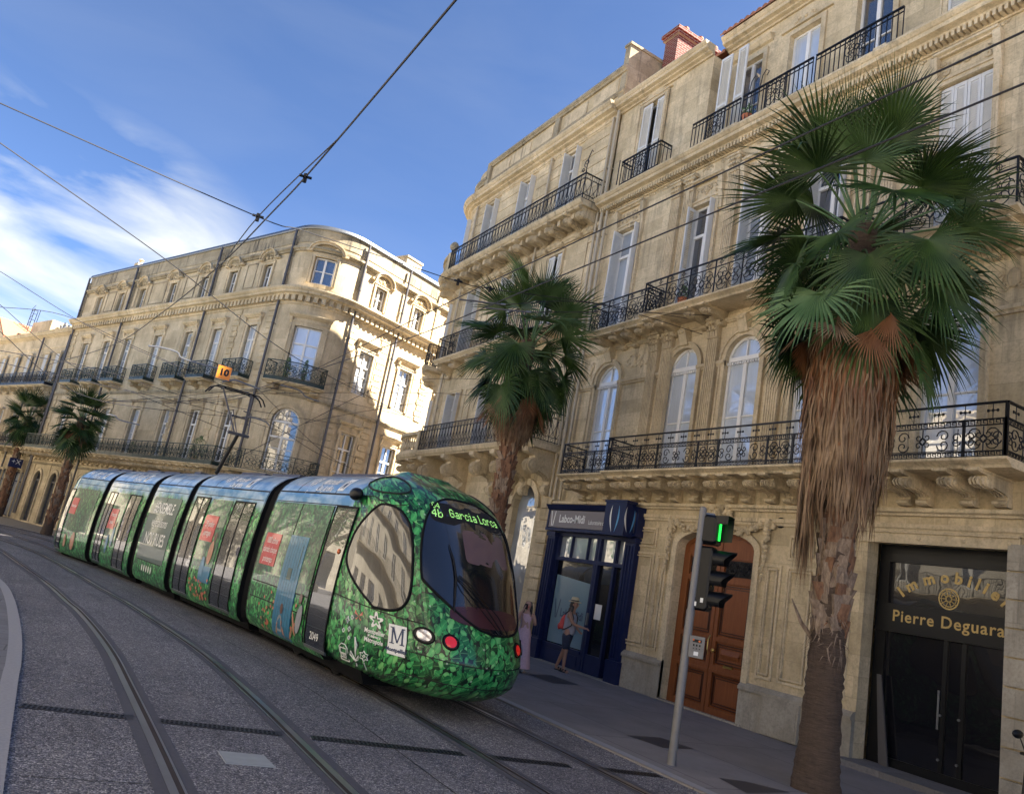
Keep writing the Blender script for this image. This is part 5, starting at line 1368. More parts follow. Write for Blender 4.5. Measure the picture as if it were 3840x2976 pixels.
# --- section 3
m = MODS[2]
g = MB(); patch(g, m, .35, m.L-.25, .82, 2.5, .010); wn = g.build('window', M['p_slate'], T, smooth=True, auto=30)
g = MB(); patch(g, m, 1.55, 1.57, 2.3, 2.5, .014); patch(g, m, .5, m.L-.4, .80, .82, .014); g.build('window_seal', M['seam'], wn)
for s_, z, q, k in (('#ENSEMBLE', 2.2, .40, dict(weight=.005)), ('végétalisons', 1.82, .34, dict(shear=.3)), ('NOS RUES', 1.38, .44, dict(weight=.005))):
    side_text('slogan_lettering', m, s_, q, m.L/2+.05, z, 'sign_white', wn, .016, .82 if q < .44 else .86, **k)
g = MB()
for k in range(5): blob(g, m, 1.2+k*.2, .62, .05, .09, .012, 8)
g.build('printed_flower', M['sign_white'], T, fix=False)
# --- section 4
m = MODS[3]; roof_logo(m, 1.9, T); door(m, .45, 1.5, .38, 2.5); door(m, 2.85, 3.6, .38, 2.5)
g = MB(); patch(g, m, 1.6, 2.8, 1.05, 2.5, .010); g.build('window', M['film'], T, smooth=True, auto=30)
g = MB(); patch(g, m, 2.05, 2.75, 1.4, 2.0, .020); pl = g.build('printed_placard', M['p_red'], T)
for s_, z in (('10 marchés', 1.82), ('paysans', 1.6)): side_text('placard_lettering', m, s_, .17, 2.4, z, 'sign_white', pl, .023, .7, shear=.25)
g = MB(); blob(g, m, 1.9, 1.2, .12, .3, .02); blob(g, m, 2.3, .95, .12, .28, .02); g.build('printed_shirt', M['p_blue'], T, fix=False)
g = MB(); blob(g, m, 1.9, 1.55, .07, .09, .022); g.build('printed_head', M['p_skin'], T, fix=False)
# --- section 5 (tail)
m = MODS[4]; door(m, 2.72, 3.2, .38, 2.45, 1)
g = MB(); patch(g, m, .3, 2.6, 1.05, 2.5, .010); g.build('window', M['film'], T, smooth=True, auto=30)
g = MB(); patch(g, m, 1.95, 2.6, 1.6, 2.15, .020); pl = g.build('printed_placard', M['p_red'], T)
side_text('placard_lettering', m, 'chaque jour', .15, 2.28, 1.88, 'sign_white', pl, .023, .7, shear=.25)
g = MB(); blob(g, m, 1.4, .75, .2, .3, .02); blob(g, m, 2.2, .7, .12, .22, .02); g.build('printed_arm', M['p_skin'], T, fix=False)
roof_logo(m, 1.6, T)
# rounded tail
mb = MB(); L0 = m.L-.5; rows = 10; vs = []; uv = []; cols = 17
zs = [h[0] for h in HW]
for z in zs:
    for j in range(cols):
        a = -pi/2+pi*j/(cols-1); x = hw(z)*(1 if sin(a) >= 0 else -1)*abs(sin(a))**.7; y = (1.5-.5*max(0, z-1.2))*abs(cos(a))**.7
        vs.append(m.c(L0+y, x, z)); uv.append((L0+j*.2, z))
mb.add(vs, [[i*cols+j, i*cols+j+1, (i+1)*cols+j+1, (i+1)*cols+j] for i in range(len(zs)-1) for j in range(cols-1)], 0, uv)
mb.build('tail_cab', M['ivy'], T, smooth=True)

# ---------------------------------------------------------------- the nose
m = MODS[0]; TB = 2.38                                  # cab begins here, measured back from the front reference
TIP = [(.24, .0), (.30, -.22), (.45, -.42), (.7, -.50), (1.0, -.44), (1.2, -.30), (1.5, -.12), (2.0, .14), (2.5, .48), (2.8, .74), (3.02, 1.06), (3.18, 1.42), (3.32, 1.95), (3.42, 2.2)]
HWN = [(.24, .85), (.30, 1.05), (.45, 1.24), (.7, 1.315), (1.2, 1.333), (1.6, 1.325), (2.0, 1.301), (2.4, 1.261), (2.7, 1.22), (2.9, 1.16), (3.05, 1.06), (3.2, .88), (3.33, .64), (3.42, .42)]
def smoothl(T, x):
    return (lerp(T, x-.06)+lerp(T, x)*2+lerp(T, x+.06))/4
def nose(th, z, w=0.0):
    """th in degrees: -90 near side .. 0 front .. 90 far side"""
    def f(th, z):
        a = radians(th); H = smoothl(HWN, z); L = TB-smoothl(TIP, z)
        x = H*(1 if a >= 0 else -1)*abs(sin(a))**.80; y = L*abs(cos(a))**.80
        return m.c(TB-y, -x, z)
    p = f(th, z)
    if w:
        e = 1.5; du = f(min(th+e, 89.9), z)-f(max(th-e, -89.9), z); dz = f(th, min(z+.04, 3.42))-f(th, z-.04)
        n = du.cross(dz)
        if n.length > 1e-9: n.normalize()
        ctr = m.c(TB, 0, z)
        if n.dot(p-ctr) < 0: n = -n
        p = p+n*w
    return p
zs = [.24, .27, .30, .36, .45, .57, .7, .85, 1.0, 1.15, 1.3, 1.5, 1.7, 1.9, 2.1, 2.3, 2.5, 2.65, 2.78, 2.9, 3.0, 3.1, 3.18, 3.25, 3.32, 3.38, 3.42]
ths = [-90+180*j/60 for j in range(61)]
mb = MB(); vs = []; uv = []
for z in zs:
    acc = 0; prev = None
    for th in ths:
        p = nose(th, z)
        if prev is not None: acc += (p-prev).length
        prev = p; vs.append(p); uv.append(acc)
    k = len(ths); mid = uv[-k:][k//2]
    for j in range(k): uv[-k+j] = (uv[-k+j]-mid, z*1.0)
k = len(ths)
fs = [[i*k+j, i*k+j+1, (i+1)*k+j+1, (i+1)*k+j] for i in range(len(zs)-1) for j in range(k-1)]
fs.append([(len(zs)-1)*k+j for j in range(k)]); fs.append([j for j in range(k-1, -1, -1)])
mb.add(vs, fs, 0, uv)
cab = mb.build('cab', M['ivy'], T, smooth=True, auto=50)
# patches lying on the nose
def nose_patch(name, outline, ctr, w, mat, par, rings=7, rim=None):
    mb = MB(); n = len(outline); vs = [nose(ctr[0], ctr[1], w)]; fs = []
    for r in range(1, rings+1):
        f = r/rings
        for a, z in outline: vs.append(nose(ctr[0]+(a-ctr[0])*f, ctr[1]+(z-ctr[1])*f, w))
    for j in range(n): fs.append([0, 1+j, 1+(j+1) % n])
    for r in range(rings-1):
        for j in range(n): a = 1+r*n; b = a+n; fs.append([a+j, b+j, b+(j+1) % n, a+(j+1) % n])
    mb.add(vs, fs); o = mb.build(name, M[mat], par, smooth=True, fix=False)
    if rim:
        g = MB(); P = [nose(a, z, w*.6) for a, z in outline]; g.tube(P+[P[0], P[1]], rim, 5); g.build('seal', M['rubber'], o, smooth=True)
    return o
def sup(c, A, B, n=2.8, N=56, skew=0.0, top=1.0):
    out = []
    for k in range(N):
        t = 2*pi*k/N; x = (1 if cos(t) >= 0 else -1)*abs(cos(t))**(2/n); y = (1 if sin(t) >= 0 else -1)*abs(sin(t))**(2/n)
        a = c[0]+A*x*(1-(1-top)*max(0, y))+skew*y; out.append((a, c[1]+B*y))
    return out
# th for a lateral position x on the nose
def th_of(x, z=1.5): H = smoothl(HWN, z); return math.degrees(math.asin(min(1, abs(x)/H)**1.25))*(1 if x > 0 else -1)
WO = []
for x, z in sup((0, 2.10), .84, .92, 3.2, 64, top=.93):
    q = max(0, -(z-2.10)/.92-.35); p_ = max(0, -x/.84-.0)
    WO.append((th_of(x+.10*q, 2.0), z+.62*q*p_**1.5))
ws_ = nose_patch('windscreen', WO, (0, 2.1), .012, 'screenglass', T, 9, .022)
SO = []
for x, y in sup((0, 0), 1, 1, 3.6, 56):
    t = -62+21.5*x; z = 2.0+.75*y
    if x < 0 and y > 0: t += 13*(-x)*y*y
    if x < 0 and y < 0: z += .20*(x*y)
    if x < 0 and y < 0: z += .0+.22*x*y*1.0; 
    if x > .2 and y > .2: z -= .10*(x-.2)
    SO.append((t, z))

nose_patch('side_window', SO, (-62, 2.0), .012, 'screenglass', T, 8, .022)
nose_patch('side_window', [(-a, z) for a, z in SO], (62, 2.0), .012, 'screenglass', T, 8, .022)
# destination display behind the glass: dark band with LED lettering
g = MB()
M['led'] = simple('lit_led_lettering', (.3, .6, .2), .5, 0, 0, emit=((.42, .95, .22), .13))
def ledtext(s_, size, thc, zc, sx=1.0, w=.016, **k):
    g = MB(); put_text(g, s_, size, lambda x, y: nose(th_of(thc+x*sx, 2.8), zc+y, w), **k); return g
nose_patch('display_panel', [(th_of(x, 2.8), z) for x, z in sup((0.02, 2.76), .66, .16, 6, 40)], (0, 2.76), .0135, 'dark', ws_, 5)
# LED characters as dot matrix strokes
F5 = {'G': ["01110", "10001", "10000", "10111", "10001", "10001", "01110"], 'a': ["00000", "00000", "01110", "00001", "01111", "10001", "01111"], 'r': ["00000", "00000", "10110", "11001", "10000", "10000", "10000"],
      'c': ["00000", "00000", "01110", "10001", "10000", "10001", "01110"], 'i': ["010", "000", "110", "010", "010", "010", "111"], 'L': ["1000", "1000", "1000", "1000", "1000", "1000", "1111"],
      'o': ["00000", "00000", "01110", "10001", "10001", "10001", "01110"], 'n': ["00000", "00000", "10110", "11001", "10001", "10001", "10001"], ' ': ["00"]*7, '4': ["00010", "00110", "01010", "10010", "11111", "00010", "00010"], 'b': ["10000", "10000", "10110", "11001", "10001", "10001", "11110"], '0': ["01110", "10001", "10011", "10101", "11001", "10001", "01110"]}
def dots(s_, x0, z0, d, w=.017):
    g = MB(); x = x0
    for chh in s_:
        gl = F5[chh]
        for r, row in enumerate(gl):
            for c, b_ in enumerate(row):
                if b_ == '1':
                    xx = x+c*d; zz = z0-r*d*1.25
                    q = [(xx, zz), (xx+d*.86, zz), (xx+d*.86, zz-d*1.1), (xx, zz-d*1.1)]
                    g.add([nose(th_of(a, 2.8), b, w) for a, b in q], [[0, 1, 2, 3]])
        x += (len(gl[0])+1)*d
    return g
dots('Garcia Lorca', -.36, 2.84, .0142, .017).build('display_lettering', M['led'], ws_, fix=False)
dots('4b', -.62, 2.80, .0135, .017).build('display_lettering', M['led'], ws_, fix=False)
dots('04', -.60, 2.90, .010, .017).build('display_lettering', M['led'], ws_, fix=False)
M['blind'] = simple('sun_blind', (.13, .075, .075), .6, 0, .1, coat=.35)
nose_patch('sun_blind', [(th_of(x, 2.3), z) for x, z in sup((0.18, 2.33), .42, .24, 9, 40)], (10, 2.33), .0135, 'blind', ws_, 5)
M['dash'] = simple('dark_red_dashboard', (.05, .008, .012), .5, 0, .3, 3, coat=.35)
nose_patch('dashboard', [(th_of(x, 1.5), z) for x, z in sup((0.05, 1.38), .60, .13, 3, 40)], (0, 1.38), .0135, 'dash', ws_, 5)
# headlamps
def lamp(x, z, r, mat, name, rim=True):
    g = MB(); o = [(th_of(x+r*cos(2*pi*k/20), z), z+r*sin(2*pi*k/20)) for k in range(20)]
    q = nose_patch(name, o, (th_of(x, z), z), .010, 'black', T, 2, .012)
    o = [(th_of(x+r*.72*cos(2*pi*k/20), z), z+r*.72*sin(2*pi*k/20)) for k in range(20)]
    nose_patch('lens', o, (th_of(x, z), z), .022, mat, q, 3)
M['lens_w'] = simple('clear_headlamp_lens', (.45, .45, .50), .08, .6, .3, 30, coat=.35)
M['lens_r'] = simple('red_lamp_lens', (.30, .004, .006), .1, 0, .3, 20, coat=1, emit=((.9, .02, .02), .06))
M['lens_o'] = simple('orange_lamp_lens', (.6, .12, .02), .15, 0, .2, 20, coat=.35)
for sg in (-1, 1):
    lamp(sg*.84, 1.04, .095, 'lens_w', 'headlight'); lamp(sg*.57, 1.02, .092, 'lens_r', 'tail_light')
# panel gaps on the nose
def nseam(pts, r=.008):
    g = MB(); P = [nose(th_of(x, z) if not deg else x, z, .002) for x, z, deg in pts]; g.tube(P, r, 4); return g.build('panel_joint', M['seam'], T)
nseam([(-.95+.1*i, .80-.05*sin(pi*(i)/19), False) for i in range(20)], .007)
nseam([(-.95+.1*i, .50-.03*sin(pi*(i)/19), False) for i in range(20)], .007)
nseam([(-.98, .32+.1*i, False) for i in range(10)], .008); nseam([(.98, .32+.1*i, False) for i in range(10)], .008)
nseam([(-88+3*i, 1.30-.12*sin(pi*i/40)+0.0*i, True) for i in range(19)], .010)
nseam([(-89+2.0*i, 2.86+.02*i*.0-.0*i, True) for i in range(8)]+[(-73+3*i, 2.86-.10*sin(pi*i/12), True) for i in range(11)], .009)
# roof pod outline
PO = []
for x, y in sup((0, 0), 1, 1, 2.3, 44): PO.append((-66+24*x-4*y, 3.10+.155*y))
g = MB(); P = [nose(a, z, .004) for a, z in PO]; g.tube(P+[P[0], P[1]], .016, 5); g.build('pod_outline', M['seam'], T)
g = MB(); P = [nose(-a, z, .004) for a, z in PO]; g.tube(P+[P[0], P[1]], .016, 5); g.build('pod_outline', M['seam'], T)
# marker lamp, mirrors
g = MB(); P = m.p(2.28, .01, 1.92)
for_ = Loc((P.x, P.y, P.z)); g.ball(for_, (0, 0, 0), (.035, .035, .045), 10); g.build('marker_lamp', M['lens_o'], T, smooth=True)
for f_ in (m, Far(m)):
    P = f_.p(2.2, .10, 2.86); g = MB(); g.ball(Loc((P.x, P.y, P.z), .1), (0, 0, 0), (.10, .17, .105), 14); q = g.build('wing_mirror', M['black'], T, smooth=True)
    g = MB(); g.tube([f_.p(2.2, .0, 2.84), f_.p(2.2, .08, 2.84)], .03, 6); g.build('bracket', M['black'], q)
# wiper
g = MB()
def nb(x, z, w): return nose(th_of(x, z), z, w)
g.tube([nb(.25, 1.16, .05), nb(.0, 1.45, .07), nb(-.30, 1.78, .07), nb(-.42, 1.86, .06)], .010, 5)
g.tube([nb(.20, 1.16, .05), nb(-.06, 1.40, .07), nb(-.36, 1.72, .07), nb(-.43, 1.84, .06)], .008, 5)
g.tube([nb(.32, 1.17, .05), nb(.16, 1.40, .07), nb(-.20, 1.74, .07), nb(-.40, 1.88, .06)], .008, 5)
g.tube([nb(-.50, 1.38, .04), nb(-.47, 1.6, .045), nb(-.44, 1.86, .05), nb(-.45, 2.1, .045), nb(-.48, 2.3, .035)], [.006, .014, .018, .014, .006], 5)
g.build('windscreen_wiper', M['black'], T)
# badges on the nose side
def npatch(x0, x1, z0, z1, w, deg=True):
    g = MB(); n = 5
    for i in range(n):
        a = x0+(x1-x0)*i/n; b = x0+(x1-x0)*(i+1)/n
        for z_, zz in ((z0, (z0+z1)/2), ((z0+z1)/2, z1)): g.add([nose(a, z_, w), nose(b, z_, w), nose(b, zz, w), nose(a, zz, w)], [[0, 1, 2, 3]])
    return g
g = npatch(-53, -43.5, .70, 1.09, .008); q = g.build('city_badge', M['sign_white'], T, fix=False)
def ntext(s_, size, th, z, w, dth, **k):
    g = MB(); put_text(g, s_, size, lambda x, y: nose(th+x*dth, z+y, w), **k); return g
DT = 35.0
gm = MB()
for P_ in ([(-.10, -.11), (-.075, -.11), (-.075, .11), (-.10, .11)], [(.075, -.11), (.105, -.11), (.105, .11), (.075, .11)], [(-.10, .11), (-.06, .11), (.012, -.10), (-.012, -.10)], [(.012, -.10), (-.012, -.10), (.07, .11), (.09, .11)], [(-.13, -.12), (-.05, -.12), (-.05, -.105), (-.13, -.105)], [(.05, -.12), (.13, -.12), (.13, -.105), (.05, -.105)], [(-.13, .105), (-.06, .105), (-.06, .12), (-.13, .12)], [(.07, .105), (.13, .105), (.13, .12), (.07, .12)]):
    gm.add([nose(-48.3+DT*.85*x, .95+y*.9, .011) for x, y in P_], [[0, 1, 2, 3]])
gm.build('badge_letter', M['sign_navy'], q, fix=False)
ntext('Montpellier', .075, -48.3, .765, .011, DT*.9, weight=.002).build('badge_lettering', M['sign_navy'], q, fix=False)
g = MB(); n = 5; ths_ = []
for k in range(5):
    a0 = pi/2+2*pi*k/5
    for a in (a0-.5, a0-.25, a0, a0+.25, a0+.5): pass
    pts_o = [(.085+.035*cos(5*(2*pi*k/5+2*pi/5*j/6)), 2*pi*k/5+2*pi/5*j/6+pi/2) for j in range(7)]
    for (r1, a1), (r2, a2) in zip(pts_o, pts_o[1:]):
        g.add([nose(-60+DT*r*f*cos(a), 1.08+r*f*sin(a), .009) for r, a, f in ((r1, a1, .55), (r1, a1, 1), (r2, a2, 1), (r2, a2, .55))], [[0, 1, 2, 3]])
g.build('star_logo', M['sign_white'], T, fix=False)
for s_, z, q_ in (('Montpellier', .92, .085), ('Méditerranée', .86, .045), ('Métropole', .80, .085)): ntext(s_, q_, -60.5, z, .009, DT*.8, weight=.002).build('metropole_lettering', M['sign_white'], T, fix=False)
g = MB()
for sx in (-1, 1):
    g.add([nose(-70+DT*x*sx, 1.10+y, .009) for x, y in ((0, -.03), (.06, .05), (.07, 0), (.02, -.02))], [[0, 1, 2, 3]]); g.add([nose(-70+DT*x*sx, 1.10+y, .009) for x, y in ((0, -.03), (.05, -.07), (.03, -.08))], [[0, 1, 2]])
g.build('butterfly_print', M['p_orange'], T, fix=False)
g = MB()
def nst(th, z, P, cl=True, r=.008):
    g.tube([nose(th+DT*x, z+y, .006) for x, y in P]+([nose(th+DT*P[0][0], z+P[0][1], .006)] if cl else []), r, 4)
nst(-77, .52, [(-.07, -.12), (-.07, .06), (-.03, .11), (.03, .11), (.07, .06), (.07, -.12)]); nst(-77, .52, [(-.05, -.02), (-.05, .05), (.05, .05), (.05, -.02)]); nst(-77, .47, [(-.04, -.03), (-.04, .02), (-.01, .02), (-.01, -.03)]); nst(-77, .47, [(.04, -.03), (.04, .02), (.01, .02), (.01, -.03)])
nst(-70.5, .58, [(0, -.2), (.02, 0), (.0, .2), (.04, .1), (.02, 0)], False, .012); nst(-70.5, .52, [(.01, -.05), (-.06, .05), (-.07, .0), (0, -.06)], True, .009); nst(-70.5, .5, [(.01, -.05), (.07, .04), (.06, -.02)], True, .009)
nst(-65, .54, [(.075*(1 if k % 2 else .6)*cos(2*pi*k/12), .02+.075*(1 if k % 2 else .6)*sin(2*pi*k/12)) for k in range(12)]); nst(-65, .54, [(.02, .02), (0, .04), (-.02, .02), (0, 0)]); nst(-65, .5, [(0, -.03), (.0, -.13)], False)
for th, z, s_ in ((-76, .98, .05), (-74.5, .86, .035), (-77.5, .82, .03), (-73.5, 1.03, .03), (-74, .74, .025)):
    nst(th, z, [(0, s_), (.012, .012), (s_*.7, 0), (.012, -.012), (0, -s_), (-.012, -.012), (-s_*.7, 0), (-.012, .012)])
g.build('white_doodle', M['sign_white'], T)
# ---------------------------------------------------------------- pantograph (on section 3)
m = MODS[2]
pg = MB()
def c3(t, x, z): return m.c(t, x, z-m.zo)
pg.tube([c3(1.85, .1, 3.34), c3(1.25, 0, 4.5)], [.06, .05], 8)
pn = pg.build('pantograph', M['black'], T)
g = MB()
for s_ in (-1, 1): g.tube([c3(1.25, s_*.12, 4.5), c3(2.2, s_*.42, 5.75)], .026, 6)
g.tube([c3(1.35, 0, 4.45), c3(1.8, 0, 4.9), c3(1.9, .1, 5.2)], .015, 4); g.tube([c3(1.25, -.3, 4.48), c3(1.25, .3, 4.48)], .045, 6)
g.tube([c3(1.6, -.2, 5.0), c3(1.6, .2, 5.0)], .02, 5); g.tube([c3(1.3, -.28, 4.55), c3(1.5, -.3, 5.15), c3(1.6, -.1, 5.2)], .018, 4)
g.build('upper_arm', M['dark_pipe'], pn)
g = MB()
for dt in (-.14, .14):
    g.tube([c3(2.2+dt, .85, 5.55), c3(2.2+dt, .74, 5.72), c3(2.2+dt, .60, 5.8), c3(2.2+dt, -.60, 5.8), c3(2.2+dt, -.74, 5.72), c3(2.2+dt, -.85, 5.55)], .022, 5)
for x in (-.42, .42): g.tube([c3(2.04, x, 5.77), c3(2.36, x, 5.77)], .03, 5)
g.build('collector_head', M['black'], pn)
# ---------------------------------------------------------------- ground
def cr(P, n=8):
    out = []
    for i in range(len(P)-1):
        p0 = P[max(i-1, 0)]; p1 = P[i]; p2 = P[i+1]; p3 = P[min(i+2, len(P)-1)]
        for k in range(n):
            t = k/n; out.append(tuple(.5*((2*b)+(-a+c)*t+(2*a-5*b+4*c-d)*t*t+(-a+3*b-3*c+d)*t**3) for a, b, c, d in zip(p0, p1, p2, p3)))
    out.append(tuple(P[-1])); return out
def offs(P, d):
    out = []
    for i, p in enumerate(P):
        a = P[max(i-1, 0)]; b = P[min(i+1, len(P)-1)]; t = V((b[0]-a[0], b[1]-a[1])); t.normalize()
        out.append((p[0]+t.y*d, p[1]-t.x*d))
    return out
def ribbon(mb, P, a, b, z, mi=0):
    A_ = offs(P, a); B_ = offs(P, b)
    for i in range(len(P)-1): mb.add([V((*A_[i], z)), V((*B_[i], z)), V((*B_[i+1], z)), V((*A_[i+1], z))], [[0, 1, 2, 3]], mi)
def struct(name, mb, mat): o = mb.build(name, mat, None, fix=False); o['kind'] = 'structure'; return o
def sheet(P, z, side=None):
    mb = MB(); n = len(P); mb.add([V((x, y, z)) for x, y in P], [list(range(n))])
    if side:
        mb.add([V((x, y, z)) for x, y in P]+[V((x, y, side)) for x, y in P], [[i, (i+1) % n, n+(i+1) % n, n+i] for i in range(n)])
    return mb
struct('ground', MB().add([V((-400, -400, -.03)), V((400, -400, -.03)), V((400, 600, -.03)), V((-400, 600, -.03))], [[0, 1, 2, 3]]), M['path'])
struct('road', sheet([(.2, -14), (7.4, -14), (7.4, 14), (6.6, 30), (8.2, 36), (9, 60), (-30, 80), (-30, 40), (-3.5, 33), (-1.2, 25), (-.26, 20.2), (.2, 14)], 0.0), M['road'])
KR = cr([(7.36, -14), (7.36, 8), (7.34, 13), (7.2, 17), (6.8, 22), (6.3, 28), (7, 33), (11, 34.2), (24, 39)], 6)
struct('pavement_right', sheet(KR+[(24, 40), (24, -14)], .026, -.02), M['pave_r'])
k_ = MB(); ribbon(k_, KR, .0, .17, .031); struct('kerb_right', k_, M['kerb'])
KL = cr([(.31, -14), (.31, 8), (.32, 11), (.26, 13.7), (.06, 17.4), (-.26, 20.2), (-1.2, 25), (-3.2, 32), (-9, 42)], 6)
struct('pavement_left', sheet([(-4.2, -14)]+KL+[(-16, 52), (-13, 42), (-7, 32), (-4.6, 25), (-4.2, 18)], .03, -.02), M['pave_l'])
struct('side_road', sheet([(-9.45, -14), (-4.2, -14), (-4.2, 18), (-4.6, 25), (-7, 32), (-13, 42), (-16, 52), (-30, 80), (-30, -14)], .0), M['road'])
k_ = MB(); ribbon(k_, KL, -.0, -.16, .034); struct('kerb_left', k_, M['kerb'])
struct('pavement_far', sheet([(-40, 68), (-12, 56), (-1.39, 47.6), (.87, 44.2), (3.2, 39), (5.2, 34.2), (7.2, 31.6), (9.6, 31.5), (24, 37), (24, 60), (-40, 90)], .03, -.02), M['path'])
k_ = MB(); ribbon(k_, [(-12, 56), (-1.39, 47.6), (.87, 44.2), (3.2, 39), (5.2, 34.2), (7.2, 31.6)], 0, .3, .036); struct('kerb_far', k_, M['kerb'])
# rails
TR1 = [(1.45, -6), (1.45, 5), (1.45, 8), (1.43, 10.5), (1.40, 12.5), (1.28, 14.8), (1.12, 16.8), (.98, 17.9), (.68, 20.56), (.28, 23.3), (-.15, 26.1), (-.68, 29.4), (-1.6, 33.5), (-3, 38.5), (-5, 44)]
TR2 = [(2.9, -6), (2.9, 5), (2.9, 8), (2.9, 10), (2.84, 12.5), (2.72, 14.3), (2.46, 16.7), (2.16, 19.26), (1.79, 21.58), (1.42, 24.28), (.82, 28.24), (.1, 31.8), (-.87, 35), (-2.3, 39), (-4, 43.5)]
TC = cr([(5.73, -6), (5.73, 6), (5.73, 9.5), (5.66, 11.5), (5.42, 14), (5.15, 16.2), (4.4, 20.7), (3.85, 24), (3.05, 28.4), (2.1, 31.9), (1, 36), (-.5, 41), (-3, 48)], 6)
RL = [(cr(TR1, 6), 'leftmost bright curved tram rail set in the road, nearest the pale pavement', 1), (cr(TR2, 6), 'second tram rail from the left, right-hand rail of the empty track', -1), (offs(TC, -.7175), 'tram rail running out from under the left side of the tram nose', 1), (offs(TC, .7175), 'tram rail running out from under the right side of the tram nose, by the pavement', -1)]
for P, lab, sg in RL:
    r = thing('tram_rail', lab, 'rail', (P[6][0], P[6][1], 0), 'tram rails in the road')
    b = MB(); ribbon(b, P, -.16, .16, .004); b.build('rail_bed', M['concrete'], r, fix=False)
    b = MB(); ribbon(b, P, -.055*sg, .012*sg, .009); ribbon(b, P, .055*sg, .075*sg, .009); b.build('rail_head', M['rail'], r, fix=False)
    b = MB(); ribbon(b, P, .012*sg, .055*sg, .007); b.build('flange_groove', M['groove'], r, fix=False)
# slotted drain across the tracks
D0 = V((.36, 9.05, 0)); D1 = V((7.3, 7.72, 0)); dd = (D1-D0).normalized(); dn = V((-dd.y, dd.x, 0)); DL = (D1-D0).length
dr = thing('drainage_channel', 'long slotted iron drain grate crossing both tram tracks', 'drain', tuple(D0))
fb = MB(); fs_ = MB(); f3 = MB()
gaps = [(D0.x+1.45-.36, ), ]
segs = [(0, 1.02), (1.25, 2.48), (2.78, 4.50), (4.84, 5.84), (6.16, DL)]
for a, b in segs:
    fb.add([D0+dd*a-dn*.085+V((0, 0, .003)), D0+dd*b-dn*.085+V((0, 0, .003)), D0+dd*b+dn*.085+V((0, 0, .003)), D0+dd*a+dn*.085+V((0, 0, .003))], [[0, 1, 2, 3]])
    for o0, o1 in ((-.085, -.068), (-.008, .008), (.068, .085)):
        fs_.add([D0+dd*a+dn*o0+V((0, 0, .008)), D0+dd*b+dn*o0+V((0, 0, .008)), D0+dd*b+dn*o1+V((0, 0, .008)), D0+dd*a+dn*o1+V((0, 0, .008))], [[0, 1, 2, 3]])
    x = a
    while x < b-.02:
        for o0, o1 in ((-.068, -.008), (.008, .068)):
            fs_.add([D0+dd*x+dn*o0+V((0, 0, .0075)), D0+dd*(x+.020)+dn*o0+V((0, 0, .0075)), D0+dd*(x+.020)+dn*o1+V((0, 0, .0075)), D0+dd*x+dn*o1+V((0, 0, .0075))], [[0, 1, 2, 3]])
        x += .046
fb.build('channel', M['dark'], dr, fix=False); fs_.build('grate', M['grate'], dr, fix=False)
mb = MB(); mb.add([V((x, y, .006)) for x, y in ((1.98, 7.82), (2.39, 7.75), (2.41, 7.37), (1.98, 7.43))]+[V((x, y, .0)) for x, y in ((1.98, 7.82), (2.39, 7.75), (2.41, 7.37), (1.98, 7.43))], [[0, 1, 2, 3], [0, 1, 5, 4], [1, 2, 6, 5], [2, 3, 7, 6], [3, 0, 4, 7]])
cp = mb.build('cover_plate', M['plate'], None); tag(cp, 'pale rectangular steel cover plate set in the road between the two left rails', 'cover plate')
# saw-cut joints in the road surface
mb = MB(); ribbon(mb, offs(TC, -1.78), -.008, .008, .003)
for (x0, y0), (x1, y1) in (((.4, 10.55), (1.3, 10.25)), ((1.6, 10.3), (2.75, 9.85)), ((3.1, 9.9), (4.85, 9.45)), ((5.2, 9.35), (7.3, 8.9)), ((1.7, 13.9), (2.5, 13.6)), ((.4, 6.9), (1.3, 6.8)), ((3.05, 6.3), (4.9, 6.0))):
    P = [(x0+(x1-x0)*i/12, y0+(y1-y0)*i/12+.012*sin(i*1.7)) for i in range(13)]; ribbon(mb, P, -.005, .005, .003)
struct('road_joint', mb, M['seam'])
DI = [('dark diamond inlay in the pavement in front of the navy shopfront', [(10.13, 15.21), (11.0, 15.57), (11.01, 14.46), (10.16, 14.27)]), ('dark diamond inlay in the pavement beside the traffic signal pole', [(8.45, 9.75), (9.17, 9.78), (9.28, 9.15), (8.6, 9.1)]), ('dark diamond inlay in the pavement left of the nearest palm trunk', [(8.25, 7.66), (8.64, 7.55), (9.0, 7.15), (8.1, 7.05)])]
for lab, P in DI:
    mb = MB(); mb.add([V((x, y, .030)) for x, y in P], [[0, 1, 2, 3]]); o = mb.build('paving_inlay', M['diamond'], None, fix=False); tag(o, lab, 'paving inlay', 'dark diamond inlays in the pavement')

# ---------------------------------------------------------------- palms
def leafmat(name, lo, hi, sheen=.3):
    t = NT(name); P = t.pos(); oi = t.noise(P, 2.2, 3); f = t.noise(P, 40, 2)
    c = t.mix(t.ramp(oi, [(.35, 0), (.65, 1)]), lo, hi); c = t.mix(t.math('MULTIPLY', f, .5), c, tuple(x*.5 for x in lo))
    t.col(c); t.set(Roughness=.5, Specular_IOR_Level=.35); return t.mat
M['frond'] = leafmat('fan_palm_leaf', (.014, .040, .009), (.055, .105, .022))
M['frond2'] = leafmat('fan_palm_leaf_pale', (.07, .14, .045), (.13, .22, .09))
M['dead'] = leafmat('dead_palm_leaf', (.16, .095, .055), (.38, .26, .155)); M['dead'].node_tree.nodes['Principled BSDF'].inputs['Roughness'].default_value = .85
M['dead2'] = leafmat('russet_palm_leaf', (.16, .065, .025), (.30, .14, .06))
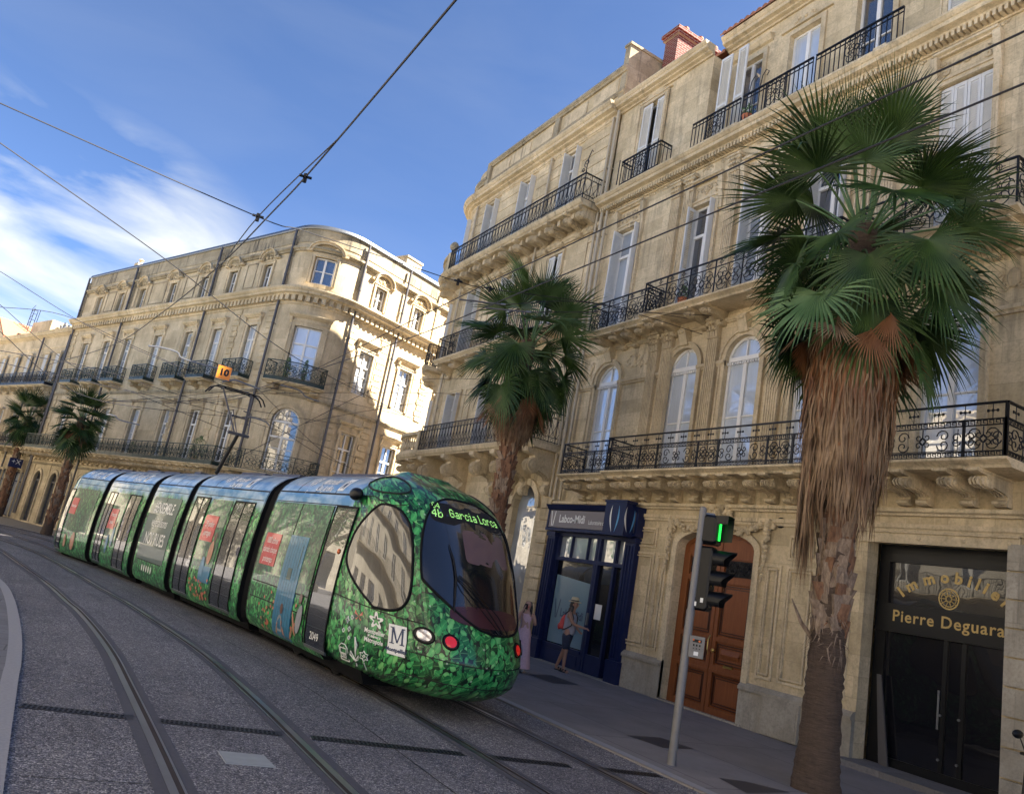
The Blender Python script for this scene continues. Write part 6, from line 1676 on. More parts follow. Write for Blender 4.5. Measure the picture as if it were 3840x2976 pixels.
def bark():
    t = NT('palm_trunk_fibre'); P = t.pos(); n = t.noise(t.scl(P, 3, 3, 26), 2.4, 6, .7, .6); b = t.noise(t.scl(P, 14, 14, 3), 3, 5, .7)
    c = t.mix(t.ramp(n, [(.3, 0), (.7, 1)]), (.045, .028, .020), (.17, .12, .085)); c = t.mix(t.math('MULTIPLY', b, .6), c, (.05, .033, .025))
    t.col(c); t.set(Roughness=.95); t.bump(t.math('ADD', n, b), .9, .03); return t.mat
M['bark'] = bark()
t = NT('palm_boots'); P = t.pos(); n = t.noise(t.scl(P, 6, 6, 2), 4, 6, .7); t.col(t.mix(t.ramp(n, [(.3, 0), (.7, 1)]), (.09, .055, .038), (.36, .27, .19))); t.set(Roughness=.85); t.bump(n, .6, .02); M['boot'] = t.mat
t = NT('palm_boots_russet'); P = t.pos(); n = t.noise(t.scl(P, 6, 6, 2), 4, 6, .7); t.col(t.mix(t.ramp(n, [(.3, 0), (.7, 1)]), (.08, .038, .022), (.27, .14, .075))); t.set(Roughness=.85); t.bump(n, .6, .02); M['boot2'] = t.mat

def fan(mb, org, az, el, L, Rb, R, nb=34, spread=115, droop=1.0, mi=0, bend=.5, seg=4, pet=True):
    d = V((cos(az)*cos(el), sin(az)*cos(el), sin(el))); g = V((0, 0, -1))
    pts = []; p = V(org); v = d.copy(); n = 6
    for i in range(n+1):
        pts.append(p.copy()); p = p+v*(L/n); v = (v+g*(.07*bend*droop)).normalized()
    if pet: mb.tube(pts, [.026*(1-.55*i/n) for i in range(n+1)], 4, 2 if mi == 0 else mi)
    h = pts[-1]; f = v.copy()
    s = f.cross(V((0, 0, 1)))
    if s.length < .05: s = V((cos(az+1.57), sin(az+1.57), 0))
    s.normalize()
    roll = R.uniform(-.55, .55); up = s.cross(f); s = (s*cos(roll)+up*sin(roll)).normalized(); up = s.cross(f).normalized()
    # blade plane leans away from the petiole line
    lean_ = R.uniform(-.2, .75); f2 = (f*cos(lean_)-up*sin(lean_)).normalized(); up = s.cross(f2).normalized()
    for k in range(nb):
        a = radians(-spread+2*spread*(k+.5)/nb); u = (f2*cos(a)+s*sin(a)).normalized()
        cupd = .18*(1-cos(a)); u = (u+up*cupd*.6).normalized()
        ln = Rb*(.62+.38*cos(a*.72))*R.uniform(.9, 1.06); side = (s*cos(a)-f2*sin(a)).normalized()
        da = radians(2*spread/nb)
        P = []; q = h.copy(); w = u.copy(); dr_ = droop*R.uniform(.4, 2.0)*(3.0 if R.random() < .07 else 1)
        for j in range(seg+1):
            t = j/seg; r = ln*t
            wd = min(r*da*.56, ln*.55*da*.56)*(1.0 if t <= .5 else max(.05, (1-(t-.5)/.5*.95)*.85))
            P.append((q.copy(), wd)); q = q+w*(ln/seg)
            w = (w+g*(.05+.42*max(0, t-.25)**1.2)*dr_*.55).normalized()
        b = len(mb.v)
        for (c, wd) in P:
            mb.vert(c-side*wd-up*wd*.35); mb.vert(c+up*wd*.35); mb.vert(c+side*wd-up*wd*.35)
        for j in range(seg):
            i0 = b+3*j; i1 = i0+3
            mb.f.append([i0, i0+1, i1+1, i1]); mb.m.append(mi); mb.f.append([i0+1, i0+2, i1+2, i1+1]); mb.m.append(mi)

def palm(name, label, loc, seed, zt0, zt1, r0, r1, zsk0, zsk1, rsk, zc, leafR, petL, nleaf, nb, nstrip, boots=(0, 0), det=1.0, group='fan palms along the street', russet=1, skside=None):
    R = random.Random(seed); root = thing(name, label, 'palm tree', (0, 0, 0), group)
    # trunk
    mb = MB(); n = 150 if det > .5 else 12; k = 30 if det > .5 else 10; vs = []; fs = []
    for i in range(n+1):
        z = zc*i/n; r = r0+(r1-r0)*min(1, z/zt1)+.06*r0/.26*math.exp(-z*2.0)+.006*sin(z*19)+(.007*sin(z*61)+R.uniform(-.006, .006) if det > .5 else 0)
        for j in range(k): a = 2*pi*j/k; rr = r*(1+.03*sin(3*a+z)+.018*sin(11*a+z*7)+.02*R.uniform(-1, 1)); vs.append(V((rr*cos(a), rr*sin(a), z)))
    fs = [[i*k+j, i*k+(j+1) % k, (i+1)*k+(j+1) % k, (i+1)*k+j] for i in range(n) for j in range(k)]
    mb.add(vs, fs); tr = mb.build('trunk', M['bark'], root, smooth=True)
    # old leaf bases, criss-crossed
    mb = MB(); z = boots[0]; kk = 0
    while z < boots[1]:
        na = 7 if det > .5 else 5
        for j in range(na):
            a = 2*pi*(j+.5*(kk % 2))/na+R.uniform(-.12, .12); rr = r0+(r1-r0)*min(1, z/zt1); h = R.uniform(.22, .34)*(1 if det > .5 else 1.2); wd = R.uniform(.07, .10)*rr/.23; rr -= .02
            t = V((-sin(a), cos(a), 0)); o = V((cos(a), sin(a), 0)); lean = R.uniform(-.10, .10)+(.07 if kk % 2 else -.07); out = R.uniform(.015, .06)
            zz = z+R.uniform(-.03, .03)
            c0 = o*(rr-.005)+V((0, 0, zz)); c1 = o*(rr+out)+t*lean+V((0, 0, zz+h))
            vs = [c0-t*wd*1.5, c0+t*wd*1.5, c1+t*wd*.8, c1-t*wd*.8]; vs2 = [c0-t*wd*1.5-o*.03, c0+t*wd*1.5-o*.03, c1+t*wd*.6-o*.06, c1-t*wd*.6-o*.06]
            mid = (c0+c1)/2+o*.02
            mb.add([vs[0], vs[1], vs[2], vs[3], mid]+vs2, [[0, 1, 4], [1, 2, 4], [2, 3, 4], [3, 0, 4], [5, 6, 7, 8], [0, 1, 6, 5], [1, 2, 7, 6], [2, 3, 8, 7], [3, 0, 5, 8]], R.choice((0, 0, 0, 1)) if russet == 1 else R.choice((0, 1, 1)))
        z += .115; kk += 1
    mb.build('leaf_base', [M['boot'], M['boot2']], root)
    # torn fibre at the bottom of the boots
    if det > .5 and boots[0] > .5:
        mb = MB()
        for i in range(160):
            a = R.uniform(0, 2*pi); zz = boots[0]+R.uniform(-.25, .35); rr = r0-.02; o = V((cos(a), sin(a), 0)); t = V((-sin(a), cos(a), 0))
            c = o*rr+V((0, 0, zz)); e = c+o*R.uniform(.02, .14)+V((0, 0, R.uniform(-.28, .05)))+t*R.uniform(-.12, .12)
            mb.add([c-t*.012, c+t*.012, e], [[0, 1, 2]])
        a = radians(200); o = V((cos(a), sin(a), 0)); c = o*r0+V((0, 0, boots[0]-.05))
        mb.tube([V((-.12, .12, boots[0]-.12)), V((-.26, .27, boots[0]+.12)), V((-.36, .38, boots[0]+.42))], [.035, .03, .008], 5)
        mb.build('trunk_fibre', M['boot'], root, fix=False)
    # skirt of dead leaves
    mb = MB(); core = MB()
    H = zsk1-zsk0
    core.lathe(Loc((0, 0, 0)), (0, 0, 0), [(r1, zsk0+.15*H), (rsk*.70, zsk0+.32*H), (rsk*.80, zsk0+.75*H), (rsk*.55, zsk1), (r1, zsk1+.25)], 16)
    for i in range(nstrip):
        a = R.uniform(0, 2*pi); f = R.random()**.85; z = zsk0+H*(.28+.72*f)
        env = rsk*(.62+.42*min(1, (z-zsk0)/H*1.5)) if z < zsk1-.15*H else rsk*1.0
        rr = env*R.uniform(.72, .98); o = V((cos(a), sin(a), 0)); t = V((-sin(a), cos(a), 0))
        ln = R.uniform(.35, 1.0)*H*.42*(1 if det > .5 else 1.0); ln = min(ln, z-zsk0+R.uniform(0, .25)*H)
        if skside is not None and f < .25 and R.random() < .6:
            a = skside+R.uniform(-.5, .5); o = V((cos(a), sin(a), 0)); t = V((-sin(a), cos(a), 0)); ln *= 1.5
        p0 = o*rr+V((0, 0, z)); sw = R.uniform(-.10, .10); ww = R.uniform(.006, .016)*(1 if det > .5 else 2.4)
        p1 = p0+o*R.uniform(.01, .10)*rsk/.6+V((0, 0, -ln*.5))+t*sw*.5; p2 = p1+o*R.uniform(-.12, .03)*rsk/.6+V((0, 0, -ln*.5))+t*sw
        mi = 1 if (f > .62 and R.random() < .7) or R.random() < .06 else 0
        tw = (t+o*R.uniform(-.5, .5)).normalized()
        mb.add([p0-tw*ww, p0+tw*ww, p1-tw*ww*1.1, p1+tw*ww*1.1, p2], [[0, 1, 3, 2], [2, 3, 4]], mi)
    # whole folded dead fans at the top of the skirt
    for i in range(16 if det > .5 else 7):
        az = 2*pi*i/16+R.uniform(-.2, .2) if det > .5 else 2*pi*i/7
        fan(mb, (cos(az)*r1*1.2, sin(az)*r1*1.2, zsk1+R.uniform(-.05, .35)), az, -.45-R.random()*.4, petL*.42, leafR*.62, R, nb=18, spread=48, droop=1.6, mi=1 if R.random() < .7 else 0, seg=3)
    sk = mb.build('dead_leaves', [M['dead'], M['dead2'], M['dead']], root, fix=False)
    core.build('thatch', M['bark'], root)
    # living crown
    mb = MB(); top = zc
    for i in range(nleaf):
        f = (i+.5)/nleaf; az = i*2.39996+R.uniform(-.25, .25)
        el = radians(86-146*f+R.uniform(-9, 9)); z = top+.1-.8*f
        L = petL*(.62+.42*abs(sin(el)))*R.uniform(.7, 1.15); rb = leafR*R.uniform(.85, 1.1)
        fan(mb, (cos(az)*r1*.5, sin(az)*r1*.5, z), az, el, L, rb, R, nb=nb, spread=118 if f > .15 else 80, droop=.7+1.9*f, mi=0 if R.random() < .9 else 1, seg=5 if det > .5 else 3)
    mb.build('crown', [M['frond'], M['frond2'], M['frond2']], root, fix=False)
    root.location = loc
    return root
p1_ = palm('fan_palm', 'nearest fan palm, with a thick shaggy skirt of dead leaves, before the estate agent shop', (9.62, 7.25, .02), 11, 2.1, 4.5, .255, .20, 3.35, 6.6, .58, 8.2, 1.18, 1.56, 46, 46, 5600, boots=(2.0, 4.9), skside=radians(135))
p2_ = palm('fan_palm', 'fan palm with small russet skirt rising behind the tram nose', (9.55, 16.85, .02), 5, 0, 6, .22, .185, 5.15, 6.5, .50, 7.95, 1.12, 1.30, 38, 38, 2200, boots=(.3, 6.0), russet=2)
p3_ = palm('fan_palm', 'small distant fan palm just left of the tram tail, the right one of a pair', (.66, 43.9, .03), 8, 0, 4, .22, .17, 3.9, 5.0, .42, 5.8, 1.02, .8, 34, 22, 500, boots=(.4, 4.2), det=.3, russet=2)
def added_tree(loc, h, r, seed, lab):  # unseen trees, added to darken what the tram glass reflects
    R = random.Random(seed); root = thing('added_plane_tree', lab, 'tree', (0, 0, 0), 'added plane trees out of view on the near side of the street')
    g = MB(); g.tube([V((0, 0, 0)), V((.05, .02, h*.3)), V((0, .1, h*.62))], [.24, .18, .10], 8)
    for k in range(6): a = k*1.05; g.tube([V((0, 0, h*.36)), V((r*.4*cos(a), r*.4*sin(a), h*.55)), V((r*.7*cos(a), r*.7*sin(a), h*.74))], [.10, .06, .02], 5)
    g.build('trunk', M['bark'], root, smooth=True)
    g = MB()
    cl = [(R.uniform(-.6, .6)*r, R.uniform(-.6, .6)*r, h*R.uniform(.5, .9), r*R.uniform(.3, .5)) for _ in range(16)]
    for x, y, z, q in cl:
        for i in range(260):
            d = V((R.gauss(0, 1), R.gauss(0, 1), R.gauss(0, 1))).normalized()*q*R.uniform(.6, 1.05); c = V((x, y, z))+d; s_ = R.uniform(.07, .13)
            e = V((R.gauss(0, 1), R.gauss(0, 1), R.gauss(0, 1))).normalized(); f = e.cross(V((.3, .5, .8))).normalized()
            g.add([c, c+e*s_+f*s_*.5, c+e*s_*2, c+e*s_-f*s_*.5], [[0, 1, 2, 3]])
    g.build('crown', M['frond2'], root, fix=False); root.location = loc; return root
added_tree((-5.6, 31, .03), 8.5, 2.6, 21, 'added plane tree nearest the camera, out of view, darkening the tram reflections')
added_tree((-6.8, 39, .03), 9.5, 2.8, 22, 'middle added plane tree, out of view, darkening the tram reflections')
added_tree((-9.0, 47, .03), 8.5, 2.6, 23, 'farthest added plane tree, out of view, darkening the tram reflections')
p4_ = copy_tree(p3_); p4_.location = (-2.0, 58.5, .03); p4_.rotation_euler = (0, 0, 2.1); p4_.scale = (1.12, 1.12, 1.10); p4_['label'] = 'most distant fan palm at the left edge of the picture'

# ---------------------------------------------------------------- overhead line
def wirething(name, lab, cat, pts, r, mat='wire', group=None, sm=True):
    P = cr(pts, 6) if sm and len(pts) > 2 else pts
    mb = MB(); mb.tube([V(p) for p in P], r, 5); o = mb.build(name, M[mat], None); ORG[o] = o.location.copy(); return tag(o, lab, cat, group)
wirething('contact_wire', 'thick contact wire of the empty left track, leaving through the top of the picture', 'overhead wire', [(1.80, -4, 6.55), (1.80, 8, 6.55), (1.74, 11.5, 6.55), (1.60, 15, 6.55), (1.22, 20, 6.55), (.55, 26, 6.55), (-1.2, 34, 6.55)], .0115)
wirething('contact_wire', 'lower of two parallel wires passing in front of both palms', 'overhead wire', [(5.74, -4, 6.54), (5.74, 10, 6.54), (5.70, 15.7, 6.54), (5.0, 24.3, 6.4), (4.3, 30, 6.3), (1.5, 38, 6.3)], .011)
wirething('carrier_wire', 'upper of two parallel wires passing in front of both palms', 'overhead wire', [(5.73, -4, 7.03), (5.74, 10, 7.03), (5.80, 15.5, 7.03), (5.7, 23, 6.8), (5.24, 27.6, 6.5), (4.3, 33, 6.5), (1.5, 40, 6.5)], .011)
SPANS = {
 'span wire falling from the left edge above the roofs to the palm behind the tram': [(-1.64, 10.5, 6.26), (1.59, 11.5, 6.46), (2.33, 11.8, 6.63), (4.11, 12.2, 6.87), (5.38, 12.5, 7.05), (6.19, 12.8, 7.27), (9.15, 13.5, 8.15), (12.6, 14.0, 9.0)],
 'span wire crossing the long building from the left edge down to its right corner': [(-1.72, 12.0, 6.34), (0.7, 14.0, 6.12), (3.54, 17.0, 5.91), (6.57, 20.0, 6.06), (9.44, 22.0, 6.02)],
 'span wire crossing the balconies of the long building towards the orange number plate': [(-2.28, 22.0, 6.88), (0.41, 24.0, 6.42), (3.83, 26.0, 6.42), (7.11, 28.0, 7.1), (12.6, 30.0, 7.72)],
 'sagging wire over the low terrace and the long balcony': [(-2.25, 24.0, 6.47), (-0.26, 26.0, 5.68), (1.72, 28.0, 5.59), (5.31, 30.0, 5.31)],
 'wire rising from the left edge to the bent arm beside the orange number plate': [(-2.04, 22.0, 6.04), (-0.78, 24.0, 6.66), (1.27, 25.0, 6.51), (3.8, 26.0, 6.28)],
 'thin wire dropping from the top clamp to the left track wire': [(1.80, 8.4, 6.55), (1.59, 11.5, 6.46), (1.65, 15.0, 6.56)],
 'wire running along the second floor windows of the long building to the bent arm': [(-1.6, 20.0, 4.75), (0.47, 24.0, 5.47), (4.14, 28.0, 5.92), (11.2, 32.0, 7.11)],
 'low wire passing behind the collector arm of the tram': [(-1.68, 22.0, 4.75), (0.49, 25.0, 5.2), (4.74, 28.0, 5.66), (10.82, 31.0, 5.6)],
 'upper of two level wires tied to the corner building': [(0.92, 28.0, 5.1), (2.89, 28.0, 5.82), (5.4, 28.0, 6.8), (10.76, 26.0, 8.47), (12.6, 25.0, 8.86)],
 'lower of two level wires tied to the corner building': [(2.66, 28.0, 5.51), (5.51, 28.0, 6.65), (10.87, 26.0, 7.97), (12.6, 25.0, 8.2)],
 'short wire beside the arched corner window': [(6.26, 24.0, 5.47), (7.65, 24.0, 6.15), (9.4, 23.0, 6.89)],
 'diagonal wire across the arched corner window': [(4.08, 22.0, 3.71), (6.26, 24.0, 5.47), (7.43, 22.0, 6.65)],
 'wire dipping past the distant palms to the arched corner window': [(-1.54, 18.0, 4.84), (0.09, 22.0, 4.47), (2.8, 26.0, 5.1), (7.36, 30.0, 6.3)],
 'wire falling to the right under the corner balcony': [(4.14, 24.0, 5.07), (5.02, 24.0, 5.27), (6.7, 24.0, 4.7), (8.05, 24.0, 4.45)],
 'steep wire falling from the bent arm past the arched window': [(5.02, 26.0, 6.46), (7.19, 26.0, 5.18), (8.36, 26.0, 4.71)],
 'wire running right from the left insulated rod to the townhouse': [(6.33, 12.3, 6.88), (8.66, 12.8, 7.82), (12.6, 13.8, 8.6)],
 'wire running right from the right insulated rod to the townhouse': [(6.78, 12.1, 6.84), (10.0, 13.0, 8.12), (12.6, 13.6, 9.05)],
}
for lab, P in SPANS.items(): wirething('span_wire', lab, 'overhead wire', P, .0085)
for lab, P in {'left one of two insulated rods in front of the palm behind the tram': [(5.52, 12.6, 6.77), (6.33, 12.3, 6.88)], 'right one of two insulated rods in front of the palm behind the tram': [(5.99, 12.4, 6.72), (6.78, 12.1, 6.84)]}.items():
    o = wirething('insulated_rod', lab, 'insulator', P, .016, 'dark_pipe', sm=False)
    g = MB(); g.tube([V(P[1]).lerp(V(P[0]), .10), V(P[1])], .020, 8); g.build('end_cap', M['steel'], o)
for lab, P, r in (('long bent registration arm left of the orange number plate', [(1.47, 25.0, 6.67), (1.83, 25.0, 6.73), (2.27, 25.0, 6.72), (2.5, 25.0, 6.58), (3.52, 25.0, 6.57)], .028),
    ('bent registration arm hanging the orange number plate', [(3.59, 24.0, 6.04), (3.91, 24.0, 6.19), (4.18, 24.0, 6.18), (4.67, 24.0, 6.13)], .028),
    ('short registration arm above the collector of the tram', [(4.15, 24.0, 5.89), (4.37, 24.0, 5.92), (4.73, 24.0, 5.83)], .024),
    ('bent registration arm under the corner balcony', [(5.04, 23.0, 6.24), (5.61, 23.0, 6.23), (5.85, 23.0, 6.1), (6.27, 23.0, 6.07)], .022),
    ('registration arm left of the arched corner window', [(4.26, 23.0, 5.0), (4.42, 23.0, 5.1), (4.87, 23.0, 5.08), (5.01, 23.0, 4.99)], .022),
    ('registration arm right of the distant palms', [(1.05, 28.0, 4.73), (1.31, 28.0, 4.73), (1.47, 28.0, 4.64), (2.07, 28.0, 4.63)], .022)):
    wirething('registration_arm', lab, 'overhead arm', P, r, 'steel')
for lab, p in (('wire clamp on the span wire in the sky', (1.59, 11.5, 6.46)), ('wire clamp on the left track wire in the sky', (1.79, 9.8, 6.55)), ('wire clamp at the left of the palm behind the tram', (5.38, 12.5, 7.05)), ('wire clamp among the leaves of the palm behind the tram', (6.19, 12.8, 7.27))):
    mb = MB(); f = Loc(p); mb.tube([V(p)+V((0, 0, -.07)), V(p)+V((0, 0, .05))], .028, 6); mb.tube([V(p)+V((-.08, 0, 0)), V(p)+V((.08, 0, .02))], .02, 6); o = mb.build('wire_clamp', M['black'], None); tag(o, lab, 'clamp')
# orange number plate
sg = thing('number_plate', 'orange square plate with black number 10 hanging among the wires', 'sign', (3.48, 23.4, 6.0))
f = Loc((3.48, 23.4, 6.21), radians(-4))
mb = MB(); mb.bx(f, -.19, .19, 0, .02, -.19, .19); t = simple('orange_enamel', (.75, .24, .015), .4, 0, .05); mb.build('plate', t, sg)
g = MB(); put_text(g, '10', .27, lambda x, y: f.p(x, -.003, y), weight=.012); g.build('plate_number', M['black'], sg, fix=False)
g = MB(); g.tube([f.p(-.02, .01, .23), f.p(-.02, .01, .30)], .012, 4); g.build('hook', M['steel'], sg)

# ---------------------------------------------------------------- tram signal and traffic lights
tl = thing('traffic_light', 'grey signal pole with a green-lit head above three dark lamps, before the wooden door', 'traffic light', (7.91, 8.17, .02))
g = MB(); g.lathe(Loc((7.91, 8.17, .02)), (0, 0, 0), [(.058, 0), (.058, 2.0), (.05, 2.02), (.05, 3.42), (.02, 3.44)], 14)
t = NT('painted_signal_pole'); P = t.pos(); n = t.noise(P, 6, 5, .7); n2 = t.noise(P, 45, 3)
c = t.mix(n, (.14, .135, .13), (.22, .21, .20)); c = t.mix(t.ramp(n2, [(.66, 0), (.70, .6)]), c, (.07, .065, .06)); t.col(c); t.set(Roughness=.5, Metallic=.2); M['pole'] = t.mat
g.build('pole', M['pole'], tl, smooth=True, auto=40)
yaw = atan2(-.90, .43); f = Loc((7.91, 8.17, .02), yaw)   # u = the way the lamps face, w = to its left
def box_round(mb, fr, u0, u1, w0, w1, z0, z1, b=.02):
    P = [(w0+b, z0), (w1-b, z0), (w1, z0+b), (w1, z1-b), (w1-b, z1), (w0+b, z1), (w0, z1-b), (w0, z0+b)]
    vs = [fr.p(u, w, z) for u in (u0, u1) for w, z in P]; vs2 = [fr.p(u1+b, w0+(w1-w0)/2+(w-(w0+w1)/2)*.9, z0+(z1-z0)/2+(z-(z0+z1)/2)*.92) for w, z in P]
    vs += vs2; k = 8
    mb.add(vs, [list(range(k))]+[[j, (j+1) % k, k+(j+1) % k, k+j] for j in range(k)]+[[k+j, k+(j+1) % k, 2*k+(j+1) % k, 2*k+j] for j in range(k)]+[[2*k+j for j in range(k)]])
off = .17
fu = Loc((7.91+.18*.80, 8.17-.0, .02), yaw)
cx = (7.91+.155, 8.17-.06)
fh = Loc((cx[0], cx[1], .02), yaw)
def hood(mb, fr, z, r, L, open_=250):
    n = 18; a0 = radians(-35); vs = []
    for u in (0, L):
        for rr in (r, r-.008):
            for j in range(n+1):
                a = a0+radians(open_)*j/n; l = u*(1 if True else 0); zz = z+rr*sin(a); l = u*(.55+.45*max(0, sin(a)))
                vs.append(fr.p(.09+l, rr*cos(a), zz))
    m1 = n+1
    fs = []
    for j in range(n):
        fs += [[j, j+1, 2*m1+j+1, 2*m1+j], [m1+j, m1+j+1, 3*m1+j+1, 3*m1+j], [2*m1+j, 2*m1+j+1, 3*m1+j+1, 3*m1+j]]
    mb.add(vs, fs)
hb = MB(); box_round(hb, fh, -.14, .07, -.14, .14, 2.93, 3.34, .04)
H1 = hb.build('signal_head', M['black'], tl)
v = MB(); P = [(-.13, 3.22), (-.13, 3.33), (.13, 3.33), (.13, 3.0)]
for (a, b), (c, d) in zip(P, P[1:]): v.add([fh.p(.08, a, b), fh.p(.08, c, d), fh.p(.26, c*1.02, d+(.02 if d > 3.2 else .06)), fh.p(.26, a*1.02, b+(.02 if b > 3.2 else .06))], [[0, 1, 2, 3]]); v.add([fh.p(.08, a*.95, b-.008), fh.p(.08, c*.95, d-.008), fh.p(.26, c*.97, d+.01), fh.p(.26, a*.97, b+.01)], [[0, 1, 2, 3]])
v.build('visor', M['black'], H1, fix=False)
M['green'] = simple('lit_green_signal', (.02, .5, .05), .4, 0, 0, emit=((.02, 1.0, .08), .35))
v = MB(); 
for k in range(12): v.bx(fh, .105, .125, -.024, .024, 3.0+k*.024, 3.018+k*.024)
v.build('lit_bar', M['green'], H1)
hb = MB(); box_round(hb, fh, -.08, .06, -.125, .125, 2.02, 2.90, .03)
H2 = hb.build('signal_head', M['black'], tl)
for z in (2.74, 2.46, 2.18):
    v = MB(); hood(v, fh, z, .128, .30); q = v.build('lamp_hood', M['black'], H2, fix=False)
    v = MB(); v.lathe(fh, (0, 0, z), [(0, 0)], 3) if False else None
    v = MB(); vs = [fh.p(.092, .10*cos(2*pi*j/18), z+.10*sin(2*pi*j/18)) for j in range(18)]; v.add(vs, [list(range(18))]); v.build('lamp_lens', M['screenglass'], H2, fix=False)
v = MB()
for z in (2.12, 2.80, 3.05, 3.28): v.bx(fh, -.16, -.08, -.03, .03, z-.015, z+.015)
v.tube([V((7.91, 8.17, 3.36)), fh.p(0, 0, 3.36)], .02, 5); v.tube([fh.p(0, 0, 3.32), fh.p(0, 0, 3.37)], .02, 5)
v.build('mounting_bracket', M['steel'], tl)
v = MB()
for z, w in ((3.12, .10), (2.10, .09), (2.16, -.12)): v.bx(fh, -.10 if w > 0 else .0, -.05 if w > 0 else .04, -.134, -.131, z-.03, z+.03)
v.build('data_label', M['sign_white'], tl)
cd = V((7.91, 8.17, 0)).normalized(); fb_ = Loc((7.91+.10, 8.17-.09, .02), atan2(-cd.y, -cd.x))
v = MB(); v.bx(fb_, -.07, .07, -.10, .10, 1.40, 1.68); v.bx(fb_, .07, .075, -.09, .09, 1.41, 1.67); cbx = v.build('control_box', M['pole'], tl)
v = MB()
for w in (-.04, 0, .04): v.bx(fb_, .075, .082, w-.01, w+.01, 1.55, 1.575); v.tube([fb_.p(.078, w, 1.52), fb_.p(.095, w, 1.52)], .008, 5)
v.bx(fb_, .075, .08, -.06, .06, 1.60, 1.64)
v.build('push_button', M['black'], cbx)
v = MB(); v.tube([fb_.p(.076, .03, 1.62), fb_.p(.10, .03, 1.62)], .014, 8); v.tube([fb_.p(.076, -.05, 1.63), fb_.p(.09, -.05, 1.63)], .012, 8); v.build('indicator', M['lens_o'], cbx)
v = MB(); v.bx(fb_, .075, .078, -.03, .03, 1.43, 1.48); v.build('data_label', M['sign_white'], cbx)

# ---------------------------------------------------------------- people
def skin(name, chains, mat, parent, sub=2):
    """chains: lists of (point, radius) sharing named joints; grown with a Skin modifier and converted to a mesh"""
    vs = []; ed = []; rad = []; key = {}
    for ch_ in chains:
        prev = None
        for p, r in ch_:
            k = tuple(round(x, 4) for x in p)
            if k not in key: key[k] = len(vs); vs.append(p); rad.append(r)
            i = key[k]
            if prev is not None and prev != i: ed.append((prev, i))
            prev = i
    me = bpy.data.meshes.new(name); me.from_pydata([tuple(v) for v in vs], ed, [])
    o = bpy.data.objects.new(name, me); COL.objects.link(o)
    md = o.modifiers.new('skin', 'SKIN'); md.use_smooth_shade = True
    for i, r in enumerate(rad):
        rr = r if isinstance(r, tuple) else (r, r); me.skin_vertices[0].data[i].radius = rr
    me.skin_vertices[0].data[0].use_root = True
    s_ = o.modifiers.new('subd', 'SUBSURF'); s_.levels = sub; s_.render_levels = sub
    bpy.context.view_layer.update()
    m2 = bpy.data.meshes.new_from_object(o.evaluated_get(bpy.context.evaluated_depsgraph_get()))
    bpy.data.objects.remove(o); m2.materials.clear(); m2.materials.append(M[mat] if isinstance(mat, str) else mat)
    m2.polygons.foreach_set('use_smooth', [True]*len(m2.polygons)); m2.name = name
    o = bpy.data.objects.new(name, m2); COL.objects.link(o)
    if parent: o.parent = parent
    ORG[o] = V((0, 0, 0)); return o
M['skin'] = simple('tanned_skin', (.36, .19, .12), .5, 0, .1, 9); M['skin2'] = simple('light_skin', (.45, .26, .19), .5, 0, .1, 9)
M['hair'] = simple('dark_brown_hair', (.018, .012, .010), .5, 0, .4, 60); M['vest'] = simple('grey_vest', (.28, .28, .32), .8, 0, .15, 12)
M['shorts'] = simple('dark_blue_shorts', (.018, .025, .05), .85, 0, .5, 22); M['bag'] = simple('red_backpack', (.55, .07, .06), .7, 0, .25, 14); M['straw'] = simple('straw_hat', (.55, .46, .28), .8, 0, .2, 50)
M['sandal'] = simple('black_leather', (.015, .012, .012), .6); M['dress'] = simple('pink_dress', (.62, .40, .42), .8, 0, .22, 24); M['shoe'] = simple('white_shoe', (.6, .6, .6), .6)
PM = thing('person', 'man in straw hat and dark shorts with red backpack reaching for the navy shop door', 'person', (0, 0, 0))
pel = ((0, 0, .93), .13)
sh_r = ((.02, -.185, 1.40), .06); sh_l = ((.02, .185, 1.40), .06); chest = ((.0, 0, 1.34), .105); wr_ = ((.43, -.17, 1.13), .027)
hand = ((.50, -.165, 1.12), (.028, .016))
fing = []
for i in range(4): fing.append([hand, ((.545, -.195+.018*i, 1.118+.004*i), .010), ((.575+.006*(i in (1, 2)), -.198+.019*i, 1.105), .009), ((.592+.008*(i in (1, 2)), -.198+.019*i, 1.085), .007)])
fing.append([hand, ((.515, -.135, 1.13), .011), ((.54, -.125, 1.12), .009)])
body_ch = [[pel, ((0, 0, 1.12), .095), chest, ((.02, 0, 1.47), .06), ((.035, 0, 1.54), .058), ((.06, 0, 1.60), (.075, .085)), ((.055, 0, 1.67), (.075, .09)), ((.05, 0, 1.73), .06)],
  [chest, sh_r, ((.16, -.225, 1.20), .042), ((.22, -.215, 1.16), .040), wr_, hand], [chest, sh_l, ((.03, .25, 1.14), .042), ((.06, .25, 1.10), .04), ((.22, .20, .98), .028), ((.28, .19, .97), (.03, .018))],
  [pel, ((.0, -.10, .86), .095), ((.05, -.12, .50), .062), ((.045, -.12, .42), .058), ((.04, -.10, .12), .038), ((.03, -.10, .055), .042), ((.15, -.13, .035), (.042, .022)), ((.21, -.14, .03), (.036, .016))],
  [pel, ((-.02, .10, .86), .095), ((-.10, .11, .50), .062), ((-.13, .11, .42), .058), ((-.23, .10, .12), .038), ((-.25, .10, .055), .042), ((-.13, .12, .035), (.042, .022)), ((-.07, .125, .03), (.036, .016))]]+fing
skin('body', body_ch, 'skin', PM)
g = MB(); g.ball(ID, (.145, 0, 1.625), (.022, .014, .02), 8); g.ball(ID, (.135, 0, 1.585), (.012, .024, .007), 8)
for s_ in (-1, 1): g.ball(ID, (.05, s_*.088, 1.625), (.022, .012, .032), 8)
g.build('face', M['skin'], PM, smooth=True)
g = MB()
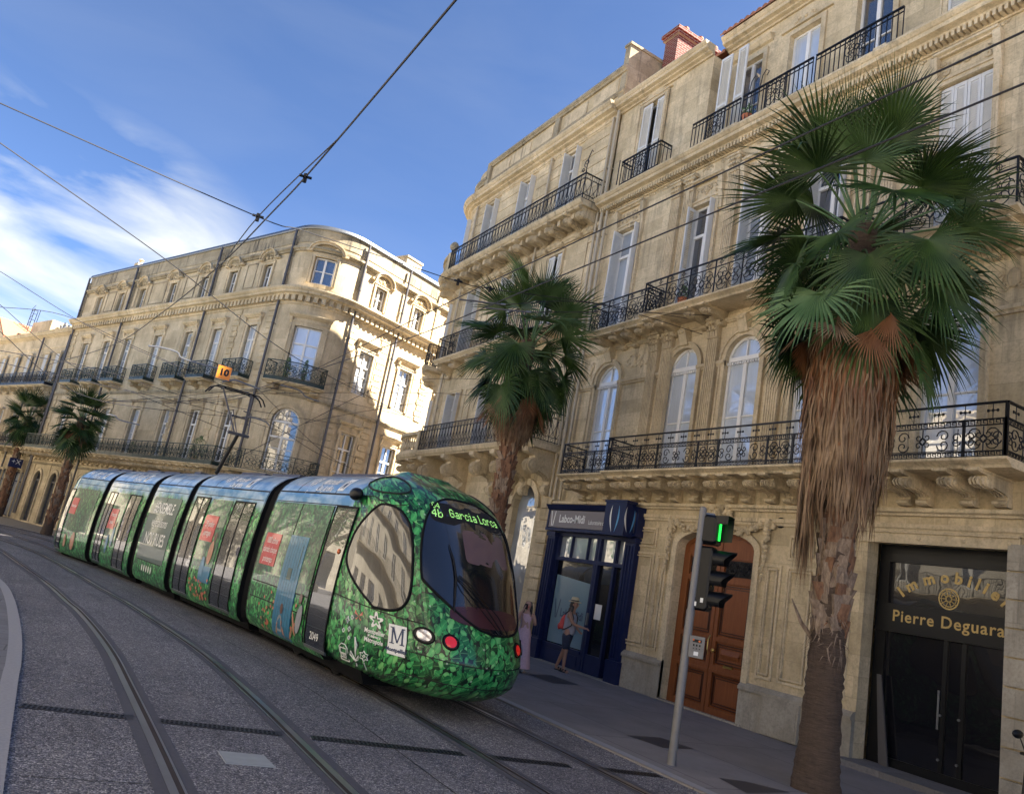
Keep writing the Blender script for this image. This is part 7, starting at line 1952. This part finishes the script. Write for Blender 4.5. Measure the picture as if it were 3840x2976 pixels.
for s_ in (-1, 1): g.ball(ID, (.128, s_*.032, 1.645), (.012, .014, .009), 8)
g.build('eye', M['hair'], PM, smooth=True)
skin('vest', [[((0, 0, .86), (.185, .15)), ((0, 0, 1.0), (.175, .145)), ((0, 0, 1.15), (.17, .14)), ((0, 0, 1.32), (.175, .145)), ((.015, 0, 1.43), (.12, .10))]], 'vest', PM)
sp = ((0, 0, .90), (.165, .13))
skin('shorts', [[sp, ((0, 0, .96), (.16, .125))], [sp, ((.0, -.10, .80), .115), ((.035, -.115, .62), .105), ((.045, -.12, .52), .10)], [sp, ((-.03, .10, .80), .115), ((-.08, .11, .62), .105), ((-.10, .11, .52), .10)]], 'shorts', PM)
skin('hair', [[((.03, 0, 1.72), .08), ((-.02, 0, 1.66), (.085, .09)), ((-.03, 0, 1.56), (.08, .07)), ((-.05, -.02, 1.44), (.075, .05)), ((-.06, -.03, 1.34), (.05, .03))], [((-.02, 0, 1.66), (.085, .09)), ((.03, -.07, 1.58), .035), ((.04, -.10, 1.46), .035), ((.03, -.12, 1.36), .02)]], 'hair', PM)
g = MB(); g.lathe(Loc((.04, 0, 1.70)), (0, 0, 0), [(.10, .0), (.155, -.012), (.165, .0), (.16, .006), (.105, .012), (.10, .05), (.092, .10), (.06, .115), (0, .10)], 22); hat = g.build('hat', M['straw'], PM, smooth=True)
g = MB(); g.lathe(Loc((.04, 0, 1.71)), (0, 0, 0), [(.106, .0), (.104, .03)], 22); g.build('hat_band', M['hair'], hat)
bp = skin('backpack', [[((-.19, .01, .98), (.13, .075)), ((-.21, .01, 1.10), (.135, .085)), ((-.19, .01, 1.25), (.11, .065)), ((-.15, .01, 1.36), (.06, .04))]], 'bag', PM)
g = MB(); g.ball(ID, (-.285, .01, 1.05), (.035, .09, .085), 10); g.build('bag_pocket', M['bag'], bp, smooth=True)
g = MB()
for s_ in (-1, 1): g.tube([V((-.14, s_*.07, 1.36)), V((-.04, s_*.11, 1.46)), V((.07, s_*.12, 1.42)), V((.13, s_*.12, 1.30)), V((.10, s_*.15, 1.12)), V((-.04, s_*.16, 1.02)), V((-.14, s_*.11, .98))], .014, 5)
g.build('strap', M['sandal'], bp)
for nm, x, y in (('sandal', .07, -.115), ('sandal', -.16, .11)):
    g = MB(); g.ball(ID, (x, y, .014), (.145, .05, .016), 12); g.ball(ID, (x+.06, y, .05), (.03, .05, .03), 8); g.ball(ID, (x-.01, y, .06), (.02, .048, .03), 8); g.build(nm, M['sandal'], PM, smooth=True)
PM.location = (11.93, 16.42, .026); PM.rotation_euler = (0, 0, atan2(-.86, .50)); PM.scale = (1.0, 1.0, 1.0)
# woman
PW = thing('person', 'woman in long pink dress holding a phone to her face, half hidden by the tram', 'person', (0, 0, 0))
pel = ((0, 0, .86), .12); chest = ((0, 0, 1.22), (.13, .095)); hand = ((.12, -.075, 1.38), (.024, .016))
fing = [[hand, ((.13, -.06+.0*i, 1.41+.0*i+.012*i), .008), ((.125, -.035, 1.415+.014*i), .007)] for i in range(4)]+[[hand, ((.10, -.05, 1.38), .009), ((.095, -.035, 1.40), .007)]]
hl = ((.08, .17, 1.16), (.024, .015))
fl_ = [[hl, ((.085, .15-.0*i, 1.18+.01*i), .007), ((.08, .13, 1.185+.012*i), .006)] for i in range(4)]+[[hl, ((.09, .17, 1.185), .008), ((.085, .16, 1.205), .007)]]
skin('body', [[pel, ((0, 0, 1.05), (.105, .08)), chest, ((.0, 0, 1.33), .045), ((.01, 0, 1.39), .048), ((.03, 0, 1.44), (.06, .072)), ((.025, 0, 1.50), (.064, .078)), ((.02, 0, 1.55), .05)],
  [chest, ((.0, -.155, 1.27), .048), ((.08, -.19, 1.08), .036), ((.12, -.12, 1.30), .024), hand], [chest, ((.0, .155, 1.27), .048), ((.0, .22, 1.05), .036), ((.07, .19, 1.13), .024), hl],
  [pel, ((.0, -.08, .80), .08), ((.06, -.08, .45), .052), ((.03, -.08, .10), .034), ((.10, -.09, .03), (.034, .02))], [pel, ((-.02, .08, .80), .08), ((-.08, .08, .45), .052), ((-.20, .08, .12), .034), ((-.12, .09, .05), (.034, .02))]]+fing+fl_, 'skin2', PW)
g = MB(); g.ball(ID, (.10, 0, 1.462), (.018, .011, .018), 8)
for s_ in (-1, 1): g.ball(ID, (.02, s_*.076, 1.465), (.018, .009, .026), 8)
g.build('face', M['skin2'], PW, smooth=True)
g = MB()
for s_ in (-1, 1): g.ball(ID, (.088, s_*.028, 1.482), (.010, .012, .007), 8)
g.build('eye', M['hair'], PW, smooth=True); g = MB(); g.ball(ID, (.094, 0, 1.425), (.008, .022, .006), 8); g.build('mouth', M['lens_r'], PW, smooth=True)
g = MB(); n = 26; vs = []; prof = [(.125, .085, 1.27), (.135, .10, 1.20), (.11, .085, 1.06), (.115, .09, .98), (.16, .13, .85), (.18, .15, .6), (.22, .20, .3), (.25, .24, .10)]
for i, (a, b, z) in enumerate(prof):
    for j in range(n): q = 2*pi*j/n; fl2 = 1+(.05*sin(q*7+i*.3) if i > 2 else .03*sin(q*11)); vs.append(V((b*cos(q)*fl2-.03*(i > 5), a*sin(q)*fl2, z)))
g.add(vs, [[i*n+j, i*n+(j+1) % n, (i+1)*n+(j+1) % n, (i+1)*n+j] for i in range(len(prof)-1) for j in range(n)])
for s_ in (-1, 1): g.tube([V((.07, s_*.08, 1.25)), V((.02, s_*.10, 1.325)), V((-.05, s_*.08, 1.27))], .012, 4)
g.build('dress', M['dress'], PW, smooth=True)
skin('hair', [[((.0, 0, 1.56), .062), ((-.03, 0, 1.50), (.075, .08)), ((-.04, 0, 1.40), (.07, .06)), ((-.04, .03, 1.28), (.06, .04))], [((-.03, 0, 1.50), (.075, .08)), ((.02, .078, 1.44), .028), ((.04, .09, 1.33), .028), ((.06, .09, 1.22), .016)], [((-.03, 0, 1.50), (.075, .08)), ((.02, -.078, 1.44), .026), ((.03, -.09, 1.33), .026), ((.05, -.10, 1.23), .016)]], 'hair', PW)
g = MB(); g.bx(ID, .125, .133, -.065, .0, 1.37, 1.49); g.build('phone', M['black'], PW)
for x, y in ((.07, -.085), (-.15, .085)): g = MB(); g.ball(ID, (x, y, .035), (.11, .04, .035), 10); g.build('shoe', M['shoe'], PW, smooth=True)
PW.location = (9.98, 15.42, .026); PW.rotation_euler = (0, 0, atan2(-.80, -.60))
# motor scooter edge at the right border: mirror, bar and windshield edge
sc = thing('motor_scooter', 'dark scooter parked at the right edge of the picture, only its mirror and bar showing', 'scooter', (11.3, 5.2, .026))
fs2 = Loc((11.36, 5.02, .026), radians(75))
g = MB(); vs = []
prof = [(-.85, .30, .45), (-.6, .22, .75), (-.2, .20, .78), (.05, .16, .55), (.25, .14, .42), (.42, .18, .55), (.52, .20, .9), (.45, .12, 1.0)]
low = [.35, .30, .28, .25, .22, .25, .35, .9]
for (u, w, z), zl in zip(prof, low):
    for s_ in (-1, 1): vs += [fs2.p(u, s_*w, zl), fs2.p(u, s_*w*.7, z)]
fs = []
for i in range(len(prof)-1):
    a = i*4; b = a+4; fs += [[a, a+1, b+1, b], [a+2, a+3, b+3, b+2], [a+1, a+3, b+3, b+1], [a, a+2, b+2, b]]
fs += [[0, 1, 3, 2], [len(vs)-4, len(vs)-3, len(vs)-1, len(vs)-2]]
g.add(vs, fs); g.build('body', M['black'], sc, smooth=True, auto=40)
for u in (-.6, .62): g = MB(); g.lathe(fs2, (u, 0, .24), [(.10, -.05), (.24, -.05), (.24, .05), (.10, .05)], 20, axis='w'); g.build('wheel', M['rubber'], sc)
g = MB(); g.tube([fs2.p(.42, -.32, 1.02), fs2.p(.45, -.1, 1.0), fs2.p(.45, .1, 1.0), fs2.p(.42, .32, 1.02)], .018, 6); g.tube([fs2.p(.6, 0, .3), fs2.p(.46, 0, 1.0)], .03, 6); g.build('handlebar', M['black'], sc)
for s_ in (-1, 1):
    g = MB(); g.tube([fs2.p(.44, s_*.22, 1.02), fs2.p(.42, s_*.34, 1.2)], .008, 5); g.ball(fs2, (.42, s_*.38, 1.24), (.025, .09, .055), 10); g.build('mirror', M['black'], sc, smooth=True)
g = MB(); g.ball(fs2, (-.3, 0, .80), (.38, .15, .06), 10); g.build('saddle', M['rubber'], sc, smooth=True)

# plants on balconies
def bush(name, lab, p, r, h, n=220, seed=1, potr=.12):
    R = random.Random(seed); root = thing(name, lab, 'potted plant', p, 'potted plants on balconies')
    g = MB(); g.lathe(Loc(p), (0, 0, 0), [(potr*.7, 0), (potr, .2), (potr*1.08, .22), (potr*.95, .22)], 10); g.build('pot', M['pot'], root)
    g = MB()
    for i in range(n):
        a = R.uniform(0, 2*pi); z = R.random(); q = r*(sin(pi*min(.98, .12+z*.86)))*R.uniform(.3, 1); c = V((p[0]+q*cos(a), p[1]+q*sin(a), p[2]+.2+z*h))
        d = V((R.uniform(-1, 1), R.uniform(-1, 1), R.uniform(-.3, 1))).normalized()*R.uniform(.04, .09); s_ = d.cross(V((R.random(), R.random(), R.random()))).normalized()*.02
        g.add([c, c+d*.5+s_, c+d, c+d*.5-s_], [[0, 1, 2, 3]])
    g.build('foliage', M['frond2'], root, fix=False)
    g = MB()
    for k in range(4): g.tube([V(p)+V((0, 0, .15)), V(p)+V((R.uniform(-.5, .5)*r, R.uniform(-.5, .5)*r, h*.8))], .012, 4)
    g.build('stem', M['bark'], root)
p = FC.p(cc-.35, .4, 8.46); bush('potted_plant', 'left conifer in a pot on the rounded corner balcony', tuple(p), .22, .9, 400, 1)
p = FC.p(cc+.3, .4, 8.46); bush('potted_plant', 'right conifer in a pot on the rounded corner balcony', tuple(p), .16, .95, 320, 2)
p = FC.p(15.9, .5, 4.43); bush('potted_plant', 'leafy shrub on the long green balcony beside the collector arm', tuple(p), .5, 1.1, 420, 3, .18)
p = FC.p(9.4, .5, 4.43); bush('potted_plant', 'low plant in the middle of the long green balcony', tuple(p), .25, .6, 160, 4)
p = FB.p(30.9, .5, 13.96); bush('potted_plant', 'bushy plant at the top corner balcony against the sky', tuple(p), .5, 1.0, 380, 5, .2)
p = FA.p(14.1, .6, 9.21); bush('potted_plant', 'terracotta pot with small plant behind the second floor railing', tuple(p), .16, .35, 90, 6, .14)
p = FA.p(13.0, .28, 14.03); bush('potted_plant', 'planter on the top terrace of the townhouse', tuple(p), .18, .35, 90, 7, .14)

# ---------------------------------------------------------------- sky, sun, camera
W = bpy.data.worlds.new('World'); S.world = W; W.use_nodes = True; nt = W.node_tree; N = nt.nodes; Lk = nt.links
bg = N['Background']; sky = N.new('ShaderNodeTexSky'); sky.sky_type = 'NISHITA'; sky.sun_disc = False
EL = radians(SUN_EL); SD_ = V((SUN_X, SUN_Y, 0)).normalized()
sky.sun_elevation = EL; sky.sun_rotation = atan2(SD_.x, SD_.y); sky.air_density = .45; sky.dust_density = .2; sky.ozone_density = 5.0; sky.altitude = 300
tc = N.new('ShaderNodeTexCoord'); 
mp = N.new('ShaderNodeMapping'); mp.inputs['Scale'].default_value = (1.0, 1.0, 3.6); mp.inputs['Location'].default_value = (.0, .0, .0); Lk.new(tc.outputs['Generated'], mp.inputs[0])
nz = N.new('ShaderNodeTexNoise'); nz.inputs['Scale'].default_value = 3.4; nz.inputs['Detail'].default_value = 8; nz.inputs['Roughness'].default_value = .52; nz.inputs['Distortion'].default_value = .5; Lk.new(mp.outputs[0], nz.inputs['Vector'])
rp = N.new('ShaderNodeValToRGB'); rp.color_ramp.elements[0].position = .42; rp.color_ramp.elements[1].position = .72; Lk.new(nz.outputs[0], rp.inputs[0])
# the bank of cloud stands low in the sky to the left
vs_ = N.new('ShaderNodeVectorMath'); vs_.operation = 'MULTIPLY'; Lk.new(tc.outputs['Generated'], vs_.inputs[0]); vs_.inputs[1].default_value = (1, 1, 2.0)
vn_ = N.new('ShaderNodeVectorMath'); vn_.operation = 'NORMALIZE'; Lk.new(vs_.outputs[0], vn_.inputs[0])
vd = N.new('ShaderNodeVectorMath'); vd.operation = 'DOT_PRODUCT'; Lk.new(vn_.outputs[0], vd.inputs[0]); cdir = V((CLOUD[0], CLOUD[1], CLOUD[2]*2)).normalized(); vd.inputs[1].default_value = cdir
rq = N.new('ShaderNodeValToRGB'); rq.color_ramp.elements[0].position = .970; rq.color_ramp.elements[0].color = (.03, .03, .03, 1); rq.color_ramp.elements[1].position = .992; rq.color_ramp.elements[1].color = (1, 1, 1, 1); Lk.new(vd.outputs['Value'], rq.inputs[0])
mu = N.new('ShaderNodeMath'); mu.operation = 'MULTIPLY'; Lk.new(rp.outputs[0], mu.inputs[0]); Lk.new(rq.outputs[0], mu.inputs[1])
mx = N.new('ShaderNodeMix'); mx.data_type = 'RGBA'; Lk.new(mu.outputs[0], mx.inputs[0]); Lk.new(sky.outputs[0], mx.inputs[6]); mx.inputs[7].default_value = CLOUDCOL
Lk.new(mx.outputs[2], bg.inputs['Color']); bg.inputs['Strength'].default_value = SKY_STR
sl = bpy.data.lights.new('sun', 'SUN'); sl.energy = SUN_STR; sl.angle = radians(.5); sl.color = (1.0, .92, .80)
so_ = bpy.data.objects.new('sun', sl); COL.objects.link(so_); dvec = V((SD_.x*cos(EL), SD_.y*cos(EL), sin(EL))); so_.rotation_euler = dvec.to_track_quat('Z', 'Y').to_euler(); so_.location = dvec*60
cam = bpy.data.cameras.new('camera'); cam.sensor_width = 36; cam.lens = 27.397; cam.clip_end = 2000; cam.clip_start = .05
co = bpy.data.objects.new('camera', cam); COL.objects.link(co)
co.matrix_world = Matrix(((.83971524, -.26665435, -.47304732, 0), (-.51280229, -.10281686, -.8523277, 0), (.17863965, .95829231, -.22307784, 2.0), (0, 0, 0, 1)))
S.camera = co
S.view_settings.view_transform = 'Standard'; S.view_settings.look = 'None'; S.view_settings.gamma = 1; S.view_settings.exposure = EXPO
S.render.engine = 'CYCLES'; S.cycles.max_bounces = 6; S.cycles.diffuse_bounces = 4; S.cycles.glossy_bounces = 4
S.render.resolution_x = 1024; S.render.resolution_y = 793
